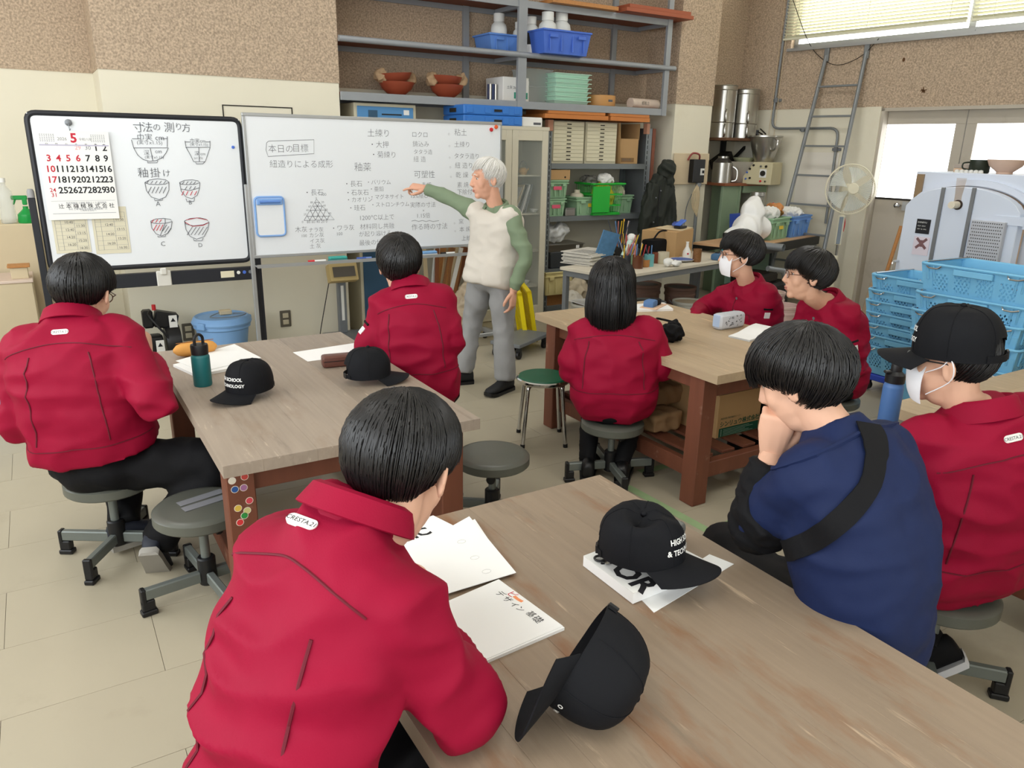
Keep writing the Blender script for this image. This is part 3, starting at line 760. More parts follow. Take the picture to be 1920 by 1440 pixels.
def person(label, P):
    hip, neck = V(P['hip']), V(P['neck']); B = P['body']
    root = thing('person', label, 'person', (hip.x, hip.y, 0), group=None)
    cloth = P.get('cloth', 'red'); mj = {'red': m_red, 'navy': m_navy, 'vest': m_green}[cloth]
    T_ = Torso(hip, neck, B, P.get('bow', .05), P.get('prof', PROF), P.get('sc', 1.))
    HM = headmat(P['head'], P['hh'], P.get('hp', 0), P.get('hr', 0))
    hs = P.get('hs', 1.0); HM = HM @ Matrix.Scale(hs, 4)
    ms = m_skin2 if P.get('old') else m_skin
    # ---- garment on the upper body
    mb = MB(); tmin = P.get('hem', -.12)
    mb.loft([T_.ring(t) for t in lerp(tmin, 1.03, 22)])
    arms = {}
    for sd, k in ((-1, 'L'), (1, 'R')):
        ts = .845; c = T_.at(ts); r_, _, u_ = T_.ax(ts); w = T_.wd(ts)[0]
        sh = V(P['sh'+k]) if 'sh'+k in P else c+r_*sd*(w-.055)+u_*.005
        el, wr_ = V(P['el'+k]), V(P['wr'+k]); arms[k] = (sh, el, wr_)
        ar = P.get('ar', 1.); d1 = (wr_-el)
        end = wr_-d1.normalized()*P.get('cuff', .015)
        limb(mb, [sh-r_*sd*.04, sh, sh.lerp(el, .5), el, el.lerp(end, .55), end], [.07*ar, .080*ar, .071*ar, .063*ar, .056*ar, .046*ar], 5, 16)
    jm = remesh(mb, P.get('vox', .011), 6, .5)
    tw(jm, P.get('fold', .010)*1.5, 5.5, (1, 1, 1.8), .004, seed=P.get('seed', 0)*3.1)
    bvh = BVHTree.FromPolygons([v.co for v in jm.vertices], [tuple(p.vertices) for p in jm.polygons])
    inv = wmat(root).inverted()
    for v in jm.vertices: v.co = inv @ v.co
    smoothall(jm); nm = {'red': 'jacket', 'navy': 'shirt', 'vest': 'shirt'}[cloth]
    jk = link(nm, jm, mj, root)
    if cloth == 'red':
        W_ = 1.15
        seam(T_, bvh, [(P.get('yoke', .82)-.05*(q/W_)**2, q) for q in lerp(-W_, W_, 20)], 'yoke_seam', m_reds, root)
        seam(T_, bvh, [(.26-.02*abs(q), q) for q in lerp(-1.5, 1.5, 26)], 'waist_seam', m_reds, root)
        for s in (-1, 1):
            seam(T_, bvh, [(t, s*(P.get('plq', .80)+.05*math.sin(t*5))) for t in lerp(.28, .76, 12)], 'pleat_seam', m_reds, root, r=.003)
        collar(T_, m_red, root, h=P.get('ch', .052), r=P.get('cr', .07), lift=P.get('cl', 0.), gap=P.get('gap', 35), drop=P.get('drop', .03))
        if not P.get('notag'): p, n_ = T_.cast(bvh, P.get('tagt', .885), P.get('tagq', 0.)); patch(p, n_, T_.ax(.86)[2], .058, .02, 'neck_label', m_white, root, 'CRESTA.21')
        for k in P.get('armtag', ''):
            sh, el, wr_ = arms[k]; o = sh.lerp(el, .55); d = hd(P['tagdir'])*1.; h_ = bvh.ray_cast(o+d*.3, -d)
            if h_[0]:
                patch(h_[0], h_[1], sh-el, .034, .036, 'sleeve_tag', m_white, root, round_=False)
                h2 = bvh.ray_cast(o+d*.3+(sh-el).normalized()*.038, -d)
                if h2[0]: patch(h2[0], h2[1], sh-el, .055, .010, 'sleeve_stripe', m_blk, root, round_=False)
        if P.get('front'):
            # placket with buttons and a chest pocket flap
            seam(T_, bvh, [(t, PI-.10) for t in lerp(.2, .86, 16)], 'placket_seam', m_reds, root)
            for t in (.88, .72, .52):
                p, n_ = T_.cast(bvh, t, PI); patch(p, n_, (0, 0, 1), .017, .017, 'button', m_steel, root)
            for s in (-1, 1): seam(T_, bvh, [(.70, PI+s*q) for q in lerp(.28, .75, 6)]+[(.62, PI+s*.75)], 'pocket_seam', m_reds, root)
    # ---- body: head with neck, forearms with hands, slim core under the clothes: one mesh
    body = MB(); nl = HM.inverted() @ (T_.at(.955))
    addmesh(body, head_mesh(nl, P.get('nr', .054)/hs), HM)
    for sd, k in ((-1, 'L'), (1, 'R')):
        sh, el, wr_ = arms[k]
        y = (V(P['hd'+k])).normalized() if 'hd'+k in P else (wr_-el).normalized()
        z = V(P.get('bk'+k, (0, 0, 1))); z = (z-y*z.dot(y)).normalized(); x = y.cross(z)
        M = Matrix((x, y, z)).transposed().to_4x4(); M.translation = wr_
        if P.get('hid'+k): continue
        me, _ = hand(M, -sd if False else (1 if k == 'L' else -1), P.get('cu'+k, (.5, .5, .55, .6)), P.get('th'+k, (.5, .4)))
        addmesh(body, me, M @ Matrix.Scale(P.get('hz', 1.0), 4))
        body.tube([el.lerp(wr_, .5), wr_-(wr_-el).normalized()*.01], [.036, .026], 12)
    body.loft([[T_.at(t)+(q-T_.at(t))*.6 for q in T_.ring(t, 16)] for t in lerp(0, .95, 8)])
    for k in ('L', 'R'):
        kn, an = V(P['kn'+k]), V(P['an'+k]); limb(body, [hip+T_.r*(.085 if k == 'R' else -.085), kn, an], [.06, .045, .032], 4, 10)
        limb(body, arms[k], [.04, .036, .026], 4, 10)
    bm_ = body; bm_.v = [inv @ q for q in bm_.v]
    link('body', smoothall(bm_.mesh('body', angle=180)), ms, root)
    # ---- head furniture sits in a rigid head frame
    def under(o): o.matrix_basis = inv @ HM @ o.matrix_basis; return o
    H = P.get('hair', {})
    hm_ = m_hairw if P.get('old') else m_hair
    hb = hair_parts(**H); under(link('hair', smoothall(hb.mesh('hair', angle=180)), hm_, root))
    if P.get('face', True):
        before = set(root.children); face_details(root, HM, hm=hm_)
        if P.get('mask'): facemask(root, HM)
        if P.get('glasses'): glasses(root, HM, P['glasses'])
        for o in set(root.children)-before: under(o)
    # ---- trousers, shoes
    if P.get('legs', True):
        tb = MB(); r_ = T_.r; lr = P.get('lr', 1.)
        c0 = T_.at(-.02)
        tb.ell(c0, (.175*lr, .150*lr, .115), Matrix((T_.r, T_.f, V((0, 0, 1)))).transposed().to_4x4())
        for sd, k in ((-1, 'L'), (1, 'R')):
            kn, an = V(P['kn'+k]), V(P['an'+k]); h0 = hip+r_*sd*.085-V((0, 0, .02))
            e = an.lerp(kn, .0)
            rr = P.get('lrr', (.095, .092, .072, .066, .062))
            limb(tb, [h0, h0.lerp(kn, .5), kn, kn.lerp(e, .55), e], [q*lr for q in rr], 5, 16)
        tm = remesh(tb, .014, 5, .5); tw(tm, .010, 8, (1, 1, 1), .003, seed=5+P.get('seed', 0))
        for v in tm.vertices: v.co = inv @ v.co
        link('trousers', smoothall(tm), P.get('mt', m_blk), root)
        for sd, k in ((-1, 'L'), (1, 'R')):
            if P.get('noshoe'): break
            sb, so = MB(), MB(); shoe(sb, so, V(P['an'+k])+V((0, 0, .0)), P.get('fh'+k, B), P.get('fp'+k, 0))
            s1 = sb.build('shoe', P.get('ms', m_blk), root, world=True, angle=60)
            so.build('sole', P.get('mso', m_black), s1, world=True)
    return root, T_, bvh, HM, inv, under

def off(p, heading, a, right=0., z=None):
    q = V(p)+hd(heading)*a+hd(heading+90)*right
    if z is not None: q.z = z
    return q
# ------------------------------------------------------------------ student at the left end of the boards table
hp = V((.075, 3.19, .44))
S1 = person('student in a red jacket sitting at the left end of the boards table', dict(hip=hp, neck=(0.052,3.259,0.996), head=(0.101,3.299,1.083), hh=26, hp=22, hs=1.12, body=24, plq=.66, bow=.06, sc=1.08, prof=PROFL, hem=.13,
    elR=(0.269,2.89,0.722), wrR=(0.284,3.21,0.831), elL=(-0.183,3.31,0.585), wrL=(-0.033,3.606,0.653), ar=1.12, cuR=(.9, .9, .9, .9), hdR=(.1, .4, .75), bkR=(1, -.4, 0),
    knR=(0.458,2.965,0.43), anR=(0.21,3.011,0.12), knL=(.18, 3.68, .44), anL=(0.124,3.248,0.11), fhR=20, fpR=55, fhL=75, lr=1.12, seed=1, cr=.078, cl=.01,
    hair=dict(seed=11, z0=.03, zs=-.012, zb=-.082, th=.022), glasses=m_frame, ms=mat('dark_sneaker', (30, 34, 46), .6, var=.2), mso=m_sole))
# ------------------------------------------------------------------ student watching the teacher
hp = (1.478,3.225,0.514)
S2 = person('student in a red jacket watching the teacher from the right side of the boards table', dict(hip=hp, neck=(1.451,3.277,1.012), head=(1.417,3.333,1.108), hh=14, hp=-2, hs=1.08, body=26, bow=.04, sc=.95,
    elL=(1.251,3.342,0.711), wrL=(1.43,3.583,0.675), elR=(1.594,3.129,0.759), wrR=(1.654,3.445,0.723), armtag='L', tagdir=-80,
    knL=off(hp, 26, .42, -.1, .42), anL=off(hp, 26, .40, -.1, .09), knR=off(hp, 26, .42, .1, .42), anR=off(hp, 26, .38, .1, .09), seed=2, cl=.006,
    hair=dict(seed=12, z0=.03, zs=-.02, zb=-.088, th=.023, tilt=22)))
stool('adjustable_stool', 'grey stool carrying the student who watches the teacher', (hp[0], hp[1], 0), .4, hp[2]-.09)
# ------------------------------------------------------------------ student with shoulder-length hair
hb = (2.353,2.821,0.43)
S3 = person('student with shoulder length black hair in a red jacket at the right table', dict(hip=hb, neck=(2.358,2.854,0.841), head=(2.347,2.884,0.997), hh=38, hp=4, hs=1.13, body=40, bow=.03, sc=1.02, prof=PROFL,
    elL=(2.148,2.924,0.604), wrL=(2.406,3.106,0.522), elR=(2.532,2.687,0.613), wrR=(2.672,2.954,0.555), ar=1.02,
    knL=off(hb, 40, .26, -.13, .40), anL=(2.251,2.875,0.095), knR=off(hb, 40, .26, .12, .40), anR=(2.384,2.754,0.095), fhL=38, fhR=44, seed=3, notag=True, lrr=(.09, .085, .06, .05, .045), cl=-.01,
    hair=dict(seed=13, z0=.03, zs=-.02, zb=-.1, th=.022, long=.165, n=420, tilt=12, whirl=0., mess=.0025), ms=mat('black_leather_shoe', (18, 18, 20), .35, var=.2)))
# ------------------------------------------------------------------ student with mask on the far side of the right table
hp = (3.71,3.138,0.414)
S4 = person('student in a red jacket wearing round glasses and a white mask', dict(hip=hp, neck=(3.63,3.164,0.884), head=(3.55,3.167,1.057), hh=-50, hp=2, hs=1.08, body=-84, bow=.03, sc=1.0,
    elL=(3.634,3.021,0.64), wrL=(3.377,3.109,0.616), elR=(3.599,3.477,0.662), wrR=(3.332,3.29,0.656), armtag='L', tagdir=-150, front=True,
    knL=off(hp, -84, .40, -.1, .42), anL=off(hp, -84, .38, -.1, .09), knR=off(hp, -84, .40, .1, .42), anR=off(hp, -84, .36, .1, .09), seed=4, gap=28, cr=.074,
    mask=True, glasses=m_frame, hair=dict(seed=14, z0=.035, zs=.0, zb=-.075, th=.024, grow=.006)))
stool('adjustable_stool', 'grey stool carrying the student with the white mask and round glasses', (hp[0], hp[1], 0), .4, hp[2]-.09)
# ------------------------------------------------------------------ student in profile with glasses
hp = (3.731,2.561,0.413)
S5 = person('student in a red jacket with glasses and open mouth, seen in profile', dict(hip=hp, neck=(3.626,2.602,0.878), head=(3.48,2.622,1.021), hh=-48, hp=0, hs=1.10, body=-74, bow=.04, sc=1.03,
    elL=(3.701,2.415,0.525), wrL=(3.492,2.45,0.514), elR=(3.652,2.798,0.627), wrR=(3.515,2.707,0.569), armtag='L', tagdir=-140, front=True,
    knL=off(hp, -74, .40, -.1, .42), anL=off(hp, -74, .38, -.1, .09), knR=off(hp, -74, .40, .1, .42), anR=off(hp, -74, .36, .1, .09), seed=5, gap=28,
    glasses=m_frame, hair=dict(seed=15, z0=.03, zs=-.005, zb=-.08, th=.024, grow=.006)))
stool('adjustable_stool', 'grey stool carrying the student seen in profile', (hp[0], hp[1], 0), .4, hp[2]-.09)
# ------------------------------------------------------------------ student in the foreground bent over the sketch pad
hp = V((.135, .955, .44))
S6 = person('student in a red jacket in the foreground bending over the sketch pad', dict(hip=hp, neck=(0.381,1.093,1.068), head=(0.47,1.12,1.117), hh=46, hp=33, hs=1.02, body=70, bow=.045, sc=.94, prof=PROFN, vox=.009, gap=14, drop=-.005,
    elR=(0.488,0.926,0.755), wrR=(0.532,1.162,0.745), elL=(0.458,1.435,0.8), wrL=(0.571,1.427,0.735), ar=1.05,
    knL=off(hp, 66, .44, -.1, .44), anL=off(hp, 58, .40, -.1, .09), knR=off(hp, 58, .44, .1, .44), anR=off(hp, 58, .38, .1, .09), seed=6, fold=.014, tagq=-.2, tagt=.945, yoke=.875, ch=.04, cl=.012, cr=.07,
    hair=dict(seed=16, z0=.03, zs=-.02, zb=-.112, th=.022, fine=4.2, wid=.75, n=520, mess=.002, tilt=20)))
stool('adjustable_stool', 'grey stool carrying the student in the foreground', (hp[0], hp[1], 0), .4, hp[2]-.09)
# ------------------------------------------------------------------ student in the navy shirt
hp = (1.517,0.885,0.499)
S7 = person('student in a navy shirt with a black shoulder strap, chin on hand', dict(hip=hp, neck=(1.489,0.996,1.054), head=(1.446,1.07,1.15), hh=-14, hp=24, hs=.97, body=-2, bow=.055, sc=.88, prof=PROFL, vox=.009, cloth='navy', fold=.006,
    elL=(1.387,1.094,0.78), wrL=(1.414,1.101,0.968), elR=(1.738,0.972,0.783), wrR=(1.886,1.162,0.661), hdL=(-.05, -.1, 1), bkL=(-.7, -.6, .1), cuL=(1.1, 1.2, 1.2, 1.2), thL=(.2, .6), cuff=.03,
    knL=(1.698,1.446,0.47), anL=(1.698,1.446,0.09), knR=off(hp, 10, .42, .1, .44), anR=off(hp, 10, .38, .1, .09), seed=7, lr=1.05,
    hair=dict(seed=17, z0=.012, zs=-.012, zb=-.092, th=.025, fine=4.2, wid=.75, n=520, mess=.004, grow=.010)))
stool('adjustable_stool', 'grey stool carrying the student in the navy shirt', (hp[0], hp[1], 0), .4, hp[2]-.09)
root, T_, bvh, HM, inv, under = S7
seam(T_, bvh, [(.93+.03*math.cos(q), q) for q in lerp(-2.2, 2.2, 24)], 'neck_rib', m_navy, root, r=.006)
# broad strap from the right shoulder across the back
path = spl([(.975, .15), (.91, -.25), (.82, -.72), (.72, -1.2), (.63, -1.65), (.57, -2.05)], 5)
up, lo = [], []
for i, (t, q) in enumerate(path):
    p, n_ = T_.cast(bvh, t, q); p2, _ = T_.cast(bvh, path[min(i+1, len(path)-1)][0]+.001, path[min(i+1, len(path)-1)][1]); p0, _ = T_.cast(bvh, path[max(i-1, 0)][0], path[max(i-1, 0)][1])
    d = (p2-p0).normalized(); s_ = d.cross(n_).normalized(); w_ = .024 if i > 6 else .030
    up.append((p+n_*.004+s_*w_, p+n_*.004-s_*w_, p+n_*.0075-s_*w_, p+n_*.0075+s_*w_))
MB().loft([list(u_) for u_ in up]).build('shoulder_strap', m_blk, root, world=True)
el, wr_ = V((1.387,1.094,0.78)), V((1.414,1.101,0.968)); sh = T_.at(.845)-T_.ax(.845)[0]*.16
us = MB(); limb(us, [sh.lerp(el, .62), sh.lerp(el, .85), el, el.lerp(wr_, .5), el.lerp(wr_, .86)], [.073, .074, .070, .06, .05], 6, 18)
um = remesh(us, .009, 3); tw(um, .008, 14, (1, 1, 2), .003, 3.3)
for v in um.vertices: v.co = inv @ v.co
link('under_sleeve', smoothall(um), m_blk, root)
# ------------------------------------------------------------------ student in cap and mask
hp = (2.257,1.055,0.45)
S8 = person('student in a red jacket wearing a black cap, glasses and a white mask', dict(hip=hp, neck=(2.151,1.01,0.993), head=(2.102,1.076,1.106), hh=-14, hp=4, hs=1.04, body=22, bow=.04, sc=1.04, prof=PROFL, hem=-.03, vox=.009,
    elL=(2.093,1.128,0.677), wrL=(2.397,1.246,0.575), elR=(2.231,0.832,0.786), wrR=(2.497,1.043,0.746), ar=1.05,
    knL=off(hp, 0, .40, -.1, .42), anL=(2.255,1.055,0.13), knR=off(hp, 30, .40, .1, .42), anR=off(hp, 30, .30, .1, .09), fhL=-40, fpL=40, seed=8, mask=True, glasses=mat('black_glasses_frame', (20, 20, 22), .3), mso=mat('white_ribbed_sole', (206, 206, 210), .6),
    hair=dict(seed=18, z0=.05, zs=.02, zb=-.08, th=.0005, n=300, mess=.001)))
stool('adjustable_stool', 'grey stool carrying the student in the black cap', (hp[0], hp[1], 0), .7, hp[2]-.09)
# ------------------------------------------------------------------ teacher
TP = [(-.30, .15, .115), (-.1, .165, .13), (.1, .175, .13), (.35, .172, .125), (.6, .185, .125), (.8, .190, .115), (.9, .15, .09), (.97, .085, .07), (1.03, .066, .062)]
TE = person('white haired teacher in a cream knit vest and green shirt pointing at the board', dict(hip=(2.602,4.505,0.805), neck=(2.622,4.492,1.272), head=(2.56,4.495,1.445), hh=-78, hp=4, hs=1.06, body=-112, bow=.02, prof=TP, cloth='vest', hem=-.06, old=True, fold=.007,
    elR=(2.47,4.821,1.292), wrR=(2.355,5.034,1.357), elL=(2.697,4.235,0.969), wrL=(2.614,4.239,0.726), hdR=(-.75, .35, .12), bkR=(.1, -.5, .9), cuR=(.15, .75, .85, .9), thR=(.7, .2), hdL=(-.06, -.05, -1), bkL=(.5, -.8, 0), cuL=(.35, .4, .45, .5), ar=.86, hz=1.0,
    shR=(2.558,4.65,1.216), shL=(2.656,4.354,1.212),
    knR=(2.548,4.679,0.433), anR=(2.454,4.65,0.085), knL=(2.645,4.408,0.455), anL=(2.63,4.35,0.085), fhR=-75, fhL=-110, mt=m_grey, ms=mat('black_walking_shoe', (32, 32, 34), .7, var=.2), lrr=(.100, .098, .080, .080, .082), lr=.92, seed=9,
    hair=dict(seed=19, z0=.06, zs=.0, zb=-.07, th=.014, n=300, mess=.004)))
root, T_, bvh, HM, inv, under = TE
T2 = Torso((2.602,4.505,0.805), (2.622,4.492,1.272), -112, .02, [(-.3, .178, .15), (-.17, .182, .155), (-.12, .196, .168), (.1, .198, .16), (.35, .188, .142), (.6, .200, .140), (.8, .206, .134), (.885, .180, .112), (.95, .115, .09)], 1.)
vb = MB(); vb.loft([T2.ring(t) for t in lerp(-.17, .95, 20)]); vb.ell((2.562,4.635,1.213), (.085, .085, .075)).ell((2.653,4.368,1.208), (.085, .085, .075)); vm = remesh(vb, .011, 4); tw(vm, .008, 7, (1, 1, 1.8), .002, 2.2)
for v in vm.vertices: v.co = inv @ v.co
link('knit_vest', smoothall(vm), m_vest, root)
collar(T_, m_green, root, r=.064, h=.045, gap=30, lift=.004)

# ================================================================== BOARDS WITH THEIR WRITING
YB = 5.56
m_wb = mat('whiteboard_enamel', (232, 236, 240), .25, var=.015, vs=2, spec=.5)
m_bframe = mat('black_board_frame', (34, 36, 42), .45, var=.15)
def wr_line(b, pts, r=.0016):
    P = [(x, YB-.0145, z) for x, z in pts]
    b.tube(P, r, 4)
MXZ = Matrix(((1, 0, 0, 0), (0, 0, -1, 0), (0, 1, 0, 0), (0, 0, 0, 1)))   # text xy -> world xz, facing -y
def writing(items, y, name, m, parent, thin=-.008, rot=0.):
    b = MB()
    for s, x, _, z, h in items:
        b.add(*text(s, h, Matrix.Translation((x, y, z)) @ MXZ @ Matrix.Rotation(rot, 4, 'Z'), thin=thin*h))
    if b.v: b.build(name, m, parent, world=True, kind='stuff')
bx0, bx1 = 0.015, 1.23; bz0, bz1 = 0.85, 1.788
t = thing('revolving_whiteboard', 'whiteboard in a black frame on a stand with bowl drawings and a calendar', 'whiteboard', ((bx0+bx1)/2, YB, 0))
MB().box(bx0, bx1, YB-.012, YB+.012, bz0, bz1).build('panel', m_wb, t, world=True)
fr = bend([(bx0, YB, (bz0+bz1)/2), (bx0, YB, bz1), (bx1, YB, bz1), (bx1, YB, bz0), (bx0, YB, bz0), (bx0, YB, (bz0+bz1)/2)], .05)
MB().tube(fr[:-1], .019, 10, closed=True).build('frame', m_bframe, t, world=True)
for x in (bx0-.045, bx1+.03):
    MB().box(x-.02, x+.02, YB-.02, YB+.02, .1, 1.30).build('post', m_bframe, t, world=True, bevel=.004)
    MB().lathe([(0, 1.30), (.02, 1.30), (.02, 1.335), (.014, 1.35), (0, 1.352)], 14, c=(x, YB, 0)).build('post_cap', mat('grey_cap', (150, 150, 150), .5), t, world=True)
    MB().box(x-.02, x+.02, YB-.26, YB+.26, .07, .11).build('foot', m_bframe, t, world=True, bevel=.004)
    for y in (-.23, .23): MB().cyl((x-.012, YB+y, .03), (x+.012, YB+y, .03), .03, n=14).box(x-.014, x+.014, YB+y-.012, YB+y+.012, .03, .075).build('caster', m_black, t, world=True)
zc = 0.758
MB().box(bx0-.045, bx1+.03, YB-.022, YB+.022, zc-.045, zc+.045).build('cross_beam', m_bframe, t, world=True, bevel=.004)
xx = 0.653
MB().box(xx-.045, xx+.045, YB-.034, YB-.02, zc-.05, zc+.055).box(xx-.02, xx+.02, YB-.05, YB-.03, zc+.03, zc+.075).build('catch', mat('cream_catch', (214, 212, 204), .5), t, world=True, bevel=.006)
xl = 1.063
MB().box(xl-.045, xl+.045, YB-.0235, YB-.022, zc-.02, zc+.025).build('rating_label', mat('label_cream', (226, 218, 190), .6), t, world=True)
for k in range(3): MB().lathe([(0, 0), (.012, 0), (.012, .002), (0, .002)], 12, M=Matrix.Translation((xl+.075+k*.04, YB-.022, zc+.01)) @ Matrix.Rotation(PI/2, 4, 'X')).build('round_label', (m_white, m_bluec, m_steel)[k], t, world=True)
writing((('寸',0.577,5.56,1.698,0.0663),('法',0.629,5.56,1.7,0.0663),('の',0.692,5.56,1.708,0.0507),('測',0.758,5.56,1.703,0.0663),('り',0.823,5.56,1.715,0.0507),('方',0.864,5.56,1.706,0.0585),('巾実 cm',0.592,5.56,1.647,0.0468),('(実寸x1.15)',0.589,5.56,1.621,0.0312),('深',0.622,5.56,1.557,0.0351),('cm',0.689,5.56,1.567,0.0351),('(実寸x1.15)',0.625,5.56,1.534,0.0234),('巾実cm',0.906,5.56,1.637,0.0312),('(実寸x1.15)',0.904,5.56,1.617,0.0234),('深',0.927,5.56,1.557,0.0312),('cm',0.964,5.56,1.557,0.0273),('(x1.15)',0.922,5.56,1.533,0.0195),('釉',0.572,5.56,1.421,0.0663),('掛',0.644,5.56,1.421,0.0663),('け',0.718,5.56,1.424,0.0507),('A',0.658,5.56,1.235,0.0429),('B',0.859,5.56,1.241,0.039),('C',0.658,5.56,0.975,0.0429),('D',0.891,5.56,0.956,0.039)), YB-.0146, 'writing', m_ink, t)
LN = MB()
def pxl(pts, b=None, r=.0016): wr_line(b or LN, pts, r)
for L_ in (((0.568,1.598),(0.772,1.601)),((0.568,1.598),(0.587,1.553),(0.615,1.527),(0.652,1.517),(0.69,1.521),(0.731,1.541),(0.756,1.571),(0.772,1.601)),((0.639,1.517),(0.638,1.507),(0.695,1.508),(0.7,1.521)),((0.664,1.597),(0.671,1.521)),((0.561,1.647),(0.568,1.598)),((0.773,1.671),(0.766,1.605)),((0.565,1.653),(0.612,1.654)),((0.731,1.657),(0.772,1.658)),((0.876,1.606),(1.03,1.609)),((0.88,1.606),(0.901,1.56),(0.917,1.516),(0.99,1.516),(1.03,1.609)),((0.93,1.513),(0.932,1.502),(0.975,1.503),(0.987,1.516)),((0.959,1.608),(0.953,1.516)),((0.877,1.646),(0.88,1.61)),((1.033,1.649),(1.03,1.612)),((0.877,1.64),(0.909,1.64)),((1.006,1.642),(1.033,1.643)),((0.608,1.385),(0.639,1.401),(0.687,1.408),(0.734,1.401),(0.752,1.387),(0.731,1.374),(0.683,1.371),(0.632,1.374),(0.608,1.385)),((0.608,1.385),(0.612,1.334),(0.636,1.293),(0.682,1.276),(0.722,1.292),(0.747,1.336),(0.752,1.387)),((0.653,1.28),(0.655,1.269),(0.701,1.272),(0.702,1.286)),((0.817,1.383),(0.848,1.397),(0.898,1.4),(0.934,1.393),(0.943,1.382),(0.915,1.372),(0.862,1.369),(0.823,1.373),(0.817,1.383)),((0.817,1.383),(0.821,1.328),(0.847,1.29),(0.883,1.279),(0.918,1.299),(0.936,1.341),(0.943,1.382)),((0.819,1.342),(0.875,1.331),(0.937,1.348)),((0.846,1.28),(0.85,1.259),(0.894,1.261),(0.9,1.282)),((0.615,1.14),(0.649,1.153),(0.694,1.155),(0.736,1.147),(0.744,1.133),(0.704,1.123),(0.652,1.122),(0.617,1.13),(0.615,1.14)),((0.615,1.14),(0.616,1.095),(0.638,1.056),(0.669,1.041),(0.71,1.057),(0.733,1.087),(0.744,1.133)),((0.704,1.155),(0.701,1.124),(0.663,1.045)),((0.646,1.042),(0.648,1.035),(0.691,1.036),(0.696,1.047)),((0.821,1.134),(0.859,1.15),(0.921,1.152),(0.96,1.14),(0.976,1.121),(0.936,1.105),(0.875,1.1),(0.829,1.112),(0.821,1.134)),((0.821,1.134),(0.825,1.077),(0.847,1.03),(0.886,1.01),(0.936,1.026),(0.964,1.072),(0.976,1.121)),((0.866,1.015),(0.868,1.0),(0.919,0.998),(0.928,1.016)),((0.643,1.357),(0.619,1.317)),((0.665,1.357),(0.642,1.317)),((0.688,1.357),(0.664,1.317)),((0.71,1.357),(0.686,1.316)),((0.733,1.357),(0.709,1.316)),((0.631,1.394),(0.617,1.378)),((0.657,1.394),(0.642,1.378)),((0.682,1.394),(0.668,1.377)),((0.708,1.394),(0.693,1.377)),((0.734,1.394),(0.719,1.377)),((0.847,1.39),(0.832,1.373)),((0.871,1.39),(0.856,1.373)),((0.894,1.39),(0.879,1.372)),((0.917,1.389),(0.902,1.372)),((0.861,1.359),(0.845,1.338)),((0.887,1.359),(0.872,1.338)),((0.914,1.358),(0.899,1.338)),((0.709,1.113),(0.679,1.072)),((0.721,1.102),(0.691,1.061)),((0.733,1.091),(0.702,1.05)),((0.867,1.093),(0.828,1.041)),((0.891,1.092),(0.852,1.04)),((0.915,1.091),(0.875,1.039)),((0.938,1.091),(0.899,1.038)),((0.962,1.09),(0.923,1.037))): pxl(L_)
LN.build('bowl_outlines', m_ink, t, world=True, kind='stuff')
LR = MB()
for L_ in (((0.838,1.328),(0.822,1.301)),((0.864,1.328),(0.848,1.3)),((0.891,1.327),(0.875,1.3)),((0.918,1.327),(0.901,1.3)),((0.635,1.15),(0.62,1.13)),((0.658,1.149),(0.643,1.129)),((0.681,1.148),(0.665,1.128)),((0.648,1.115),(0.624,1.078)),((0.667,1.114),(0.643,1.077)),((0.687,1.114),(0.663,1.076)),((0.823,1.126),(0.867,1.097),(0.936,1.101),(0.972,1.118)),((0.832,1.14),(0.9,1.152),(0.967,1.136))): pxl(L_, LR, .002)
LR.build('red_glaze_marks', m_inkr, t, world=True, kind='stuff')
# calendar hanging from a magnet hook
ca, cb_ = (0.047,5.53,1.691), (0.417,5.53,1.159); cw = 0.387
cz1, cz0 = ca[2], 1.164; ch = cz1-cz0
k = thing('hanging_calendar', 'large white monthly calendar showing month 5 hung on the black framed board', 'calendar', (ca[0], YB-.03, cz0))
for i in range(3): MB().box(-.001*i, cw-.001*i, .002*i, .002*i+.0012, .002*i, ch-.001*i).build('calendar_leaf', m_paper, k)
def cal(items, m, bold=0.):
    b = MB()
    for s, u_, v_, h in items: b.add(*text(s, h, Matrix.Translation((u_*cw, -.0004, (1-v_)*ch)) @ MXZ, align='CENTER', bold=bold*h))
    return b
red, blk = [], []
xs = [.125, .262, .40, .54, .68, .82, .945]
rows = [(.215, [None, None, None, None, None, '1', '2']), (.335, ['3', '4', '5', '6', '7', '8', '9']), (.455, ['10', '11', '12', '13', '14', '15', '16']), (.575, ['17', '18', '19', '20', '21', '22', '23']), (.695, [None, '25', '26', '27', '28', '29', '30'])]
for v_, r_ in rows:
    for i, s in enumerate(r_):
        if s: (red if (i == 0 or s in '3456' and v_ < .4) else blk).append((s, xs[i]*.97+.0, v_, .053))
bb = cal(blk, m_inkb, .022); bb.build('date_figures', m_inkb, k, kind='stuff')
rr = cal(red, m_inkr, .022)
b2 = cal([('5', .5, .125, .075)], m_inkr, .03); rr.v += [p for p in b2.v]; n0 = len(rr.v)-len(b2.v); rr.f += [tuple(i+n0 for i in f) for f in b2.f]
b2 = cal([('24', .11, .68, .034), ('31', .12, .735, .034)], m_inkr, .01); n0 = len(rr.v); rr.v += b2.v; rr.f += [tuple(i+n0 for i in f) for f in b2.f]
rr.build('holiday_figures', m_inkr, k, kind='stuff')
cal([('29', .54, .205, .034)], m_inkr).build('pale_figures', mat('pale_red_print', (226, 160, 165), .7), k)
cal([('30', .68, .205, .034), ('2026', .34, .105, .026), ('令和八年', .66, .103, .018)], m_ink).build('grey_figures', mat('grey_print', (130, 132, 140), .7), k)
cal([('辻 本 機 械 株 式 会 社', .55, .865, .031)], m_inkb, .006).build('company_name', m_inkb, k)
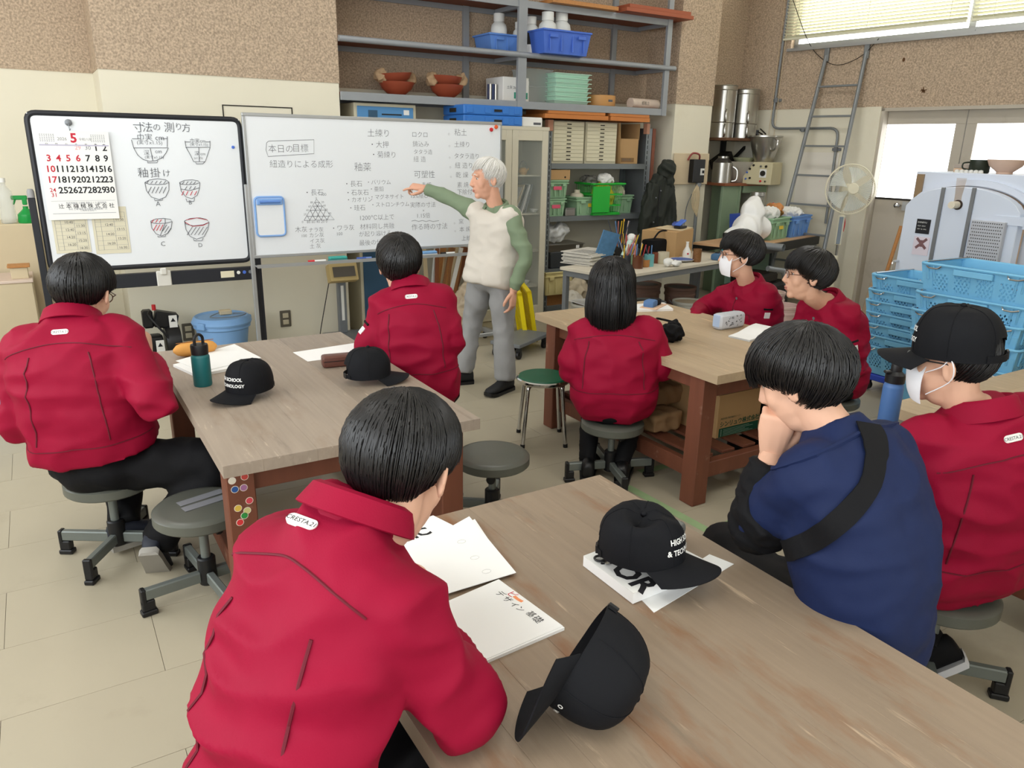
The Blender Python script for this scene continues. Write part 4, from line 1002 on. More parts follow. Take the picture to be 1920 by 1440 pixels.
cal([('陶芸用機械 土練機 電動ろくろ 製造販売', .55, .818, .0125), ('本社 工場 電話 名古屋市 機械設備一式', .56, .888, .0125), ('ご用命は当社へ', .56, .905, .013)], m_ink).build('small_print', mat('grey_print', (130, 132, 140), .7), k)
MB().box(.02*cw, .98*cw, -.0006, -.0001, ch*.835, ch*.850).build('weekday_band', mat('lilac_band', (190, 186, 206), .7), k)
cal([(s, xs[i]*.97, .163, .018) for i, s in enumerate('日月火水木金土')], m_inkb).build('weekday_names', m_inkb, k)
MB().box(.06*cw, .96*cw, -.0006, -.0001, ch*.070, ch*.074).box(.06*cw, .96*cw, -.0006, -.0001, ch*.215, ch*.217).build('rule', mat('grey_print', (130, 132, 140), .7), k)
for u_ in (.02, .72):
    b = MB()
    for i in range(5):
        for j in range(7): b.box((u_+.02+j*.03)*cw, (u_+.035+j*.03)*cw, -.0005, -.0001, ch*(.955-i*.018), ch*(.962-i*.018))
    b.build('mini_month', mat('grey_print', (130, 132, 140), .7), k, kind='stuff')
mh = thing('magnet_hook', 'round grey magnet hook holding the calendar', 'hook', (0.226, YB-.012, 1.739))
MB().lathe([(0, 0), (.02, 0), (.02, .012), (.012, .018), (0, .019)], 18, M=Matrix.Rotation(PI/2, 4, 'X')).build('magnet', m_steel, mh)
MB().tube(spl([(0, -.018, -.01), (0, -.022, -.03), (0, -.03, -.045), (.006, -.038, -.035)], 4), .0022, 6).build('hook', m_steel, mh)
# timetable sheets under the calendar
for q, (xa, za, xb, zb_, lab) in enumerate(((0.056,1.187,0.25,0.957)+('left timetable sheet under the calendar on the black framed board',), (0.275,1.237,0.477,0.942)+('right timetable sheet sticking out below the calendar',))):
    s_ = thing('timetable_sheet', lab, 'paper', (xa, YB-.0135, zb_)); w, h = xb-xa, za-zb_
    MB().box(0, w, -.001, 0, 0, h).build('sheet', mat('yellowed_paper', (220, 214, 190), .8, var=.03), s_)
    b = MB()
    for i in range(9): b.box(.08*w, .94*w, -.0014, -.001, h*(.08+i*.1), h*(.083+i*.1))
    for u_ in (.08, .24, .62, .94): b.box(u_*w-.0008, u_*w+.0008, -.0014, -.001, h*.08, h*.88)
    b.build('ruled_lines', mat('grey_print', (130, 132, 140), .7), s_)
    b = MB()
    for i, s in enumerate(('16:30', '16:20', '15:20', '14:20', '13:15', '12:40', '11:30', '10:40')): b.add(*text(s, .022, Matrix.Translation((.34*w if i % 2 else .66*w, -.0016, h*(.095+i*.1))) @ MXZ))
    b.build('times', m_ink, s_, kind='stuff')
tag(MB().lathe([(0, 0), (.010, 0), (.010, .008), (0, .010)], 14, M=Matrix.Translation((1.177, YB-.012, 1.611)) @ Matrix.Rotation(PI/2, 4, 'X')).build('board_magnet', m_bluec), 'tiny blue magnet near the right edge of the black framed board', 'magnet')
# ------------------------------------------------------------------ wide whiteboard
wx0, wx1 = 1.257, 3.248; wz0, wz1 = 0.885, 1.813
YW = YB-.04
t = thing('wide_whiteboard', 'wide whiteboard with an aluminium frame covered in pottery notes', 'whiteboard', ((wx0+wx1)/2, YW, 0))
MB().box(wx0, wx1, YW-.008, YW+.012, wz0, wz1).build('panel', m_wb, t, world=True)
for bxx in ((wx0-.014, wx1+.014, wz1, wz1+.022), (wx0-.014, wx1+.014, wz0-.022, wz0), (wx0-.014, wx0+.006, wz0, wz1), (wx1-.006, wx1+.014, wz0, wz1)):
    MB().box(bxx[0], bxx[1], YW-.014, YW+.016, bxx[2], bxx[3]).build('frame_rail', m_alu, t, world=True, bevel=.003)
zt = 0.823
MB().box(wx0-.01, wx1+.01, YW-.085, YW-.0, zt-.014, zt-.008).box(wx0-.01, wx1+.01, YW-.088, YW-.083, zt-.02, zt+.004).build('pen_tray', m_alu, t, world=True)
for x in (wx0-.02, wx1+.02):
    MB().box(x-.014, x+.014, YW-.012, YW+.016, .1, (wz0+wz1)/2+.02).build('post', m_alu, t, world=True, bevel=.003)
    MB().box(x-.018, x+.018, YW-.28, YW+.28, .06, .10).build('foot', m_alu, t, world=True, bevel=.004)
    for y in (-.25, .25): MB().cyl((x-.012, YW+y, .028), (x+.012, YW+y, .028), .028, n=14).build('caster', m_black, t, world=True)
MB().box(wx0-.02, wx1+.02, YW-.012, YW+.012, .085, .115).build('base_rail', m_alu, t, world=True, bevel=.003)
xs_ = 1.287
MB().box(xs_-.014, xs_+.014, YW+.03, YW+.055, .1, wz0).build('rear_post', m_bframe, t, world=True)
writing((('本日の',1.4,5.51,1.585,0.0588),('目標',1.565,5.51,1.591,0.0588),('紐造りによる成形',1.402,5.51,1.484,0.0567),('土練り',2.121,5.51,1.704,0.0609),('・大押',2.132,5.51,1.627,0.0525),('・菊練り',2.14,5.51,1.556,0.0525),('ロクロ',2.473,5.51,1.707,0.0462),('鋳込み',2.48,5.51,1.639,0.0462),('タタラ造',2.486,5.51,1.584,0.0399),('紐 造',2.485,5.51,1.528,0.0462),('。粘土',2.777,5.51,1.728,0.0567),('。土練り',2.783,5.51,1.641,0.0483),('。タタラ造り',2.784,5.51,1.555,0.0462),('。紐 造り',2.788,5.51,1.482,0.0504),('。乾 燥',2.794,5.51,1.41,0.0504),('素 焼',2.857,5.51,1.336,0.0462),('下絵付',2.857,5.51,1.281,0.0462),('釉薬',2.011,5.51,1.462,0.0672),('・長石',1.926,5.51,1.35,0.0483),('・石灰石',1.934,5.51,1.288,0.0462),('・カオリン',1.937,5.51,1.238,0.042),('・珪石',1.95,5.51,1.178,0.0462),('・バリウム',2.098,5.51,1.363,0.0399),('・亜鉛',2.119,5.51,1.314,0.0399),('・マグネサイト',2.122,5.51,1.256,0.0399),('・ストロンチウム',2.126,5.51,1.199,0.0399),('1200℃以上で',2.033,5.51,1.104,0.0462),('材料同し共融',2.037,5.51,1.037,0.0462),('が起り溶ける',2.026,5.51,0.984,0.0441),('最後の仕上',2.025,5.51,0.918,0.0462),('可塑性',2.485,5.51,1.411,0.0609),('まで',2.544,5.51,1.339,0.0462),('15%縮む',2.451,5.51,1.258,0.042),('実際の寸法',2.449,5.51,1.189,0.0441),('×',2.552,5.51,1.149,0.0336),('1.15倍',2.5,5.51,1.107,0.0441),('作る時の寸法',2.457,5.51,1.017,0.0525),('。窯',2.824,5.51,1.049,0.0462),('。本 焼',2.83,5.51,0.987,0.0462),('上絵付',2.895,5.51,0.915,0.0462),('・長石',1.629,5.51,1.292,0.0483),('100',1.749,5.51,1.285,0.0294),('木灰',1.548,5.51,1.035,0.0462),('100',1.589,5.51,0.996,0.0294),('ナラ灰',1.646,5.51,1.032,0.0378),('カシ灰',1.647,5.51,0.994,0.0378),('イス灰',1.65,5.51,0.952,0.0378),('土 灰',1.647,5.51,0.915,0.0378),('・ワラ灰',1.811,5.51,1.035,0.0462),('100',1.851,5.51,0.998,0.0336),('0',1.711,5.51,1.263,0.021),('80',1.672,5.51,1.233,0.021),('20',1.752,5.51,1.234,0.021),('60',1.655,5.51,1.205,0.021),('40',1.764,5.51,1.209,0.021),('40',1.637,5.51,1.179,0.021),('60',1.776,5.51,1.18,0.021),('20',1.618,5.51,1.151,0.021),('80',1.801,5.51,1.153,0.021),('0',1.601,5.51,1.097,0.0231),('80 60 40 20 0',1.637,5.51,1.094,0.0273)), YW-.0086, 'writing', m_ink, t, thin=-.014)
LN = MB()
def l2(pts): LN.tube([(x, YW-.0086, z) for x, z in pts], .0014, 4)
for L_ in (((1.394,1.644),(1.408,1.655),(1.724,1.671),(1.719,1.576),(1.397,1.554),(1.386,1.596),(1.394,1.644)),((1.618,1.115),(1.718,1.263),(1.842,1.114),(1.618,1.115)),((1.642,1.143),(1.811,1.14)),((1.668,1.185),(1.781,1.184)),((1.692,1.213),(1.759,1.213)),((1.705,1.239),(1.739,1.24)),((1.66,1.115),(1.642,1.151)),((1.702,1.114),(1.668,1.185)),((1.745,1.114),(1.692,1.213)),((1.788,1.113),(1.705,1.239)),((1.66,1.115),(1.739,1.24)),((1.702,1.114),(1.759,1.213)),((1.745,1.114),(1.781,1.184)),((1.788,1.113),(1.806,1.146)),((2.459,1.084),(2.49,1.089),(2.52,1.079),(2.551,1.086),(2.582,1.076),(2.613,1.083),(2.645,1.074),(2.695,1.08))): l2(L_)
LN.build('diagram_lines', m_ink, t, world=True, kind='stuff')
for px_, m, lab in (((3.163,5.5,1.776), m_red_dot, 'red round magnet at the corner of the wide whiteboard'), ((3.207,5.5,1.797), mat('orange_plastic', (226, 96, 48), .4), 'orange round magnet at the corner of the wide whiteboard')):
    tag(MB().lathe([(0, 0), (.014, 0), (.016, .006), (.013, .014), (0, .017)], 16, M=Matrix.Translation((px_[0], YW-.008, px_[2])) @ Matrix.Rotation(PI/2, 4, 'X')).build('board_magnet', m), lab, 'magnet')
# small hanging whiteboard with blue frame
h0, h1 = (1.28,5.5,1.283), (1.478,5.5,1.017)
t = thing('small_whiteboard', 'small handheld whiteboard in a light blue frame stuck on the wide board', 'whiteboard', (h0[0], YW-.01, h1[2])); w, h = h1[0]-h0[0], h0[2]-h1[2]
m_lb = mat('light_blue_plastic', (128, 168, 222), .45, var=.04)
MB().tube(bend([(w/2, -.008, h), (w, -.008, h), (w, -.008, 0), (0, -.008, 0), (0, -.008, h), (w/2, -.008, h)], .03)[:-1], .008, 8, closed=True).build('frame', m_lb, t)
MB().box(.004, w-.004, -.012, -.002, .004, h-.004).build('panel', m_wb, t)
MB().box(.01, w-.01, -.024, -.008, h*.80, h*.97).build('tray', m_lb, t, bevel=.005); MB().cyl((.03, -.028, h*.88), (w-.03, -.028, h*.88), .009, n=12).build('pen_clip', mat('mid_blue_plastic', (92, 132, 200), .45), t)
# pens and erasers on the tray
def pen(px_, L, mc, mbody, lab, cat='marker'):
    x, _, z = px_; t = thing('marker_pen', lab, cat, (x, YW-.05, zt+.001))
    MB().cyl((0, 0, 0.002), (L*.35, 0, .002), .0095, n=12).build('cap', mc, t); MB().cyl((L*.35, 0, .002), (L, 0, .002), .0085, n=12).build('barrel', mbody, t)
    t.location.z = zt+.0005
m_bpen = mat('blue_marker', (62, 92, 170), .4)
pen((1.618,5.47,0.827), .13, m_red_dot, m_white, 'white marker with a red cap on the board tray')
pen((1.987,5.47,0.817), .07, m_bpen, m_bpen, 'short blue marker on the board tray'); pen((2.033,5.47,0.818), .07, m_bpen, mat('blue_marker_pale', (110, 136, 196), .4), 'pale blue marker at the end of the short blue one')
pen((2.69,5.47,0.801), .12, m_black, m_white, 'white marker with a black cap on the board tray')
for px_, L, m, lab in (((1.773,5.47,0.818), .135, mat('teal_felt', (62, 160, 150), .8), 'teal board eraser on the tray'), ((2.518,5.47,0.815), .13, mat('eraser_blue', (116, 160, 206), .7), 'light blue board eraser on the tray')):
    t = thing('board_eraser', lab, 'eraser', (px_[0], YW-.05, zt-.008))
    MB().box(0, L, -.025, .025, 0, .016).build('felt', m_white if 'blue' in lab else mat('felt_grey', (90, 150, 150), .9), t); MB().box(0, L, -.025, .025, .016, .036).build('grip', m, t, bevel=.006)

# ================================================================== THINGS ON THE TABLES
def cap_thing(label, M, seed=0, crumple=.006, dent=0., text_=True, parent=None, sc=1., textsz=.0175, inside=False, rest=T, lines=(('HIGH SCHOOL', .056), ('& TECHNOLOGY', .032))):
    """baseball cap; local frame: rim in z=0, crown +z, peak toward +y"""
    if parent is None:
        t = thing('baseball_cap', label, 'cap', (0, 0, 0)); t.matrix_basis = M
        M0 = Matrix()
    else: t = parent; M0 = M
    a, b, h = .080*sc, .096*sc, .118*sc
    def crown(az, v):
        e = v*PI/2; r = max(0., math.cos(e))**.60; z = h*math.sin(e)**.92
        fr = max(0, math.cos(az))      # front stands a little taller
        p = V((a*math.sin(az)*r*(1+.05*math.sin(PI*v)), b*math.cos(az)*r*(1+.05*math.sin(PI*v)), z*(1+.10*fr*fr*(1-v))))
        if crumple:
            n_ = noise.noise_vector(p*22+V((seed*5.1, 0, 0)))*crumple*(.3+.7*v)+noise.noise_vector(p*9+V((seed*3.3, 4, 0)))*crumple*1.2*v
            p += n_
        if dent:
            d = math.exp(-((p.x-.028)**2+(p.y-.012)**2)/.0011); p.z -= dent*d
            d = math.exp(-((p.x+.02)**2+(p.y-.06)**2)/.0008); p.z -= dent*.35*d
        return p
    NU, NV = 48, 14; cb = MB(M0); vs = []; fs = []
    for j in range(NV+1):
        for i in range(NU): vs.append(crown(2*PI*i/NU, j/NV*.995))
    for j in range(NV):
        for i in range(NU):
            azd = abs((360*(i+.5)/NU) % 360-180); vv = (j+.5)/NV
            if azd < 34 and vv < .30*math.sqrt(max(0, 1-(azd/34)**2)) and vv > .09: continue
            fs.append((j*NU+i, j*NU+(i+1) % NU, (j+1)*NU+(i+1) % NU, (j+1)*NU+i))
    cb.add(vs, fs); cr = cb.build('crown', m_cap, t, solid=.0022, angle=70)
    bb = MB(M0)
    def brim(u_, v_):
        q = math.radians(-68+136*u_); x0, y0 = a*math.sin(q), b*math.cos(q)
        L = .078*sc*(math.cos(q*1.12)**.55 if abs(q*1.12) < PI/2 else 0)
        x = x0*(1+.10*v_)+0; y = y0+L*v_
        return (x, y, .004-.020*(x/.08)**2*(.35+.65*v_)-.012*v_)
    bb.grid(28, 8, brim); bb.build('peak', m_cap, t, solid=-.0032, angle=60)
    bs_ = MB(M0); bs_.ell(crown(0, .999)+V((0, 0, .002)), (.007, .007, .005), nu=12, nv=7); bs_.build('button', m_cap, t)
    # six panel seams, strap with buckle
    for i in range(6):
        MB(M0).tube([crown(math.radians(60*i+30), v)+V((0, 0, .0004)) for v in lerp(.04, .98, 12)], .0011, 4).build('panel_seam', m_cap, t)
    st = MB(M0); P = [crown(math.radians(180+d), .03)*1.0 for d in range(-42, 43, 6)]
    st.loft([[p*1.012+V((0, 0, z)) for z in (-.006, .010)]+[p*1.03+V((0, 0, z)) for z in (.010, -.006)] for p in P]); st.build('strap', m_cap, t)
    bk = crown(math.radians(160), .03); MB(M0).cbox(bk*1.03+V((0, 0, .003)), (.022, .006, .02), (0, 0, .3)).build('buckle', m_black, t, bevel=.001)
    if inside: MB(M0).cbox(crown(math.radians(172), .3)*.90, (.045, .0015, .03), (.3, 0, .1)).build('care_label', m_paper, t)
    if text_:
        tb = MB()
        for s, zz in lines:
            vs_, fs_ = text(s, textsz, Matrix(), align='CENTER', bold=.0005)
            out = []
            for p in vs_:
                az = -p.x/(b*.93); lo, hi = 0., .9
                for _ in range(14):
                    mid = (lo+hi)/2
                    if crown(az, mid).z < zz+p.y: lo = mid
                    else: hi = mid
                q = crown(az, lo); d = V((q.x, q.y, .02)).normalized(); out.append(M0 @ (q+d*.0022))
            tb.add(out, fs_)
        tb.build('lettering', m_white, t)
    if parent is None:
        lo_ = min((t.matrix_basis @ v.co).z for ch in t.children for v in ch.data.vertices)
        if rest is not None: t.matrix_basis = Matrix.Translation((0, 0, rest+.0005-lo_)) @ t.matrix_basis
    return t
def capM(loc, heading, pitch=0., roll=0.):
    """peak toward heading (0 = +y), pitch lifts the back"""
    return Matrix.Translation(loc) @ Matrix.Rotation(-math.radians(heading), 4, 'Z') @ Matrix.Rotation(math.radians(pitch), 4, 'X') @ Matrix.Rotation(math.radians(roll), 4, 'Y')
cap_thing('black cap lettered in white standing upright beside the teal flask', capM((0.61,2.946,0.693), -117.728257), 1, .003)
cap_thing('black cap with its strap opening turned to the front, beside the brown pencil case', capM((1.081,2.904,0.693), 105.897271), 2, .006, text_=False)
cap_thing('dented black cap lying on the white book on the foreground table', capM((1.078,1.161,0.724), 148.980114, 4, -4), 3, .006, dent=.045, sc=1.05, rest=T+.029)
# cap resting on its side, opening toward the upper left
rg, tc_, u3 = V((math.cos(.5535), -math.sin(.5535), 0)), V((-math.sin(.5535), -math.cos(.5535), 0)), V((0, 0, 1))
zc_ = (rg*.74+tc_*.30-u3*.42).normalized(); yc_ = -rg*.80+tc_*.52-u3*.10; yc_ = (yc_-zc_*yc_.dot(zc_)).normalized(); xc_ = yc_.cross(zc_)
Mc = Matrix((xc_, yc_, zc_)).transposed().to_4x4(); Mc.translation = V((0.699,0.896,0.763))
tc4 = cap_thing('black cap tipped on its side showing the strap, nearest on the foreground table', Mc, 4, .003, text_=True, sc=1.06, inside=True, lines=(('O    W', .016),), textsz=.013)

# the worn cap is a part of its wearer
root, T_, bvh, HM, inv, under = S8
cap_thing('', inv @ HM @ Matrix.Translation((0, -.004, .016)) @ Matrix.Rotation(math.radians(0), 4, 'X') @ Matrix.Scale(1.14, 4), 5, .004, parent=root, textsz=.016)
def quad(name, label, cat, pts, th=.0012, m=None, z=T, part='sheet'):
    c = sum((V(p) for p in pts), V())/len(pts); c.z = z
    t = thing(name, label, cat, c)
    MB().prism([(p[0]-c.x, p[1]-c.y) for p in pts], .0002, th).build(part, m or m_paper, t)
    return t, c
def qtext(t, c, o, xdir, ydir, items, z, m, name='lettering', bold=0.):
    """lettering lying on a table: o origin world xy, xdir/ydir unit xy"""
    b = MB(); M = Matrix(((xdir[0], ydir[0], 0, o[0]), (xdir[1], ydir[1], 0, o[1]), (0, 0, 1, z), (0, 0, 0, 1)))
    for s, x, y, h in items: b.add(*text(s, h, M @ Matrix.Translation((x, y, 0)), bold=bold*h))
    b.build(name, m, t, world=True)
def axes(p, q):
    d = (V(q)-V(p)); d.z = 0; d.normalize(); return (d.x, d.y), (-d.y, d.x)
# ---- left table
quad('notebook', 'white notebook under the loose sheet beside the teal flask', 'notebook', ((0.409,3.512,0.693),(0.468,3.299,0.693),(0.747,3.374,0.693),(0.695,3.628,0.693)), .012)
quad('paper_sheet', 'loose white sheet on the notebook beside the teal flask', 'paper', ((0.427,3.561,0.693),(0.5,3.335,0.693),(0.773,3.44,0.693),(0.721,3.75,0.693)), .0012, z=T+.0125)
quad('paper_sheet', 'white sheet behind the brown pencil case', 'paper', ((0.938,3.513,0.693),(0.953,3.326,0.693),(1.276,3.327,0.693),(1.268,3.551,0.693)))
p = V((0.507,3.579,0.693)); q0, q1 = V((0.433,3.659,0.693)), V((0.627,3.675,0.693))
t = thing('pencil_case', 'orange sausage shaped pencil case behind the teal flask', 'pencil case', (q0+q1)/2)
m_or = mat('orange_fabric', (222, 160, 82), .75, var=.1, vs=10, bump=.1, bs=120)
d = (q1-q0)*.5; k = 12
MB().tube([d*(-1+2*i/k)+V((0, 0, .034)) for i in range(k+1)], [.034*math.sqrt(max(.05, 1-abs(-1+2*i/k)**4)) for i in range(k+1)], 16).build('case', m_or, t, wob=.003, wscale=20)
MB().tube([d*(-.85+1.7*i/6)+V((0, -.006, .0685)) for i in range(7)], .0018, 5).build('zip', mat('brown_zip', (150, 96, 44), .6), t)
def flask(label, loc, r, h, m, style=0, rz=0., mlid=None):
    t = thing('drink_flask', label, 'flask', loc, rz)
    MB().lathe([(0, 0), (r*.94, 0), (r, .006), (r, h*.90), (r*.97, h*.93), (r*.86, h*.97), (r*.80, h)], 28).build('body', m, t)
    lid = mlid or m_black
    if style == 0:
        MB().lathe([(0, h-.004), (r*.92, h-.002), (r*.95, h+.03), (r*.9, h+.038), (0, h+.04)], 28).build('lid', lid, t)
        MB().tube(spl([(-r*.55, 0, h+.035), (-r*.5, 0, h+.066), (0, 0, h+.078), (r*.5, 0, h+.066), (r*.55, 0, h+.035)], 4), .006, 8).build('carry_loop', lid, t)
    elif style == 1:
        MB().lathe([(0, h-.004), (r*.96, h-.002), (r*.96, h+.028), (r*.72, h+.034), (r*.55, h+.040), (r*.55, h+.062), (r*.5, h+.066), (0, h+.066)], 28).build('lid', lid, t)
        MB().tube(spl([(-r*.95, 0, h+.015), (-r*1.3, 0, h+.05), (-r*1.1, 0, h+.075), (-r*.5, 0, h+.07)], 4), .0035, 8).build('bail', m_chrome, t)
        MB().cbox((r*.75, 0, h+.036), (r*.9, .022, .010)).build('spout_lever', lid, t, bevel=.003)
    else:
        MB().lathe([(0, h-.002), (r*1.0, h), (r*1.0, h+.004), (r*.98, h+.05), (r*.9, h+.058), (0, h+.06)], 28).build('lid', lid, t)
        MB().cbox((r*.92, 0, h+.03), (.012, .022, .04)).build('latch', m_black, t, bevel=.003)
    return t
f1 = flask('teal drink flask with a black loop lid on the left table', (0.474,3.177,0.693), .036, .135, mat('teal_enamel', (30, 104, 106), .4, var=.05), 0, .5)
qx = MB(); qx.add(*text('THERMO', .010, Matrix.Translation((.0363, -.006, .08)) @ Matrix.Rotation(PI/2, 4, 'Z') @ Matrix.Rotation(PI/2, 4, 'X')))
t = thing('pencil_case', 'brown leather pencil case behind the strap side cap', 'pencil case', (1.0725,3.174,0.693), -0.141897)
m_lea = mat('brown_leather', (96, 56, 46), .45, var=.12, vs=12, bump=.12, bs=120, coat=.15)
MB().cbox((0, .02, .027), (.19, .062, .054)).build('case', m_lea, t, bevel=.016, bseg=3)
MB().tube([(-.09, -.0115, .03), (.09, -.0115, .03)], .0016, 5).build('zip', m_black, t); MB().tube([(-.085, -.0095, .012), (.085, -.0095, .012)], .001, 5).build('stitching', m_reds, t)
# ---- right table
t, c = quad('notebook', 'exercise books stacked behind the student with shoulder length hair', 'notebook', ((3.056,3.494,0.693),(3.28,3.418,0.693),(3.368,3.597,0.693),(3.16,3.642,0.693)), .014, part='cover')
t = thing('pen_roll', 'blue and black pen roll on the exercise books', 'pencil case', (3.214,3.541,0.7075), .5)
MB().cbox((-.03, 0, .022), (.09, .07, .044)).build('denim_side', mat('denim_blue', (86, 122, 170), .8, var=.1, vs=30), t, bevel=.015, bseg=2); MB().cbox((.045, 0, .02), (.07, .072, .04)).build('flap', m_blk, t, bevel=.012, bseg=2)
MB().cbox((0, -.01, .002), (.20, .11, .004)).build('card', mat('orange_white_card', (226, 190, 160), .6, var=.2, vs=30), t)
t = thing('drawstring_pouch', 'black mesh pouch with a loop handle on the right table', 'pouch', (2.727,2.839,0.693))
mp = remesh(MB().ell((0, 0, .045), (.075, .055, .046)).ell((.03, .02, .075), (.035, .03, .035)), .006, 4); tw(mp, .014, 22, (1, 1, 1), .005, 2.)
link('bag', smoothall(mp), m_blk, t); MB().tube(spl([(-.06, .02, .06), (-.07, .05, .115), (-.01, .06, .105), (.03, .03, .095)], 5), .006, 6).build('handle', m_blk, t)
t = thing('pencil_case', 'pale grey pencil case with small dark squiggles on the right table', 'pencil case', (3.24,2.906,0.693), 0.017619)
m_pg = mat('pale_grey_canvas', (200, 203, 210), .8, var=.03)
MB().cbox((0, .02, .045), (.205, .075, .09)).build('case', m_pg, t, bevel=.028, bseg=3)
b = MB()
for i in range(18):
    x, z = random.uniform(-.08, .08), random.uniform(.02, .075); r_ = .006
    b.tube([(x+r_*math.cos(q), -.0185, z+r_*math.sin(q)) for q in [random.random()*6+k*.6 for k in range(5)]], .0009, 4)
b.build('squiggles', m_inkb, t, kind='stuff'); MB().cbox((-.1, .02, .05), (.008, .05, .07)).build('blue_end', mat('pale_blue_canvas', (176, 196, 226), .8), t, bevel=.004)
t = thing('open_notebook', 'open white notebook with lifted pages on the right table', 'notebook', (3.202,2.755,0.693), 0.163069)
for k in range(3): MB().grid(10, 2, lambda u_, v_: (-.13+.26*u_, -.10+.13*v_, .002+k*.004+(.05-.014*k)*math.sin(PI*u_*.5)**2*(1 if k else .3))).build('page', m_paper, t, solid=.0012)
flask('black drink flask with a latch lid on the right table', (3.674,2.657,0.693), .034, .165, mat('glossy_black', (14, 14, 16), .2, var=.1, coat=.3), 2, -.8)
# cartons and paper sacks on the shelf below
f0, f1_ = V((2.829,2.561,0.222)), V((3.133,2.554,0.222)); hz = -0.0
t = thing('cardboard_box', 'cardboard box with green company print under the light work table', 'box', (f0.x, f0.y, .221))
w = (f1_-f0).length+.02; hgt = .235
MB().box(0, w, 0, .36, 0, hgt).build('carton', m_card, t, bevel=.003)
MB().box(-.012, w+.012, -.010, .19, hgt, hgt+.005).build('flap', m_card, t); MB().box(.05, w-.05, .06, .30, hgt+.005, hgt+.006).build('tape', mat('dark_tape', (92, 82, 84), .5), t)
m_gp = mat('dark_green_print', (18, 78, 58), .7, var=.06)
MB().box(.02, w-.01, -.0012, 0, .004, .052).build('green_band', m_gp, t)
b = MB(); b.add(*text('シンリュウ株式会社', .033, Matrix.Translation((.022, -.0012, .062)) @ MXZ, bold=.0008)); b.build('company_print', m_gp, t)
b = MB(); b.add(*text('陶芸材料 陶芸機材メーカー', .0125, Matrix.Translation((.025, -.0012, .10)) @ MXZ)); b.build('small_print', m_gp, t)
b = MB()
for i in range(5): b.box(.032, .04, -.0016, -.0012, .009+i*.008, .013+i*.008); b.box(.05, w-.05-(i*7 % 3)*.03, -.0016, -.0012, .0095+i*.008, .0115+i*.008)
b.build('white_print', mat('pale_green_print', (150, 178, 160), .7), t)
for k, (px_, z_, lab) in enumerate((((2.642,2.732,0.222), .223, 'brown paper sack lying lowest under the light work table'), ((2.73,2.82,0.222), .335, 'brown paper sack on top of another under the light work table'))):
    t = thing('paper_sack', lab, 'sack', (px_[0]+.03, px_[1]+.16, z_), .0)
    sm = remesh(MB().cbox((0, 0, .058), (.20, .30, .105)), .012, 8, .6); tw(sm, .012, 11, (1, 1, 1), .006, k*3.)
    link('sack', smoothall(sm), mat('kraft_paper', (150, 118, 84), .8, var=.1, vs=6), t)
    MB().tube([(-.137, -.1, .06), (-.137, .12, .06)], .002, 4).build('fold_line', mat('kraft_dark', (110, 84, 58), .8), t)
# ---- foreground table
t, c = quad('magazine', 'white magazine with heavy black letters under the blank sheets', 'magazine', ((0.608,1.639,0.693),(0.646,1.526,0.693),(0.818,1.568,0.693),(0.79,1.669,0.693)), .006, part='cover')
xd, yd = axes((0.667,1.574,0.693), (0.81,1.589,0.693))
qtext(t, c, (0.695,1.577,0.693), xd, yd, [('IC', 0, 0, .055)], T+.0064, m_inkb, bold=.03)
t, c = quad('paper_sheet', 'upper blank drawing sheet with faint pencil circles', 'paper', ((0.619,1.513,0.693),(0.644,1.312,0.693),(0.831,1.31,0.693),(0.869,1.611,0.693)), .0015, z=T+.008)
b = MB()
for o in ((0.787,1.5,0.693), (0.779,1.416,0.693), (0.773,1.348,0.693)): b.tube([(o[0]-c.x+.011*math.cos(q), o[1]-c.y+.008*math.sin(q), .0018) for q in [2*PI*i/16 for i in range(16)]], .0004, 4, closed=True)
b.build('pencil_circles', mat('pencil_grey', (196, 196, 194), .8), t)
quad('paper_sheet', 'second blank drawing sheet just beneath the upper one', 'paper', ((0.625,1.504,0.693),(0.649,1.318,0.693),(0.821,1.316,0.693),(0.876,1.593,0.693)), .0012, z=T+.0065)
t, c = quad('drawing_pad', 'white sketch pad with red and black handwriting on the foreground table', 'sketch pad', ((0.587,1.279,0.693),(0.595,1.07,0.693),(0.809,1.083,0.693),(0.782,1.307,0.693)), .007, part='pad')
MB().prism([(V(p)-c)[:2] for p in ((0.587,1.279,0.693), (0.597,1.073,0.693), (0.808,1.088,0.693), (0.782,1.307,0.693))], .0072, .0084).build('top_sheet', m_paper, t)
xd, yd = axes((0.768,1.295,0.693), (0.794,1.087,0.693))
qtext(t, c, (0.746,1.263,0.693), xd, yd, [('デ', 0, 0, .022), ('ザ', .026, -.001, .022), ('イ', .052, -.001, .020), ('ン', .072, .0, .020), ('基', .100, .006, .021), ('礎', .122, .004, .023)], T+.0087, m_inkb)
qtext(t, c, (0.761,1.249,0.693), xd, yd, [('ピ', 0, .006, .024)], T+.0087, m_inkr, 'red_letter')
st_ = MB().tube(spl([(0, 0, 0), (.014, -.001, 0), (.028, .001, 0)], 4), .0042, 8).build('orange_stroke', mat('orange_crayon', (240, 150, 100), .7), t)
p_ = V((0.777,1.231,0.693))-c; st_.matrix_basis = Matrix.Translation((p_.x, p_.y, .0085)) @ Matrix.Rotation(math.atan2(xd[1], xd[0]), 4, 'Z') @ Matrix.Diagonal((1, 1, .1, 1))
quad('paper_sheet', 'white sheet poking out from under the dented cap', 'paper', ((1.023,1.095,0.693),(1.013,1.037,0.693),(1.318,1.093,0.693),(1.3,1.156,0.693)))
pts = ((0.993,1.267,0.693),(0.993,1.084,0.693),(1.236,1.093,0.693),(1.211,1.282,0.693))
t, c = quad('paperback_book', 'thick white book with heavy black letters under the dented cap', 'book', pts, .026, z=T+.0015, part='pages')
MB().prism([(V(p)-c)[:2] for p in pts], .0262, .0275).build('cover', m_white, t)
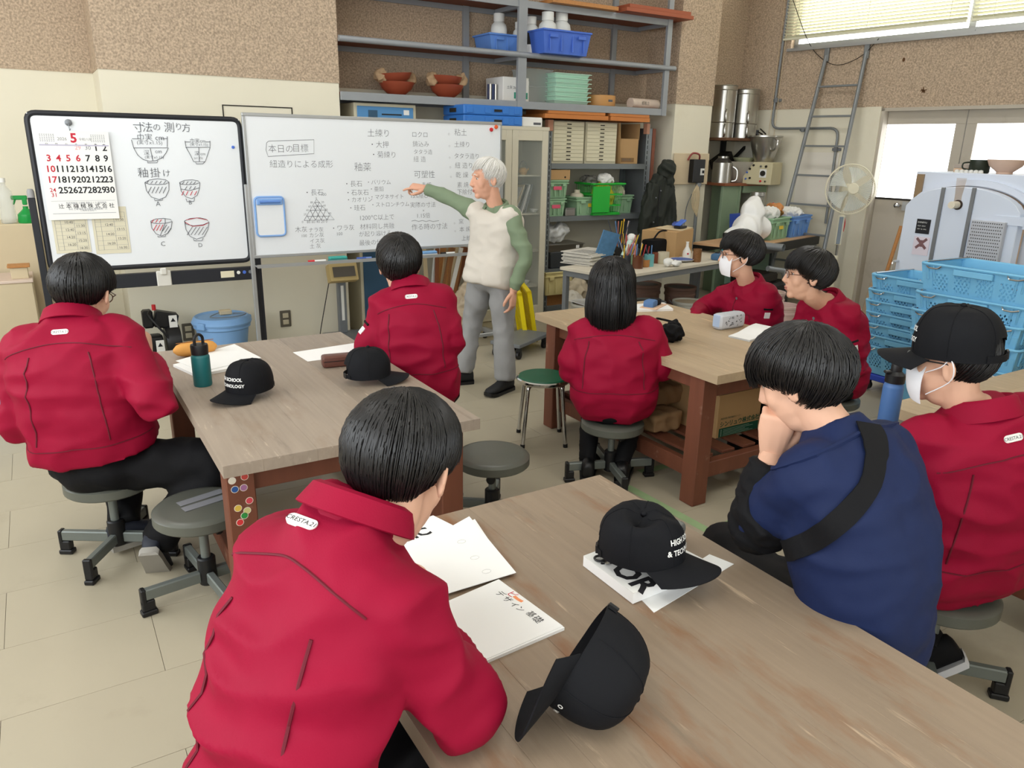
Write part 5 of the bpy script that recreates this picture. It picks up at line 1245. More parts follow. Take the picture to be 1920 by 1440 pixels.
xd, yd = axes(pts[1], pts[0]); xd = (-xd[0], -xd[1]); yd = (-yd[0], -yd[1])
qtext(t, c, V(pts[0]).lerp(V(pts[1]), .1)+V((yd[0], yd[1], 0))*.012, xd, yd, [('VOR', .008, .004, .082)], T+.0015+.0278, m_inkb, bold=.035)
t = thing('key_ring', 'black ring with a small tag at the corner of the white book', 'key ring', (1.013,1.231,0.723))
MB().tube([(.012*math.cos(q), .012*math.sin(q), .004) for q in [2*PI*i/14 for i in range(14)]], .003, 6, closed=True).build('ring', m_black, t); MB().cbox((.004, -.016, .002), (.012, .022, .003)).build('tag', m_chrome, t)
sm = remesh(MB().ell((0, 0, .03), (.035, .03, .03)), .006, 2); tw(sm, .012, 25, (1, 1, 1), .004, 6.)
o = link('stone', smoothall(sm), mat('grey_stone_cloth', (122, 124, 120), .9, var=.2, vs=20, bump=.2)); o.location = (1.257,1.24,0.693)
tag(o, 'crumpled grey lump behind the dented cap', 'cloth')
# ---- right edge table
flask('steel blue flask with a black spout lid and wire bail', (2.561,1.506,0.663), .035, .20, mat('steel_blue_enamel', (74, 112, 168), .45, var=.05), 1, 2.6)
quad('paper_sheet', 'sheets lying on the right edge table before the student in a cap', 'paper', ((3.02,1.696,0.693),(2.991,1.594,0.693),(3.15,1.563,0.693),(3.173,1.69,0.693)), .004)
quad('paper_sheet', 'white sheet behind the shoulder of the student in a cap', 'paper', ((3.233,1.542,0.693),(3.24,1.46,0.693),(3.345,1.466,0.693),(3.328,1.548,0.693)), .003)

# ================================================================== BACKGROUND ALONG THE BACK WALL
m_beige = mat('beige_plaster_block', (206, 190, 158), .8, var=.06, vs=4)
m_lblue = mat('light_blue_bin', (128, 172, 222), .45, var=.06)
m_sky_bl = mat('sky_blue_crate', (122, 190, 228), .45, var=.06, vs=5)
# left corner: ledge, cabinet, bottles
struct(MB().box(XL, -.03, 6.42, YR, 0, 1.066).build('wall_ledge', m_beige, bevel=.008))
t = thing('low_cabinet', 'low beige cabinet with a pale top edge in the left corner', 'cabinet', (-.6, 6.1, 0))
MB().box(-.5, .495, -.12, .28, 0, .72).build('carcass', m_beige, t, bevel=.006); MB().box(-.5, .50, -.125, .28, .72, .738).build('top_edge', mat('pale_pink_edge', (214, 194, 178), .7), t, bevel=.003)
MB().box(.05, .36, -.1205, -.1195, .18, .33).build('dark_opening', m_dark, t)
t = thing('wooden_block', 'small wooden block on the low beige cabinet', 'block', (-0.152, 6.1, .738))
MB().box(-.07, .03, -.05, .05, 0, .075).build('block', m_beige, t, bevel=.003); MB().box(-.085, .045, -.06, .06, .075, .09).build('wood_cap', m_wood2, t, bevel=.002)
t = thing('spray_bottle', 'green spray bottle on the ledge beside the black framed board', 'bottle', (-0.08, 6.5, 1.066))
m_gg = mat('green_clear_plastic', (30, 150, 70), .25, var=.1)
MB().lathe([(0, 0), (.055, 0), (.06, .01), (.056, .06), (.03, .085), (.017, .10), (.017, .115), (0, .115)], 20).build('bottle', m_gg, t)
MB().cbox((0, 0, .15), (.03, .03, .05)).cbox((-.03, 0, .175), (.10, .024, .03)).cbox((-.06, 0, .15), (.012, .014, .05), (0, .4, 0)).build('trigger_head', m_gg, t, bevel=.005)
t = thing('clear_bottle', 'clear plastic bottle with a white cap on the left ledge', 'bottle', (-0.192, 6.5, 1.066))
MB().lathe([(0, 0), (.045, 0), (.05, .01), (.05, .17), (.045, .22), (.016, .26), (.016, .28)], 20).build('bottle', m_glass, t); MB().lathe([(0, .28), (.02, .28), (.02, .31), (0, .31)], 16).build('cap', m_white, t)
t = thing('waste_bin', 'light blue waste bin at the left edge filled with rubbish', 'bin', (-0.364,5.385,0.0))
MB().lathe([(0, 0), (.125, 0), (.165, .26), (.175, .265), (.175, .28), (.158, .28), (.12, .02), (0, .02)], 28).build('bin', m_lblue, t)
for k in range(9):
    a = k*.9; MB().cbox((.07*math.cos(a), .07*math.sin(a), .28+.015*(k % 4)), (.12, .03, .012), (.6*math.sin(k), .8*math.cos(k*2), a)).build('rubbish', (m_dark, m_beige, m_wood2, m_white)[k % 4], t)
t = thing('magazine_pile', 'white magazines piled in the left corner', 'magazine', (-0.317, 5.8, .12))
for k in range(5): MB().cbox((.01*(k % 2), 0, .05+k*.035), (.22, .28, .03), (0, 0, .1*k)).build('magazine', (m_white, m_dark, m_beige)[k % 3], t)
t.location.z = .0; t.matrix_basis = Matrix.Translation(t.location)
MB().box(-.12, .12, -.15, .15, 0, .035).build('base', m_dark, t)
# vacuum pump
t = thing('vacuum_pump', 'black belt driven pump with warning labels on the floor below the boards', 'pump', (0.635, 5.98, 0))
MB().box(-.14, .14, -.10, .14, .0, .10).build('base', mat('pale_green_metal', (150, 160, 140), .5), t, bevel=.006)
MB().cyl((-.15, -.02, .21), (.01, -.02, .21), .075, n=20).build('motor', m_black, t, bevel=.008); MB().cbox((-.07, -.03, .22), (.15, .15, .13)).build('motor_cover', m_black, t, bevel=.02, bseg=2)
MB().lathe([(0, -.05), (.11, -.05), (.12, -.03), (.12, .05), (0, .06)], 24, M=Matrix.Translation((.08, .0, .22)) @ Matrix.Rotation(PI/2, 4, 'Y')).build('flywheel_guard', m_black, t)
MB().cbox((.05, .03, .38), (.16, .10, .12), (0, .25, 0)).cbox((-.07, .02, .40), (.07, .09, .13)).build('cylinder_head', m_black, t, bevel=.012)
MB().tube(spl([(-.05, .0, .46), (-.07, -.05, .44), (-.02, -.09, .36), (.05, -.10, .25), (.07, -.12, .1)], 5), .008, 6).build('hose', m_black, t)
for x, y, z in ((.09, -.058, .38), (-.02, -.107, .215)):
    o = MB().cbox((x, y, z), (.055, .002, .09)).build('warning_label', m_white, t); MB().prism([(-.017, -.012), (.017, -.012), (0, .017)], 0, .001, Matrix.Translation((x, y-.0012, z+.01)) @ MXZ).build('warning_triangle', m_inkb, o)
MB().cyl((-.02, .02, .46), (-.02, .02, .50), .014, n=10).build('valve', m_red_dot, t)
# round blue lidded bin with a small adapter on top
t = thing('lidded_bin', 'light blue round bin with a lid standing below the wide whiteboard', 'bin', (1.065, 5.93, 0))
MB().lathe([(0, 0), (.15, 0), (.19, .30), (.205, .31), (.205, .34), (.19, .34), (.145, .02), (0, .02)], 32).build('tub', m_lblue, t)
MB().lathe([(0, .355), (.10, .355), (.17, .345), (.212, .335), (.218, .35), (.20, .385), (.19, .392), (.17, .38), (.10, .388), (0, .39)], 32).build('lid', m_lblue, t)
for q in (.3, 2.1, 3.8): MB().cbox((.215*math.cos(q), .215*math.sin(q), .345), (.03, .07, .05), (0, 0, q)).build('latch', m_lblue, t, bevel=.006)
t2 = thing('power_adapter', 'small cream adapter with a cord lying on the blue bin lid', 'adapter', (1.10, 5.95, .391))
MB().cbox((0, 0, .018), (.09, .05, .035)).build('case', m_beige, t2, bevel=.006); MB().tube(spl([(-.04, 0, .02), (-.12, -.06, .006), (-.10, -.12, .006), (.05, -.14, .006), (.14, -.06, .008), (.05, -.03, .01)], 6), .0035, 5).build('cord', m_steel, t2)
# floor scale
t = thing('platform_scale', 'beige digital floor scale on a grey column below the wide whiteboard', 'scale', (2.10, 6.05, 0))
MB().box(-.17, .17, -.25, .2, .03, .09).build('platform', m_steel, t, bevel=.006); MB().box(-.035, .035, .12, .17, .09, .55).build('column', m_steel, t, bevel=.004)
MB().box(-.012, .012, .117, .121, .2, .5).build('scale_strip', m_white, t)
hd_ = MB(); hd_.cbox((0, .10, .61), (.245, .10, .15), (-.35, 0, 0)); hd_.build('display_head', mat('beige_plastic', (206, 182, 126), .5, var=.04), t, bevel=.012, bseg=2)
MB().cbox((.0, .045, .63), (.19, .004, .085), (-.35, 0, 0)).build('display_panel', mat('grey_panel', (98, 92, 84), .4), t)
for x, m in ((-.06, m_red_dot), (.07, m_dark)): MB().lathe([(0, 0), (.012, 0), (.012, .008), (0, .008)], 12, M=Matrix.Translation((x, .051, .605)) @ Matrix.Rotation(PI/2-.35, 4, 'X')).build('button', m, t)
MB().tube(spl([(-.10, .14, .55), (-.14, .16, .35), (-.19, .18, .1), (-.21, .15, .0)], 5), .004, 5).build('power_cord', m_black, t)
# tall locker with blue doors
t = thing('tall_locker', 'tall cream locker with steel blue doors behind the wide whiteboard', 'locker', (2.36, 6.36, 0))
w = 2.90-2.36; MB().box(-.02, w, 0, .38, 0, 1.975).build('carcass', mat('cream_steel', (206, 198, 172), .5, var=.04), t, bevel=.004)
m_lk = mat('steel_blue_paint', (84, 140, 190), .45, var=.05); m_lk2 = mat('slate_blue_paint', (52, 84, 110), .5, var=.05)
MB().box(.005, w-.03, -.012, 0, 1.0, 1.95).build('upper_door', m_lk, t, bevel=.003); MB().box(.005, w-.03, -.012, 0, .09, .97).build('lower_door', m_lk2, t, bevel=.003)
MB().box(.10, .18, -.016, -.012, 1.86, 1.92).build('recessed_pull', m_lk2, t); MB().box(.22, .40, -.016, -.012, 1.885, 1.895).build('card_slot', m_dark, t); MB().box(.42, .47, -.0145, -.012, 1.89, 1.93).build('label', m_white, t)
# leaning planks in a rack
for k in range(11):
    x = 2.93+k*.022; L_ = .62+.1*((k*7) % 5)/4; a = (-.12, .03, .10, -.05, .16, .08, .2, .05, .24, .12, .02)[k]
    t = thing('wooden_plank', ('pale narrow batten', 'white painted batten', 'brown batten', 'reddish plank', 'wide brown plank')[k % 5]+' leaning in the bundle behind the second student, number %s from the left' % ('one two three four five six seven eight nine ten eleven'.split()[k]), 'plank', (x, 6.16+.03*(k % 3), 0), group='planks bundled beside the glass cabinet')
    mk = (mat('pale_batten', (206, 186, 150), .7), m_white, m_wood2, mat('reddish_plank', (140, 86, 56), .6, var=.2, st=(10, 1, 1)), mat('brown_plank', (150, 104, 66), .6, var=.2, st=(10, 1, 1)))[k % 5]
    MB().cbox((math.sin(a)*.35, 0, .36), (.035+.02*(k % 3), .018, .72+L_*.12), (.12, a, .2*(k % 2))).build('board', mk, t, bevel=.0015)
    t.location.z = .02; t.matrix_basis = Matrix.Translation(t.location)
t = thing('plank_box', 'cardboard tub holding the bundle of planks', 'box', (3.07, 6.20, 0)); MB().box(-.20, .20, -.10, -.09, 0, .3).box(-.20, .20, .11, .12, 0, .3).box(-.20, -.19, -.10, .12, 0, .3).box(.19, .20, -.10, .12, 0, .3).build('tub', m_card, t)
t = thing('plastic_bag', 'clear plastic bag of clay scraps on the floor by the planks', 'bag', (3.12, 5.86, 0.02))
bmx = remesh(MB().ell((0, 0, .22), (.16, .13, .22)).ell((.03, 0, .42), (.08, .07, .08)), .012, 3); tw(bmx, .03, 12, (1, 1, 1), .01, 4.); link('bag', smoothall(bmx), mat('clear_bag_scraps', (196, 178, 152), .3, var=.25, vs=14), t)
# yellow folding crates and dolly
m_yel = mat('yellow_plastic', (238, 214, 20), .45, var=.06)
for k, (x, y, rz) in enumerate(((3.58, 5.62, 1.15), (3.70, 5.66, 1.15))):
    t = thing('folded_crate', ('yellow folded crate leaning inmost behind the teacher', 'yellow folded crate leaning outermost behind the teacher')[k], 'crate', (x, y, 0), rz)
    b = MB(); W_, H_ = .50, .46
    b.box(-W_/2, W_/2, -.02, .02, 0, .03).box(-W_/2, W_/2, -.02, .02, H_-.03, H_).box(-W_/2, -W_/2+.03, -.02, .02, 0, H_).box(W_/2-.03, W_/2, -.02, .02, 0, H_); b.build('rim', m_yel, t, bevel=.004)
    g_ = MB()
    for i in range(13): g_.box(-W_/2+.035+i*.034, -W_/2+.047+i*.034, -.006, .006, .02, H_-.02)
    for j in range(7): g_.box(-W_/2+.02, W_/2-.02, -.005, .005, .05+j*.058, .062+j*.058)
    g_.build('mesh_panel', m_yel, t)
    for z in (.12, .34): MB().cbox((W_/2+.012, 0, z), (.03, .03, .02)).build('hinge', m_yel, t, bevel=.003)
    for o in t.children: pass
    t.matrix_basis = t.matrix_basis @ Matrix.Rotation(-.16, 4, 'X')
t = thing('flat_dolly', 'grey flat dolly on casters behind the teacher', 'dolly', (3.30, 5.22, 0), .5)
MB().box(-.26, .26, -.14, .14, .10, .13).build('deck', m_steel, t, bevel=.004); MB().cyl((-.28, 0, .12), (-.42, 0, .30), .012, n=8).build('handle', m_steel, t)
for x in (-.22, .22):
    for y in (-.11, .11): MB().cyl((x, y-.012, .035), (x, y+.012, .035), .035, n=14).box(x-.015, x+.015, y-.018, y+.018, .035, .10).build('caster', m_black, t)
# ------------------------------------------------------------------ glass cabinet
m_cab = mat('cream_cabinet_steel', (208, 202, 182), .5, var=.03)
m_cglass = mat('cabinet_glass', (190, 200, 195), .06, alpha=.16, var=.0)
cx0, cx1, cz = 3.31, 4.10, 1.825
t = thing('glass_cabinet', 'tall cream cabinet with glazed doors behind the teacher', 'cabinet', (cx0, 6.09, 0)); W_ = cx1-cx0; Dp = .42
for bxx in ((0, .02, 0, Dp, 0, cz-.031), (W_-.02, W_, 0, Dp, 0, cz-.031), (.02, W_-.02, Dp-.015, Dp, .06, cz-.031), (-.002, W_+.002, -.022, Dp, cz-.03, cz), (.021, W_-.021, .002, Dp, 0, .06)): MB().box(*bxx).build('carcass_panel', m_cab, t)
for z in (.36, .70, 1.05, 1.40): MB().box(.02, W_-.02, .04, Dp-.015, z-.012, z).build('shelf', m_cab, t)
for s in (0, 1):
    x0, x1 = (.005, W_/2-.002) if s == 0 else (W_/2+.002, W_-.005)
    d = MB().box(x0, x0+.065, -.02, 0, .07, cz-.03).box(x1-.065, x1, -.02, 0, .07, cz-.03).box(x0+.065, x1-.065, -.02, 0, .07, .18).box(x0+.065, x1-.065, -.02, 0, cz-.12, cz-.03).build('door', m_cab, t, bevel=.002)
    MB().box(x0+.065, x1-.065, -.012, -.008, .18, cz-.12).build('pane', m_cglass, d)
MB().cbox((W_/2+.025, -.03, 1.05), (.016, .02, .12)).build('handle', m_dark, t, bevel=.003)
for k in range(26): pass
hs_ = MB()
for k in range(30): hs_.box(W_-.10, W_-.088, Dp-.02, Dp-.0155, .22+k*.05, .235+k*.05)
hs_.build('shelf_slots', m_dark, t, kind='stuff')
t = thing('small_teapot', 'small ochre teapot with a wire handle on the top cabinet shelf', 'teapot', (3.31+.62, 6.24, 1.40))
MB().lathe([(0, 0), (.03, .0), (.042, .025), (.035, .055), (.015, .065), (0, .068)], 18).build('pot', mat('ochre_glaze', (196, 152, 84), .4, var=.2), t); MB().tube([(.04*math.cos(q), 0, .05+.075*math.sin(q)) for q in lerp(0, PI, 10)], .003, 5).build('handle', m_steel, t); MB().tube([(.035, 0, .03), (.065, 0, .055)], [.009, .005], 8).build('spout', mat('ochre_glaze', (196, 152, 84), .4), t)
for k in range(4):
    t = thing('picture_tile', ('slanted grey tile nearest the door', 'second slanted tile', 'third slanted pale tile', 'fourth slanted tile at the left')[k]+' on the second cabinet shelf', 'tile', (3.31+.66-.035*k, 6.28, 1.05), group='tiles in the glass cabinet')
    MB().cbox((0, 0, .135), (.012, .2, .27), (0, .28+.04*k, 0)).build('tile', (m_steel, m_white, m_dark, m_beige)[k], t, bevel=.002); MB().cbox((-.008, 0, .135), (.003, .16, .22), (0, .28+.04*k, 0)).build('inner_face', m_white, t)
for k in range(5):
    t = thing('glass_ware', 'small pale dish, number %s on the cabinet shelves' % 'one two three four five'.split()[k], 'dish', (3.31+.50+.06*k, 6.22+.03*(k % 2), (1.40, .70, .70, .36, 1.05)[k]), group='dishes in the glass cabinet')
    MB().lathe([(0, 0), (.02, 0), (.04, .02), (.045, .035), (.04, .035), (.02, .008), (0, .006)], 16).build('dish', m_white, t)
# on top of the cabinet: folded blue containers and a white box
for k in range(2):
    t = thing('folding_container', ('lower blue folded container on the glass cabinet', 'upper blue folded container on the glass cabinet')[k], 'container', (3.60, 6.32, cz+k*.085), group='blue folded containers')
    m_fb = mat('bright_blue_plastic', (56, 120, 200), .45, var=.05)
    MB().box(-.36, .24, -.20, .20, 0, .082).build('shell', m_fb, t, bevel=.008)
    for x in (-.30, -.12, .06, .18): MB().box(x-.03, x+.03, -.206, -.20, .015, .065).build('rib', m_fb, t, bevel=.002)
    MB().box(-.366, -.36, -.06, .06, .02, .055).build('hand_slot', m_dark, t); MB().box(-.06, .02, -.207, -.206, .03, .05).build('front_slot', m_dark, t)
t = thing('white_appliance', 'flat white boxed appliance on the right end of the glass cabinet', 'box', (3.96, 6.30, cz)); MB().box(-.10, .13, -.13, .13, 0, .085).build('case', m_white, t, bevel=.008); MB().box(.03, .11, -.132, -.13, .02, .04).build('print', m_ink, t)
# ------------------------------------------------------------------ steel wall shelf
ZM, ZL, ZT = 2.464, 2.047, 2.89
m_shelf = mat('grey_shelf_steel', (150, 154, 158), .45, .15, var=.06, vs=10); m_shelfb = mat('red_brown_shelf_board', (132, 78, 52), .65, var=.15, st=(1, 8, 8))
sx0, sx1 = XP1+.004, 5.705
t = thing('steel_shelving', 'long grey steel wall shelf with brown boards above the cabinets', 'shelf', ((sx0+sx1)/2, 6.3, ZL))
for z, hh in ((ZL, .062), (ZM, .0), (ZT, .055)):
    for xa, xb in ((sx0, 3.93), (3.93, sx1)):
        MB().box(xa, xb, 6.305, YR-.01, z-.016, z).build('shelf_board', m_shelfb, t, world=True)
        if hh: MB().box(xa, xb, 6.295, 6.31, z-hh, z+.004).build('front_rail', m_shelf, t, world=True, bevel=.002)
        else:
            MB().cyl((xa, 6.285, z-.02), (xb+(.07 if xb == sx1 else 0), 6.285, z-.02), .024, n=14).build('front_pipe', m_shelf, t, world=True)
        MB().box(xa, xb, YR-.03, YR-.015, z-.06, z-.017).build('rear_rail', m_shelf, t, world=True)
for x in (3.93, sx1-.03):
    MB().box(x-.045 if x < 5 else x-.03, x+.045 if x < 5 else x+.03, 6.288, 6.32, ZL-.062, 3.4).build('front_post', m_shelf, t, world=True)
    MB().box(x-.35, x-.29, YR-.04, YR-.01, ZL-.05, 3.4).build('rear_post', m_shelf, t, world=True)
    for z in (ZL, ZM, ZT): MB().box(x-.02, x+.02, 6.325, YR-.045, z-.055, z-.018).build('bracket', m_shelf, t, world=True)
# boards on the top shelf
for k, (xa, xb, y, z, lab) in enumerate(((4.20, 4.95, 6.22, ZT+.005, 'pale board lying on the top shelf over its front edge'), (5.0, 5.86, 6.16, ZT+.005, 'lower red brown board sticking out at the right end of the top shelf'), (5.05, 5.84, 6.18, ZT+.041, 'upper red brown board sticking out at the right end of the top shelf'))):
    o = MB().box(xa, xb, y, y+.45, z, z+.034).build('loose_board', mat('orange_brown_board', (158, 84, 56), .55, var=.12, st=(1, 8, 8)) if k else m_wood2, bevel=.002); tag(o, lab, 'board', 'boards on the top shelf')
# upper level: blue baskets with jars
def basket(name, label, loc, w, d, h, m, rz=0., holes=False):
    t = thing(name, label, 'basket', loc, rz); th = .006
    b = MB()
    for z0, z1, k in ((0, .012, 1), (h-.02, h, 1.08)): pass
    b.taper((0, 0, 0), (w*.88, d*.88), (w*.88, d*.88), .006)
    def side(x0, x1, y0, y1, X0, X1, Y0_, Y1_): b.add([(x0, y0, 0), (x1, y1, 0), (X1, Y1_, h), (X0, Y0_, h), ], [(0, 1, 2, 3)])
    s = MB()
    bw, bd, tw_, td_ = w*.44, d*.44, w*.5, d*.5
    for (a, c, A, C_) in (((-bw, -bd), (bw, -bd), (-tw_, -td_), (tw_, -td_)), ((bw, -bd), (bw, bd), (tw_, -td_), (tw_, td_)), ((bw, bd), (-bw, bd), (tw_, td_), (-tw_, td_)), ((-bw, bd), (-bw, -bd), (-tw_, td_), (-tw_, -td_))):
        s.add([(a[0], a[1], 0), (c[0], c[1], 0), (C_[0], C_[1], h), (A[0], A[1], h)], [(0, 1, 2, 3)])
    s.build('wall', m, t, solid=th); b.build('bottom', m, t)
    MB().box(-tw_-.012, tw_+.012, -td_-.012, -td_+.006, h-.016, h).box(-tw_-.012, tw_+.012, td_-.006, td_+.012, h-.016, h).box(-tw_-.012, -tw_+.006, -td_, td_, h-.016, h).box(tw_-.006, tw_+.012, -td_, td_, h-.016, h).build('rim', m, t, bevel=.003)
    for x in (-.36, -.12, .12, .36): MB().cbox((x*w, -d*.475-.004, h*.5), (.012, .010, h*.8), (-.06*d/h*.5, 0, 0)).build('rib', m, t)
    for sx in (-1, 1): MB().cbox((sx*w*.3, -td_-.012, h*.72), (w*.16, .012, h*.14)).build('hook_lug', m, t, bevel=.002)
    return t
def jar(label, loc, r, h, mb_, mc=m_white, band=None):
    t = thing('plastic_jar', label, 'jar', loc, group='jars in the blue baskets')
    MB().lathe([(0, 0), (r, 0), (r, h*.62), (r*.9, h*.72), (r*.55, h*.80), (r*.55, h*.82), (0, h*.82)], 22).build('jar', mb_, t)
    MB().lathe([(0, h*.80), (r*.66, h*.80), (r*.66, h), (0, h)], 20).build('lid', mc, t)
    if band: MB().lathe([(r*1.005, h*.25), (r*1.01, h*.27), (r*1.01, h*.55), (r*1.005, h*.57)], 22).build('contents', band, t)
m_jar = mat('milky_jar', (226, 228, 226), .4, var=.03); m_powder = mat('brown_powder', (150, 116, 92), .8, var=.15, vs=20)
basket('storage_basket', 'blue basket with jars on the middle shelf in front of the post', (4.33, 6.34, ZM+.002), .52, .36, .20, m_bluec)
basket('storage_basket', 'lighter blue basket behind the shelf post on the middle shelf', (3.93, 6.60, ZM+.002), .50, .30, .16, mat('light_cobalt_plastic', (96, 142, 216), .5))
for k, (x, y, r, h, mk, bd, lab) in enumerate(((4.24, 6.36, .085, .36, m_jar, None, 'white jar at the middle of the front blue basket'), (4.42, 6.40, .09, .38, m_jar, m_powder, 'jar of brown powder at the right of the front blue basket'), (4.12, 6.45, .07, .32, m_jar, m_dark, 'dark filled jar at the left of the front blue basket'), (3.86, 6.60, .075, .34, m_jar, None, 'white jar in the lighter blue basket'), (4.05, 6.55, .06, .28, m_jar, None, 'small white jar between the two blue baskets'))):
    jar(lab, (x, y, ZM+.008), r, h, mk, band=bd)
# lower level of the wall shelf
m_terra = mat('terracotta_glaze', (150, 74, 52), .35, var=.12, vs=6)
def bowl(label, loc, r, h, m=None, group=None, tilt=0.):
    t = thing('bowl', label, 'bowl', loc, group=group)
    b = MB().lathe([(0, 0), (r*.42, 0), (r*.42, .012), (r*.5, .02), (r*.85, h*.55), (r, h), (r*.96, h), (r*.8, h*.57), (r*.45, .032), (0, .03)], 30, M=Matrix.Rotation(tilt, 4, 'Y')); b.build('bowl', m or m_terra, t); return t
def crumple(name, label, loc, sz, m, seed=0, amp=.02, cat='paper', sc=14, parent=None):
    me = remesh(MB().ell((0, 0, sz[2]), sz), max(.006, min(sz)*.1), 1); tw(me, amp, sc, (1, 1, 1), amp*.4, seed)
    if parent: return link(name, smoothall(me, 40), m, parent)
    o = link(name, smoothall(me, 40), m); o.location = loc
    lo = min(v.co.z for v in me.vertices)
    for v in me.vertices: v.co.z -= lo
    return tag(o, label, cat)
m_kraft = mat('crumpled_brown_paper', (168, 140, 108), .85, var=.12)
x1b = 2.795; x2b = 3.267
for xx, yo, nm in ((x1b, .02, 'left'), (x2b, .0, 'right')):
    b1 = bowl('lower terracotta bowl of the %s pair on the wall shelf' % nm, (xx, 6.5+yo, ZL), .155, .115, group='terracotta bowls on the wall shelf')
    b2 = bowl('upper terracotta bowl of the %s pair on the wall shelf' % nm, (xx-.01, 6.5+yo, ZL+.085), .15, .10, group='terracotta bowls on the wall shelf', tilt=-.08 if nm == 'left' else .05)
    for k in range(5 if nm == 'right' else 3):
        a = (2.6, 3.4, .3, 5.6, 2.0)[k]; crumple('wrapping_paper', 'brown paper scrap tucked %s of the %s bowls' % (('left', 'front left', 'right', 'front right', 'behind')[k], nm), (xx+.15*math.cos(a), 6.5+yo+.10*math.sin(a), ZL+.10), (.05, .035, .055), m_kraft, k*2.+xx, .02)
t = thing('battery_pack', 'upright pack of silver blue cells beside the white box on the wall shelf', 'batteries', (3.751, 6.5, ZL))
for k in range(6): MB().cyl((-.04+.028*(k % 3), -.015+.03*(k//3), 0), (-.04+.028*(k % 3), -.015+.03*(k//3), .15), .0135, n=12).build('cell', (m_stainless, mat('navy_wrap', (40, 52, 92), .4))[k % 2], t)
t = thing('paper_carton', 'white carton with a green label open to the right on the wall shelf', 'box', (3.935, 6.42, ZL))
MB().box(-.14, .14, -.02, .30, 0, .215).build('carton', m_white, t, bevel=.003); MB().box(-.02, .13, -.022, -.02, .03, .085).build('green_label', mat('label_green', (60, 156, 130), .6), t)
b = MB(); b.add(*text('ヘルメス', .035, Matrix.Translation((-.005, -.0225, .045)) @ MXZ)); b.add(*text('土灰 2kg', .03, Matrix.Translation((-.10, -.0225, .115)) @ MXZ)); b.build('print', m_ink, t); MB().cbox((.19, .06, .10), (.11, .004, .19), (0, 0, .9)).build('flap', m_white, t)
for k, (z, w_) in enumerate(((0, .26), (.155, .30))):
    t = thing('clear_container', ('lower clear plastic box beside the mint trays', 'upper clear plastic box beside the mint trays')[k], 'container', (4.24, 6.6, ZL+z)); MB().taper((0, 0, 0), (w_*.86, .22), (w_, .25), .15).build('tub', mat('clear_tub', (206, 212, 208), .2, alpha=.5, var=.02), t); MB().box(-w_/2-.006, w_/2+.006, -.13, .13, .145, .155).build('rim', m_glass, t)
m_mint = mat('mint_tray', (190, 226, 206), .45, var=.03, rnd=.04)
for k in range(7):
    t = thing('mint_tray', 'pale mint tray, %s from the bottom of the stack on the wall shelf' % 'first second third fourth fifth sixth seventh'.split()[k], 'tray', (4.53, 6.48, ZL+k*.040), .02*((k*5) % 3-1), group='stack of mint trays')
    b = MB(); b.taper((0, 0, 0), (.37, .27), (.40, .30), .034); b.build('tray', m_mint, t, bevel=.003); MB().box(-.215, .215, -.165, .165, .030, .037).build('rim', m_mint, t, bevel=.002)
t = thing('round_wooden_box', 'round bent wood box on the wall shelf', 'box', (4.975, 6.48, ZL)); MB().lathe([(0, .006), (.155, .006), (.158, .012), (.158, .105), (.15, .108), (0, .108)], 30).build('drum', mat('bent_wood', (196, 146, 88), .5, var=.08), t); MB().box(-.01, .04, -.160, -.157, .045, .065).build('brand_mark', m_ink, t)
t = thing('paper_tube', 'printed paper tube lying at the right end of the wall shelf', 'tube', (5.52, 6.42, ZL+.05), .12); MB().cyl((-.22, 0, 0), (.18, 0, 0), .05, n=20).build('tube', mat('printed_wrap', (214, 196, 180), .5, var=.25, vs=9), t); MB().lathe([(0, 0), (.045, 0), (.045, .003), (0, .003)], 20, M=Matrix.Translation((.18, 0, 0)) @ Matrix.Rotation(PI/2, 4, 'Y')).build('hollow_end', m_dark, t)
b = MB(); b.add(*text('紙粘土', .04, Matrix.Translation((-.1, -.0505, -.01)) @ MXZ)); b.build('print', m_inkb, t)

# ================================================================== RACK, PILLAR, BACK TABLE, RIGHT SIDE
# ------------------------------------------------------------------ steel rack
m_ang = mat('slotted_angle', (122, 128, 130), .45, .3, var=.08); m_slot = mat('slot_hole', (30, 32, 34), .8)
RX0, RX1, RY0, RY1 = 4.29, 5.57, 6.365, 6.77
t = thing('steel_rack', 'slotted steel rack full of crates and drawers beside the pillar', 'rack', ((RX0+RX1)/2, RY0, 0))
for x in (RX0, RX1):
    for y in (RY0, RY1):
        s = 1 if x == RX0 else -1; q = 1 if y == RY0 else -1
        p_ = MB().box(min(x, x+s*.045), max(x, x+s*.045), min(y, y+q*.003), max(y, y+q*.003), 0, 1.90).box(min(x, x+s*.003), max(x, x+s*.003), min(y+q*.003, y+q*.045), max(y+q*.003, y+q*.045), 0, 1.90).build('post', m_ang, t, world=True)
        if y == RY0:
            b = MB()
            for k in range(36): b.box(x+s*.018, x+s*.026, y-.0012, y-.0002, .04+k*.052, .075+k*.052) if s > 0 else b.box(x-.026, x-.018, y-.0012, y-.0002, .04+k*.052, .075+k*.052)
            b.build('slots', m_slot, p_, world=True, kind='stuff')
            MB().box(min(x-.01, x+s*.05), max(x-.01, x+s*.05), y-.008, y+.05, 1.80, 1.905).build('corner_wrap', mat('brown_tape_wrap', (176, 128, 104), .7), p_, world=True, bevel=.003)
RZ = (1.50, .989, .462, .08)
for z in RZ:
    MB().box(RX0+.004, RX1-.004, RY0+.004, RY1-.004, z-.004, z).build('shelf', m_ang, t, world=True); MB().box(RX0+.046, RX1-.046, RY0-.004, RY0+.0, z-.05, z+.001).build('front_lip', m_ang, t, world=True)
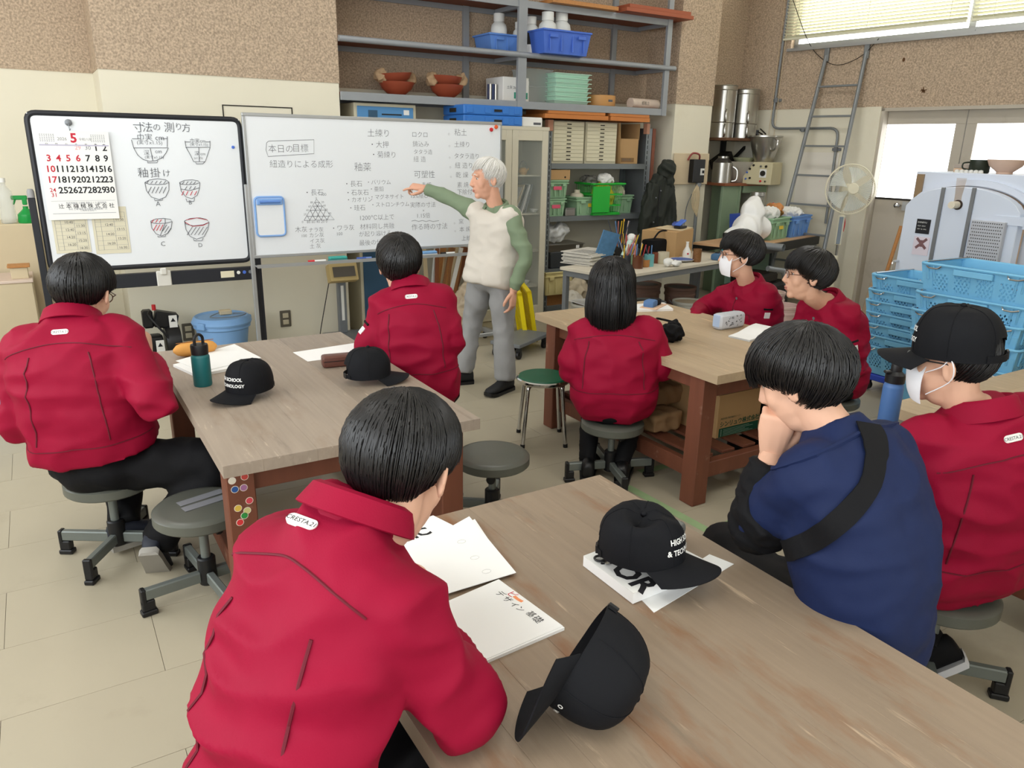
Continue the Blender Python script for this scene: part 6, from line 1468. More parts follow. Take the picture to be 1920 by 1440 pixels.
# wooden frames on top
m_of = mat('orange_wood', (196, 122, 62), .5, var=.15, vs=4, st=(1, 10, 10))
for k, (x0, x1, z, lab) in enumerate(((4.20, 4.96, 1.915, 'lower left orange wooden frame on the steel rack'), (4.24, 4.92, 1.957, 'upper left orange wooden frame on the steel rack'), (4.99, 5.50, 1.915, 'lower right orange wooden frame on the steel rack'), (4.98, 5.49, 1.957, 'upper right orange wooden frame on the steel rack'))):
    f_ = thing('wood_frame_tray', lab, 'frame', ((x0+x1)/2, 6.50, z), group='orange wooden frames on the rack'); w = (x1-x0)/2
    for bxx in ((-w, w, -.20, -.18), (-w, w, .18, .20), (-w, -w+.02, -.18, .18), (w-.02, w, -.18, .18)): MB().box(*bxx, 0, .040).build('side', m_of, f_, bevel=.0015)
    MB().box(-w+.02, w-.02, -.18, .18, .002, .008).build('panel', m_of, f_)
# two drawer units
m_dr = mat('cream_drawer', (218, 212, 184), .5, var=.03)
for k, (x0, x1, lab) in enumerate(((4.36, 4.745, 'left cream unit of shallow drawers on the steel rack'), (4.765, 5.16, 'right cream unit of shallow drawers on the steel rack'))):
    d_ = thing('drawer_unit', lab, 'drawers', (x0, 6.40, 1.501)); W_ = x1-x0; Ht = .395
    MB().box(0, W_, .004, .34, 0, Ht).build('carcass', mat('drawer_carcass', (196, 190, 164), .5), d_)
    for i in range(10):
        z0 = .022+i*.0365; q = MB().box(.012, W_-.012, -.006, .003, z0, z0+.0345).build('drawer', m_dr, d_, bevel=.001)
        MB().cbox((W_*.5, -.010, z0+.018), (.05, .008, .009)).build('pull', m_dark, q, bevel=.002)
t = thing('open_carton', 'open cardboard carton beside the drawer units on the steel rack', 'box', (5.32, 6.42, 1.501))
MB().box(-.09, .15, 0, .30, 0, .25).build('carton', m_card, t, bevel=.002); MB().cbox((-.115, .12, .2), (.004, .3, .40), (0, -.08, 0)).build('side_flap', m_card, t); MB().cbox((.155, .15, .32), (.004, .3, .16)).build('back_flap', m_card, t); MB().box(-.09, .10, -.0015, 0, .015, .06).build('printed_band', mat('carton_print', (140, 108, 70), .8), t)
b = MB(); b.add(*text('取扱注意', .03, Matrix.Translation((-.06, -.002, .03)) @ MXZ)); b.build('print', m_ink, t)
for k, (x, m, lab) in enumerate(((5.63, m_steel, 'grey board standing upright between rack and pillar'), (5.68, mat('red_brown_panel', (128, 74, 54), .6), 'red brown board standing upright between rack and pillar'))):
    tag(MB().box(x-.022, x+.022, 6.42, 6.80, 0, 1.86-.0*k).build('standing_board', m, bevel=.002), lab, 'board')
# generic crates
def crate(label, loc, w, d, h, m, rz=0., group=None, tagm=None, txt=None):
    t = basket('storage_crate', label, loc, w, d, h, m, rz); t['category'] = 'crate'
    if group: t['group'] = group
    MB().box(-w*.5-.015, w*.5+.015, -d*.5-.014, d*.5+.014, h*.78, h*.82).build('flange', m, t, bevel=.002)
    if tagm: 
        q = MB().cbox((.0, -d*.475-.010, h*.55), (.10, .002, .035), (-.1, 0, 0)).build('paper_tag', tagm, t)
    return t
m_tagp = mat('pink_tag', (226, 92, 120), .6); m_tagy = mat('yellow_tag', (232, 200, 60), .6)
z1 = RZ[1]+.001
crate('lower pale green crate with a pink tag at the left of the rack', (4.42, 6.55, z1), .22, .34, .175, m_greenc, tagm=m_tagp); crate('upper pale green crate with a pink tag at the left of the rack', (4.43, 6.55, z1+.178), .24, .34, .175, m_greenc, tagm=m_tagp)
t = thing('flat_carton', 'small cardboard box on the stacked pale green crates', 'box', (4.44, 6.52, z1+.355)); MB().box(-.12, .13, -.15, .15, 0, .095).build('carton', m_card, t, bevel=.002); MB().lathe([(0, 0), (.010, 0), (.010, .001), (0, .001)], 10, M=Matrix.Translation((.07, -.15, .025)) @ Matrix.Rotation(PI/2, 4, 'X')).build('print_dot', m_dark, t)
crate('wide pale green crate with yellow tags on the rack', (4.86, 6.52, z1), .40, .30, .185, m_greenc, tagm=m_tagy)
crate('pale green crate of rags half hidden by the hanging coat', (5.33, 6.6, z1), .30, .26, .19, m_greenc)
crumple('rag_heap', 'cream rags heaped in the crate behind the hanging coat', (5.33, 6.6, z1+.13), (.11, .10, .07), mat('cream_rag', (206, 196, 176), .9, var=.1), 2., .03, 'cloth', 16)
t = thing('metal_tin', 'small open metal tin on the rack between the green crates', 'tin', (4.60, 6.42, z1)); MB().box(-.06, .06, -.04, .04, 0, .07).build('tin', m_stainless, t, bevel=.004); MB().box(-.062, .062, -.042, .042, .07, .078).build('lid', m_stainless, t)
t = thing('squeeze_jar', 'cream lidded jar standing in the wide green crate', 'jar', (4.76, 6.5, z1+.08)); MB().lathe([(0, 0), (.07, 0), (.075, .10), (.06, .13), (.03, .14), (.03, .17), (0, .17)], 20).build('jar', mat('cream_plastic', (216, 206, 186), .5), t)
# bright green shopping basket
t = thing('shopping_basket', 'bright green plastic basket of bags on the rack', 'basket', (5.03, 6.47, z1)); m_bg = mat('bright_green_plastic', (40, 182, 60), .4, var=.08)
for j, z in enumerate((.01, .09, .20, .30)):
    k_ = .86+.14*z/.3; MB().box(-.20*k_, .20*k_, -.15*k_, -.15*k_+.008, z, z+.014).box(-.20*k_, .20*k_, .15*k_-.008, .15*k_, z, z+.014).box(-.20*k_, -.20*k_+.008, -.15*k_+.008, .15*k_-.008, z, z+.014).box(.20*k_-.008, .20*k_, -.15*k_+.008, .15*k_-.008, z, z+.014).build('band', m_bg, t)
ribs = MB()
for i in range(17):
    u_ = -1+2*i/16
    for sy in (-1, 1): ribs.tube([(u_*.172, sy*.129, .01), (u_*.196, sy*.147, .30)], .0028, 4)
for i in range(11):
    u_ = -1+2*i/10
    for sx in (-1, 1): ribs.tube([(sx*.172, u_*.129, .01), (sx*.196, u_*.147, .30)], .0028, 4)
ribs.build('ribs', m_bg, t, kind='stuff'); MB().box(-.18, .18, -.135, .135, .0, .008).build('bottom', m_bg, t)
MB().box(-.20, .02, -.15, -.138, .03, .29).build('solid_panel', m_bg, t); MB().box(-.215, .215, -.165, -.14, .305, .322).box(-.215, .215, .14, .165, .305, .322).box(-.215, -.19, -.14, .14, .305, .322).box(.19, .215, -.14, .14, .305, .322).build('rim', m_bg, t, bevel=.004)
crumple('plastic_bag', 'yellow plastic bag stuffed in the green basket', (5.07, 6.47, z1+.02), (.12, .10, .15), mat('yellow_bag', (226, 196, 30), .4, var=.1), 3., .03, 'bag', 12)
crumple('plastic_bag', 'white plastic bag on top of the green basket', (5.07, 6.44, z1+.28), (.09, .07, .055), mat('white_bag', (236, 236, 232), .4, var=.04), 5., .03, 'bag', 12)
crumple('plastic_bag', 'grey printed film bag behind the white bag in the green basket', (4.92, 6.52, z1+.27), (.10, .08, .05), mat('grey_film', (120, 118, 112), .3, var=.3, vs=20), 7., .03, 'bag', 14)
# third and fourth level
z2 = RZ[2]+.001
t = thing('steel_tray', 'stainless tray of plastic film on the lower rack shelf', 'tray', (4.56, 6.52, z2+.17)); MB().taper((0, 0, 0), (.40, .26), (.44, .30), .075).build('tray', m_stainless, t); MB().box(-.23, .23, -.16, .16, .07, .077).build('rim', m_stainless, t); MB().box(.12, .16, -.153, -.151, .03, .06).build('label', m_paper, t)
t = thing('dark_crate', 'dark grey crate below the stainless tray', 'crate', (4.60, 6.54, z2)); MB().taper((0, 0, 0), (.42, .28), (.46, .32), .168).build('tub', mat('charcoal_plastic', (62, 66, 70), .5), t, bevel=.006)
crumple('plastic_film', 'crumpled clear film in the stainless tray', (4.50, 6.50, z2+.25), (.15, .10, .09), m_pinkbag, 9., .045, 'film', 9)
z3 = RZ[3]+.001
crate('cream crate on the lowest rack shelf', (4.46, 6.50, .20), .34, .34, .24, mat('cream_crate', (222, 208, 150), .5)); 
t = thing('clay_pallet', 'low wooden block under the cream crate', 'block', (4.46, 6.55, z3)); MB().box(-.16, .16, -.15, .15, 0, .118).build('block', m_wood2, t)
crumple('clay_sack', 'pale sack of powder on the floor by the rack post', (4.52, 6.10, .0), (.13, .11, .19), mat('powder_sack', (196, 182, 156), .7, var=.08), 11., .03, 'sack', 8); crumple('clay_sack', 'white tied sack leaning before the rack post', (4.40, 5.98, .0), (.09, .08, .15), mat('white_sack', (216, 210, 196), .6), 13., .03, 'sack', 9)
# coat on the right post
t = thing('hanging_coat', 'dark green hooded coat hanging from the rack post', 'coat', (5.62, 6.22, .62)); m_coat = mat('dark_green_coat', (42, 46, 40), .8, var=.15, vs=6, bump=.1, bs=200)
cb = MB(); rings = []
for z, w, d, yo in ((.0, .19, .08, 0), (.10, .20, .085, 0), (.35, .20, .085, 0), (.55, .17, .08, 0), (.70, .12, .075, 0), (.78, .07, .06, 0)):
    rings.append([V((.01+w*math.cos(q), yo+d*math.sin(q)*(1+.12*math.sin(5*q)), z)) for q in [2*PI*i/28 for i in range(28)]])
cb.loft(rings); limb(cb, [(-.10, -.02, .68), (-.17, -.04, .45), (-.20, -.04, .2), (-.205, -.03, .04)], [.06, .065, .06, .055], 5, 14); limb(cb, [(.10, -.02, .66), (.15, -.05, .4), (.13, -.06, .12)], [.06, .062, .055], 5, 14)
cm = remesh(cb, .011, 3); tw(cm, .028, 9, (1.6, 1.6, .5), .004, 4.); link('coat_body', smoothall(cm), m_coat, t)
hb_ = remesh(MB().ell((.06, -.03, .83), (.10, .09, .10)).ell((.10, -.04, .72), (.06, .06, .09)), .010, 3); tw(hb_, .022, 12, (1, 1, 1), .004, 9.); link('hood', smoothall(hb_), m_coat, t)
MB().tube([(-.06, -.09, .66), (-.09, -.11, .4), (-.08, -.12, .05)], .006, 5).build('zip', m_black, t)
for x, z in ((-.12, .55), (-.06, .62), (-.13, .30)): MB().ell((x, -.10, z), (.008, .006, .008), nu=8, nv=6).build('stud', m_steel, t)
# ------------------------------------------------------------------ electric panel on the pillar
pa = (5.87,6.317,1.616); pb = (6.384,6.317,1.292)
t = thing('switch_panel', 'beige board with a black breaker box and cable on the pillar', 'switch panel', ((pa[0]+pb[0])/2, Y0-.008, pb[2])); w, h = (pb[0]-pa[0])/2, pa[2]-pb[2]
MB().box(-w, w, -.022, -.002, 0, h).build('backboard', mat('panel_board', (212, 194, 162), .6, var=.04), t, bevel=.004); MB().box(-.04, .13, -.10, -.022, .02, h-.06).build('breaker_box', m_black, t, bevel=.006); MB().box(.06, .115, -.106, -.10, .10, .17).build('switch_face', m_white, t); MB().cbox((.088, -.115, .135), (.012, .02, .03)).build('toggle', m_black, t)
MB().tube(spl([(.08, -.05, h-.06), (.04, -.08, h-.01), (-.04, -.06, h+.0), (-.07, -.03, h-.07)], 5), .010, 7).build('red_cable', mat('dull_red_cable', (150, 72, 68), .5), t)
MB().cyl((.09, -.06, -.75), (.09, -.06, .02), .02, n=12).build('conduit', m_cond, t); MB().cyl((.09, -.06, -.02), (.09, -.06, .06), .032, n=12).build('conduit_cap', m_cond, t)
cb = MB()
for k in range(5): cb.tube(spl([(.06, -.07, .0), (-.02+.02*k, -.09, -.12), (.0+.015*k, -.10, -.26-.02*k), (.05+.01*k, -.09, -.14), (.07, -.08, -.02)], 5), .006, 5)
cb.build('cable_bundle', mat('beige_cable', (198, 180, 146), .6), t); MB().tube(spl([(.0, -.06, -.1), (-.06, -.05, -.3), (-.03, -.04, -.75)], 5), .005, 5).build('loose_cable', m_steel, t)
# ------------------------------------------------------------------ back table with clutter
BTA = 0.201687; BTO = V((3.772,4.572,0.7))
t = thing('back_table', 'white topped table on a grey steel frame crowded with pottery', 'table', (BTO.x, BTO.y, 0), BTA); BL, BD = 1.95, .62; m_lam = mat('off_white_laminate', (212, 204, 186), .5, var=.05)
MB().box(0, BL, 0, BD, .675, .70).build('table_top', m_lam, t, bevel=.002)
for y in (.02, BD-.06): MB().box(.02, BL-.02, y, y+.04, .625, .674).build('frame_rail', m_steel, t)
for x in (.02, BL-.06):
    MB().box(x, x+.04, .06, BD-.06, .628, .672).build('end_rail', m_steel, t)
    for y in (.02, BD-.06): MB().box(x, x+.04, y, y+.04, 0, .624).build('leg', m_steel, t)
BM = Matrix.Translation((BTO.x, BTO.y, .70)) @ Matrix.Rotation(BTA, 4, 'Z')
def bt(px_): return BM.inverted() @ V(px_)
def onbt(x, y): p = BM @ V((x, y, 0)); return (p.x, p.y, .7005)
def mug(label, loc, r, h, m, handle=True, rz=0., name='mug', cat='mug'):
    t = thing(name, label, cat, loc, rz); MB().lathe([(0, 0), (r*.9, 0), (r, .01), (r, h), (r*.9, h), (r*.88, .012), (0, .01)], 22).build('cup', m, t)
    if handle: MB().tube(spl([(r*.95, 0, h*.8), (r*1.55, 0, h*.72), (r*1.55, 0, h*.35), (r*.95, 0, h*.22)], 4), .006, 7).build('handle', m, t)
    return t
t = thing('shoulder_bag', 'black bag standing on the back table below the coat', 'bag', onbt(1.18, .50), .2); MB().box(-.17, .17, -.07, .07, 0, .17).build('bag', m_blk, t, bevel=.03, bseg=2); MB().tube(spl([(-.12, -.03, .165), (-.05, -.04, .235), (.06, -.04, .235), (.12, -.03, .165)], 4), .008, 6).build('strap', m_blk, t)
# newspapers
t = thing('newspaper_stack', 'stack of folded newspapers on the left end of the back table', 'newspapers', (4.029,5.278,0.7005), BTA+.15)
for k in range(12):
    MB().cbox((.012*math.sin(k*2.1), .012*math.cos(k*1.7), .005+k*.0085), (.42-.006*(k % 4), .30-.005*(k % 3), .0078), (0, 0, .04*math.sin(k))).build('newspaper', mat('newsprint', (206, 202, 192), .85, var=.12, vs=60), t)
b = MB()
for k in range(10): b.box(-.18, .02, -.13+k*.022, -.122+k*.022, .1025, .1028)
b.build('print_columns', m_ink, t, kind='stuff')
# pen cups
m_pen = [mat('pen_%d' % i, c, .4) for i, c in enumerate(((176, 60, 66), (64, 70, 84), (214, 190, 170), (196, 120, 110), (40, 44, 50), (230, 190, 40), (90, 130, 180)))]
def pencup(label, loc, r, h, m, n, L, seed, name='pen_holder'):
    rn = random.Random(seed); t = thing(name, label, 'pen holder', loc); MB().lathe([(0, 0), (r, 0), (r, h), (r*.92, h), (r*.9, .01), (0, .008)], 18).build('holder', m, t)
    for k in range(n):
        a = k*2.4; q = V((r*.5*math.cos(a), r*.5*math.sin(a), .02)); e = q+V((rn.uniform(-.35, .35)*L, rn.uniform(-.35, .35)*L, L)); MB().cyl(q, e, .0045, n=6).build('pen', m_pen[(k+seed) % 7], t)
    return t
P0 = bt((4.089,4.825,0.7))
pencup('black mesh pen holder full of red pens on the back table', (4.16,4.952,0.7), .045, .10, mat('mesh_black', (58, 60, 66), .5), 9, .17, 1)
pencup('brown glazed mug holding scissors and pens on the back table', (4.198,4.838,0.7), .045, .11, mat('dark_brown_glaze', (96, 56, 34), .25, var=.2), 6, .18, 2)
pencup('turquoise mug holding blue scissors on the back table', (4.367,4.891,0.7), .042, .10, mat('turquoise_glaze', (112, 178, 182), .35), 3, .15, 6)
pencup('pale green cup of brushes behind the pen holders', onbt(.56, .36), .05, .09, m_greenc, 10, .24, 3)
pencup('tall pot of long brown brushes behind the newspapers', onbt(.62, .50), .05, .14, m_dark, 9, .34, 4)
mug('small wooden cup in front of the turquoise mug', (4.308,4.885,0.7), .048, .062, m_wood2, False); mug('small reddish brown cup beside the turquoise mug', (4.555,5.008,0.7), .036, .09, mat('red_brown_glaze', (130, 70, 50), .3), False); mug('cream stoneware tumbler on the back table', (4.59,4.958,0.7), .05, .10, mat('cream_stoneware', (206, 196, 172), .6, var=.08), False)
t = thing('blue_plate', 'white plate with blue pattern on the back table', 'plate', (4.838,4.987,0.7)); MB().lathe([(0, .004), (.06, .004), (.105, .018), (.11, .022), (.104, .022), (.06, .010), (0, .010)], 28).build('plate', m_white, t); MB().lathe([(.055, .0105), (.098, .0195), (.1, .0215), (.055, .0125)], 28).build('blue_rim', mat('cobalt_pattern', (70, 100, 168), .4, var=.5, vs=60), t)
t = thing('small_vase', 'slim white vase with a red mark on the back table', 'vase', (5.053,5.151,0.7)); MB().lathe([(0, 0), (.035, 0), (.04, .02), (.036, .06), (.014, .10), (.012, .135), (.016, .145), (.010, .145), (0, .13)], 20).build('vase', m_white, t); MB().cbox((-.018, -.034, .04), (.016, .004, .014), (0, 0, -.4)).build('red_mark', m_inkr, t)
mug('speckled brown tumbler with a pale rim on the back table', (4.941,4.906,0.7), .038, .115, mat('speckled_brown', (132, 92, 56), .35, var=.5, vs=90), False)
crumple('cotton_roll', 'white roll of cotton wool on the back table', (4.5,4.798,0.7), (.05, .04, .035), m_white, 1., .008, 'cotton', 12); crumple('cotton_piece', 'loose white cotton pieces beside the roll', (4.568,4.767,0.7), (.055, .035, .022), m_white, 4., .014, 'cotton', 18)
t = thing('tube_roll', 'pale mint cardboard tube leaning on the brush cups', 'tube', (onbt(.40, .30)[0], onbt(.40, .30)[1], .723), BTA); MB().cyl((-.02, 0, 0), (.20, .06, .20), .022, n=14).build('tube', mat('mint_tube', (200, 226, 214), .5), t); MB().ell((.20, .06, .20), (.045, .04, .04), nu=10, nv=7).build('paper_tuft', m_white, t)
t = thing('blue_folder', 'blue patterned folder standing among the brush cups', 'folder', onbt(.42, .48), BTA-.2); MB().cbox((0, 0, .14), (.18, .015, .28), (.15, .25, 0)).build('folder', mat('blue_marbled', (84, 128, 168), .5, var=.4, vs=25), t)
t = thing('pink_bottle', 'pink bottle with a grey cap behind the brush cups', 'bottle', onbt(.80, .52)); MB().lathe([(0, 0), (.05, 0), (.052, .13), (.03, .16), (.03, .17), (.034, .17), (.034, .21), (0, .21)], 20).build('bottle', mat('pink_plastic', (214, 160, 178), .45), t)
# carton with punch
c0 = V((5.189,5.619,0.7)); t = thing('big_carton', 'large cardboard box with a hole punch on top, on the back table', 'box', (5.185,5.288,0.7005), BTA+.25)
MB().box(-.30, .14, 0, .34, 0, .235).build('carton', m_card, t, bevel=.003); MB().box(.1405, .142, .08, .13, .10, .22).build('tape', mat('kraft_tape', (168, 128, 80), .5), t); MB().cbox((.0, .14, .242), (.34, .26, .006), (.02, 0, .05)).build('loose_lid', mat('pale_card', (214, 196, 160), .8), t)
zt_ = .7005+.248; pc = V((5.2,5.282,0.7005))
def oncart(x, y): p = Matrix.Rotation(BTA+.25, 4, 'Z') @ V((x, y, 0)); return (pc.x+p.x, pc.y+p.y, zt_)
t = thing('hole_punch', 'blue and black two hole punch on the large cardboard box', 'hole punch', oncart(-.05, .08), .3); MB().cbox((0, 0, .012), (.13, .07, .022)).build('base', m_black, t, bevel=.004); MB().cbox((0, .0, .05), (.12, .06, .018), (0, -.35, 0)).build('lever', m_bluec, t, bevel=.005); MB().box(-.02, .02, -.03, .03, .02, .045).build('hinge', m_steel, t)
t = thing('sachet_packs', 'blue and white packets beside the hole punch', 'packets', oncart(.10, .16), .5)
for k in range(3): MB().cbox((.05*k-.04, .01*k, .018+.004*k), (.14, .06, .03), (0, .1, .3*k)).build('packet', mat('blue_white_print', (70, 88, 160), .4, var=.8, vs=30), t, bevel=.008)
t = thing('denim_pouch', 'blue denim pouch lying at the right of the tumbler', 'pouch', (5.247,4.952,0.7), BTA+.3); MB().cbox((0, 0, .028), (.20, .08, .056)).build('pouch', mat('denim_pouch', (70, 108, 146), .8, var=.12, vs=20), t, bevel=.02, bseg=2); MB().cbox((.02, 0, .058), (.10, .04, .012)).build('black_case', m_black, t, bevel=.004); MB().cbox((-.06, -.055, .004), (.14, .02, .006)).build('yellow_strip', m_pen[5], t)
flask('turquoise flask with coloured dots on the back table', (5.531,5.137,0.7), .034, .15, mat('dotted_turquoise', (72, 160, 176), .4, var=.5, vs=40), 2, 0.)
# buckets under the table
def bucket(label, loc, r, h, m, lid=None, handle=True):
    t = thing('bucket', label, 'bucket', loc, group='buckets under the back table')
    MB().lathe([(0, 0), (r*.86, 0), (r*.97, h*.78), (r*1.02, h*.78), (r*1.02, h*.82), (r*.98, h*.84), (r*1.0, h*.92), (r*1.05, h*.94), (r*1.05, h), (r*.95, h), (r*.9, h*.5), (0, h*.5)], 30).build('pail', m, t)
    if lid: MB().lathe([(0, h*.93), (r*.93, h*.93), (r*.93, h*.96), (0, h*.965)], 30).build('contents', lid, t)
    if handle: MB().cbox((-r*1.02, 0, h*.7), (.02, .05, .05)).build('handle_lug', m, t, bevel=.004); MB().tube([(-r*1.04*math.cos(q), -r*1.08*math.sin(q), h*(.72-.28*math.sin(q))) for q in lerp(0, PI, 12)], .004, 6).build('bail', m_steel, t)
m_bw = mat('dusty_white_pail', (190, 188, 178), .6, var=.08); m_bg2 = mat('dusty_grey_pail', (138, 142, 142), .6, var=.08); m_bt = mat('brown_pail', (120, 92, 80), .65, var=.1); m_bp = mat('pinkish_pail', (206, 178, 170), .6, var=.06); m_sl = mat('dried_slip', (88, 84, 80), .9, var=.15); m_sl2 = mat('pale_slip', (186, 170, 146), .9, var=.1)
bucket('grey bucket of dark slip in the middle under the back table', (4.50, 5.03, 0), .165, .36, m_bg2, m_sl); bucket('dusty white bucket right of the grey one under the back table', (4.98, 5.0, 0), .14, .33, m_bw, m_sl2); bucket('brown bucket behind the grey one under the back table', (4.88, 5.52, 0), .165, .42, m_bt, m_sl); bucket('second brown bucket at the right under the back table', (5.25, 5.40, 0), .15, .38, m_bt, m_sl)
bucket('white bucket at the left end under the back table', (4.10, 5.36, 0), .15, .32, m_bw, m_sl2); bucket('pinkish bucket behind the masked student', (5.855,4.799,0.0), .125, .38, m_bp, m_sl2); bucket('lower pink bucket between the two seated students', (5.602,4.433,0.0), .13, .34, m_bp, None)
t = thing('paper_pile', 'flat paper lying on the white bucket at the left end', 'paper', (4.12, 5.36, .3225)); MB().cbox((.08, 0, .004), (.42, .30, .006)).build('sheet', m_paper, t)
MBx = MB(); MBx.lathe([(0, .0), (.11, 0), (.115, .012), (.10, .02), (0, .02)], 24); o = MBx.build('round_cover', m_lblue); o.location = (4.80, 4.88, .0); tag(o, 'pale blue bucket lid on the floor before the buckets', 'lid')

# ================================================================== RIGHT CORNER MACHINES, LADDER, FAN, KILN, CRATES
# wall shelf in the corner with steel churns
m_wshelf = mat('dark_wood_shelf', (104, 72, 50), .7, var=.15)
cz_ = 1.79
t = thing('corner_shelf', 'dark wooden corner shelf on a black bracket behind the pillar', 'shelf', (7.1, 6.5, cz_)); MB().box(-.52, .34, -.24, .28, -.03, 0).build('board', m_wshelf, t, bevel=.002); MB().box(-.12, -.06, .18, .22, -.55, -.03).cbox((.1, .16, -.2), (.03, .03, .5), (.0, .9, 0)).build('bracket', m_black, t)
def churn(label, x, y, r, h):
    t = thing('steel_churn', label, 'canister', (x, y, cz_)); 
    MB().lathe([(0, 0), (r, 0), (r, h), (r*.98, h), (r*.98, .01), (0, .01)], 32).build('drum', m_stainless, t)
    for z in (h*.30, h-.05, h-.004): MB().lathe([(r, z-.006), (r+.005, z), (r, z+.006)], 32).build('hoop', m_stainless, t)
    a = -2.2
    for z in (h*.42, h*.14): MB().tube(spl([(r*math.cos(a), r*math.sin(a), z+.06), ((r+.06)*math.cos(a), (r+.06)*math.sin(a), z+.05), ((r+.06)*math.cos(a), (r+.06)*math.sin(a), z-.05), (r*math.cos(a), r*math.sin(a), z-.06)], 4), .012, 8).build('handle', m_stainless, t)
    MB().cyl(((r+.006)*math.cos(a), (r+.006)*math.sin(a), h*.1), ((r+.006)*math.cos(a), (r+.006)*math.sin(a), h-.05), .004, n=6).build('rod', m_stainless, t)
churn('tall stainless churn beside the pillar on the corner shelf', 6.80, 6.55, .135, .56); churn('tall stainless churn at the right on the corner shelf', 7.10, 6.50, .145, .53)
t = thing('metal_tools', 'dark metal rods and valves on the right end of the corner shelf', 'tools', (7.33, 6.48, cz_))
for k in range(4): MB().cyl((-.06+.02*k, .05*k-.08, .02+.03*(3-k)), (.10+.02*k, .03*k-.10, .012), .007, n=6).build('rod', m_dark, t)
for k in range(3): MB().cyl((-.04+.05*k, .02, .0), (-.04+.05*k, .02, .10), .02, n=8).build('valve', m_steel, t)
# green machine frame and lower shelf
m_mg = mat('machine_green', (140, 160, 132), .5, var=.08, vs=5); m_mg2 = mat('machine_teal', (122, 152, 136), .5, var=.08)
t = thing('machine_frame', 'green steel machine frame with a wooden deck in the right corner', 'machine', (6.86, 6.30, 0))
MB().box(-.22, .05, -.02, .02, 0, 1.27).build('side_panel', m_mg, t, bevel=.003); MB().box(.03, .06, -.03, .40, 0, 1.27).build('upright', m_mg, t); MB().box(.10, .50, -.03, .0, 1.19, 1.27).build('front_beam', m_mg, t, bevel=.003); MB().box(-.24, .42, -.06, .40, 1.27, 1.30).build('deck', mat('deck_wood', (140, 84, 56), .6, var=.15), t, bevel=.002); MB().box(.10, .48, .38, .40, .3, 1.25).build('back_panel', m_dark, t)
t = thing('steel_bowl', 'wide pale steel bowl on the machine deck', 'bowl', (7.02, 6.42, 1.30)); MB().lathe([(0, 0), (.10, 0), (.12, .02), (.24, .22), (.25, .235), (.235, .235), (.11, .03), (0, .02)], 30).build('bowl', mat('pale_steel', (206, 200, 186), .4, .3), t)
t = thing('jug_lid', 'pale green basin resting in the steel bowl', 'basin', (7.05, 6.40, 1.52)); MB().lathe([(0, 0), (.08, 0), (.12, .05), (.125, .06), (.11, .06), (.07, .012), (0, .01)], 24).build('basin', mat('pale_olive', (178, 180, 146), .5), t)
t = thing('steel_can', 'stainless can with a long handle at the left of the machine deck', 'canister', (6.74, 6.42, 1.30)); MB().lathe([(0, 0), (.11, 0), (.11, .22), (.06, .27), (.06, .29), (0, .29)], 24).build('can', m_stainless, t); MB().tube(spl([(.06, -.10, .18), (.09, -.14, .14), (.09, -.14, .04), (.06, -.10, .02)], 4), .012, 7).build('handle', m_stainless, t)
t = thing('dark_motor', 'dark motor unit at the back of the machine deck', 'motor', (6.90, 6.60, 1.30)); MB().cbox((0, 0, .24), (.24, .16, .12), (0, -.5, 0)).cyl((-.02, 0, 0), (-.02, 0, .2), .05, n=12).build('housing', m_dark, t, bevel=.01)
# mixer control box with hopper
t = thing('clay_mixer', 'beige control box with dials under a steel hopper in the right corner', 'machine', RWM @ V((-.60, .28, 0)), math.radians(97)+.15)
MB().box(-.17, .17, -.14, .12, 1.29, 1.535).build('control_box', mat('control_beige', (206, 196, 160), .5, var=.03), t, bevel=.006)
MB().lathe([(.10, 1.535), (.105, 1.56), (.115, 1.575), (.175, 1.80), (.185, 1.805), (.185, 1.82), (.17, 1.82), (.11, 1.60), (.09, 1.57)], 28, c=(.0, 0, 0)).build('hopper', m_stainless, t)
MB().tube(spl([(-.14, .09, 1.80), (-.20, .12, 1.76), (-.18, .12, 1.68), (-.12, .08, 1.66)], 4), .012, 7).build('hopper_handle', m_stainless, t)
for x, z, r_, m in ((-.10, 1.49, .014, m_dark), (-.04, 1.49, .014, m_chrome), (.05, 1.50, .012, m_dark), (-.11, 1.33, .012, m_chrome), (-.05, 1.33, .012, m_red_dot), (.09, 1.46, .012, m_dark), (.12, 1.42, .010, m_bluec), (.08, 1.36, .012, m_dark), (.13, 1.35, .01, m_bluec)): MB().lathe([(0, 0), (r_, 0), (r_, .012), (r_*.7, .018), (0, .018)], 12, M=Matrix.Translation((x, .12, z)) @ Matrix.Rotation(-PI/2, 4, 'X')).build('knob', m, t)
MB().box(-.11, -.03, .12, .124, 1.37, 1.46).build('dial_plate', m_white, t); MB().lathe([(0, 0), (.03, 0), (.03, .01), (0, .012)], 18, M=Matrix.Translation((-.07, .124, 1.415)) @ Matrix.Rotation(-PI/2, 4, 'X')).build('dial', m_dark, t)
MB().box(-.06, .06, -.27, -.14, 1.36, 1.46).build('wall_arm', m_mg2, t, bevel=.005)
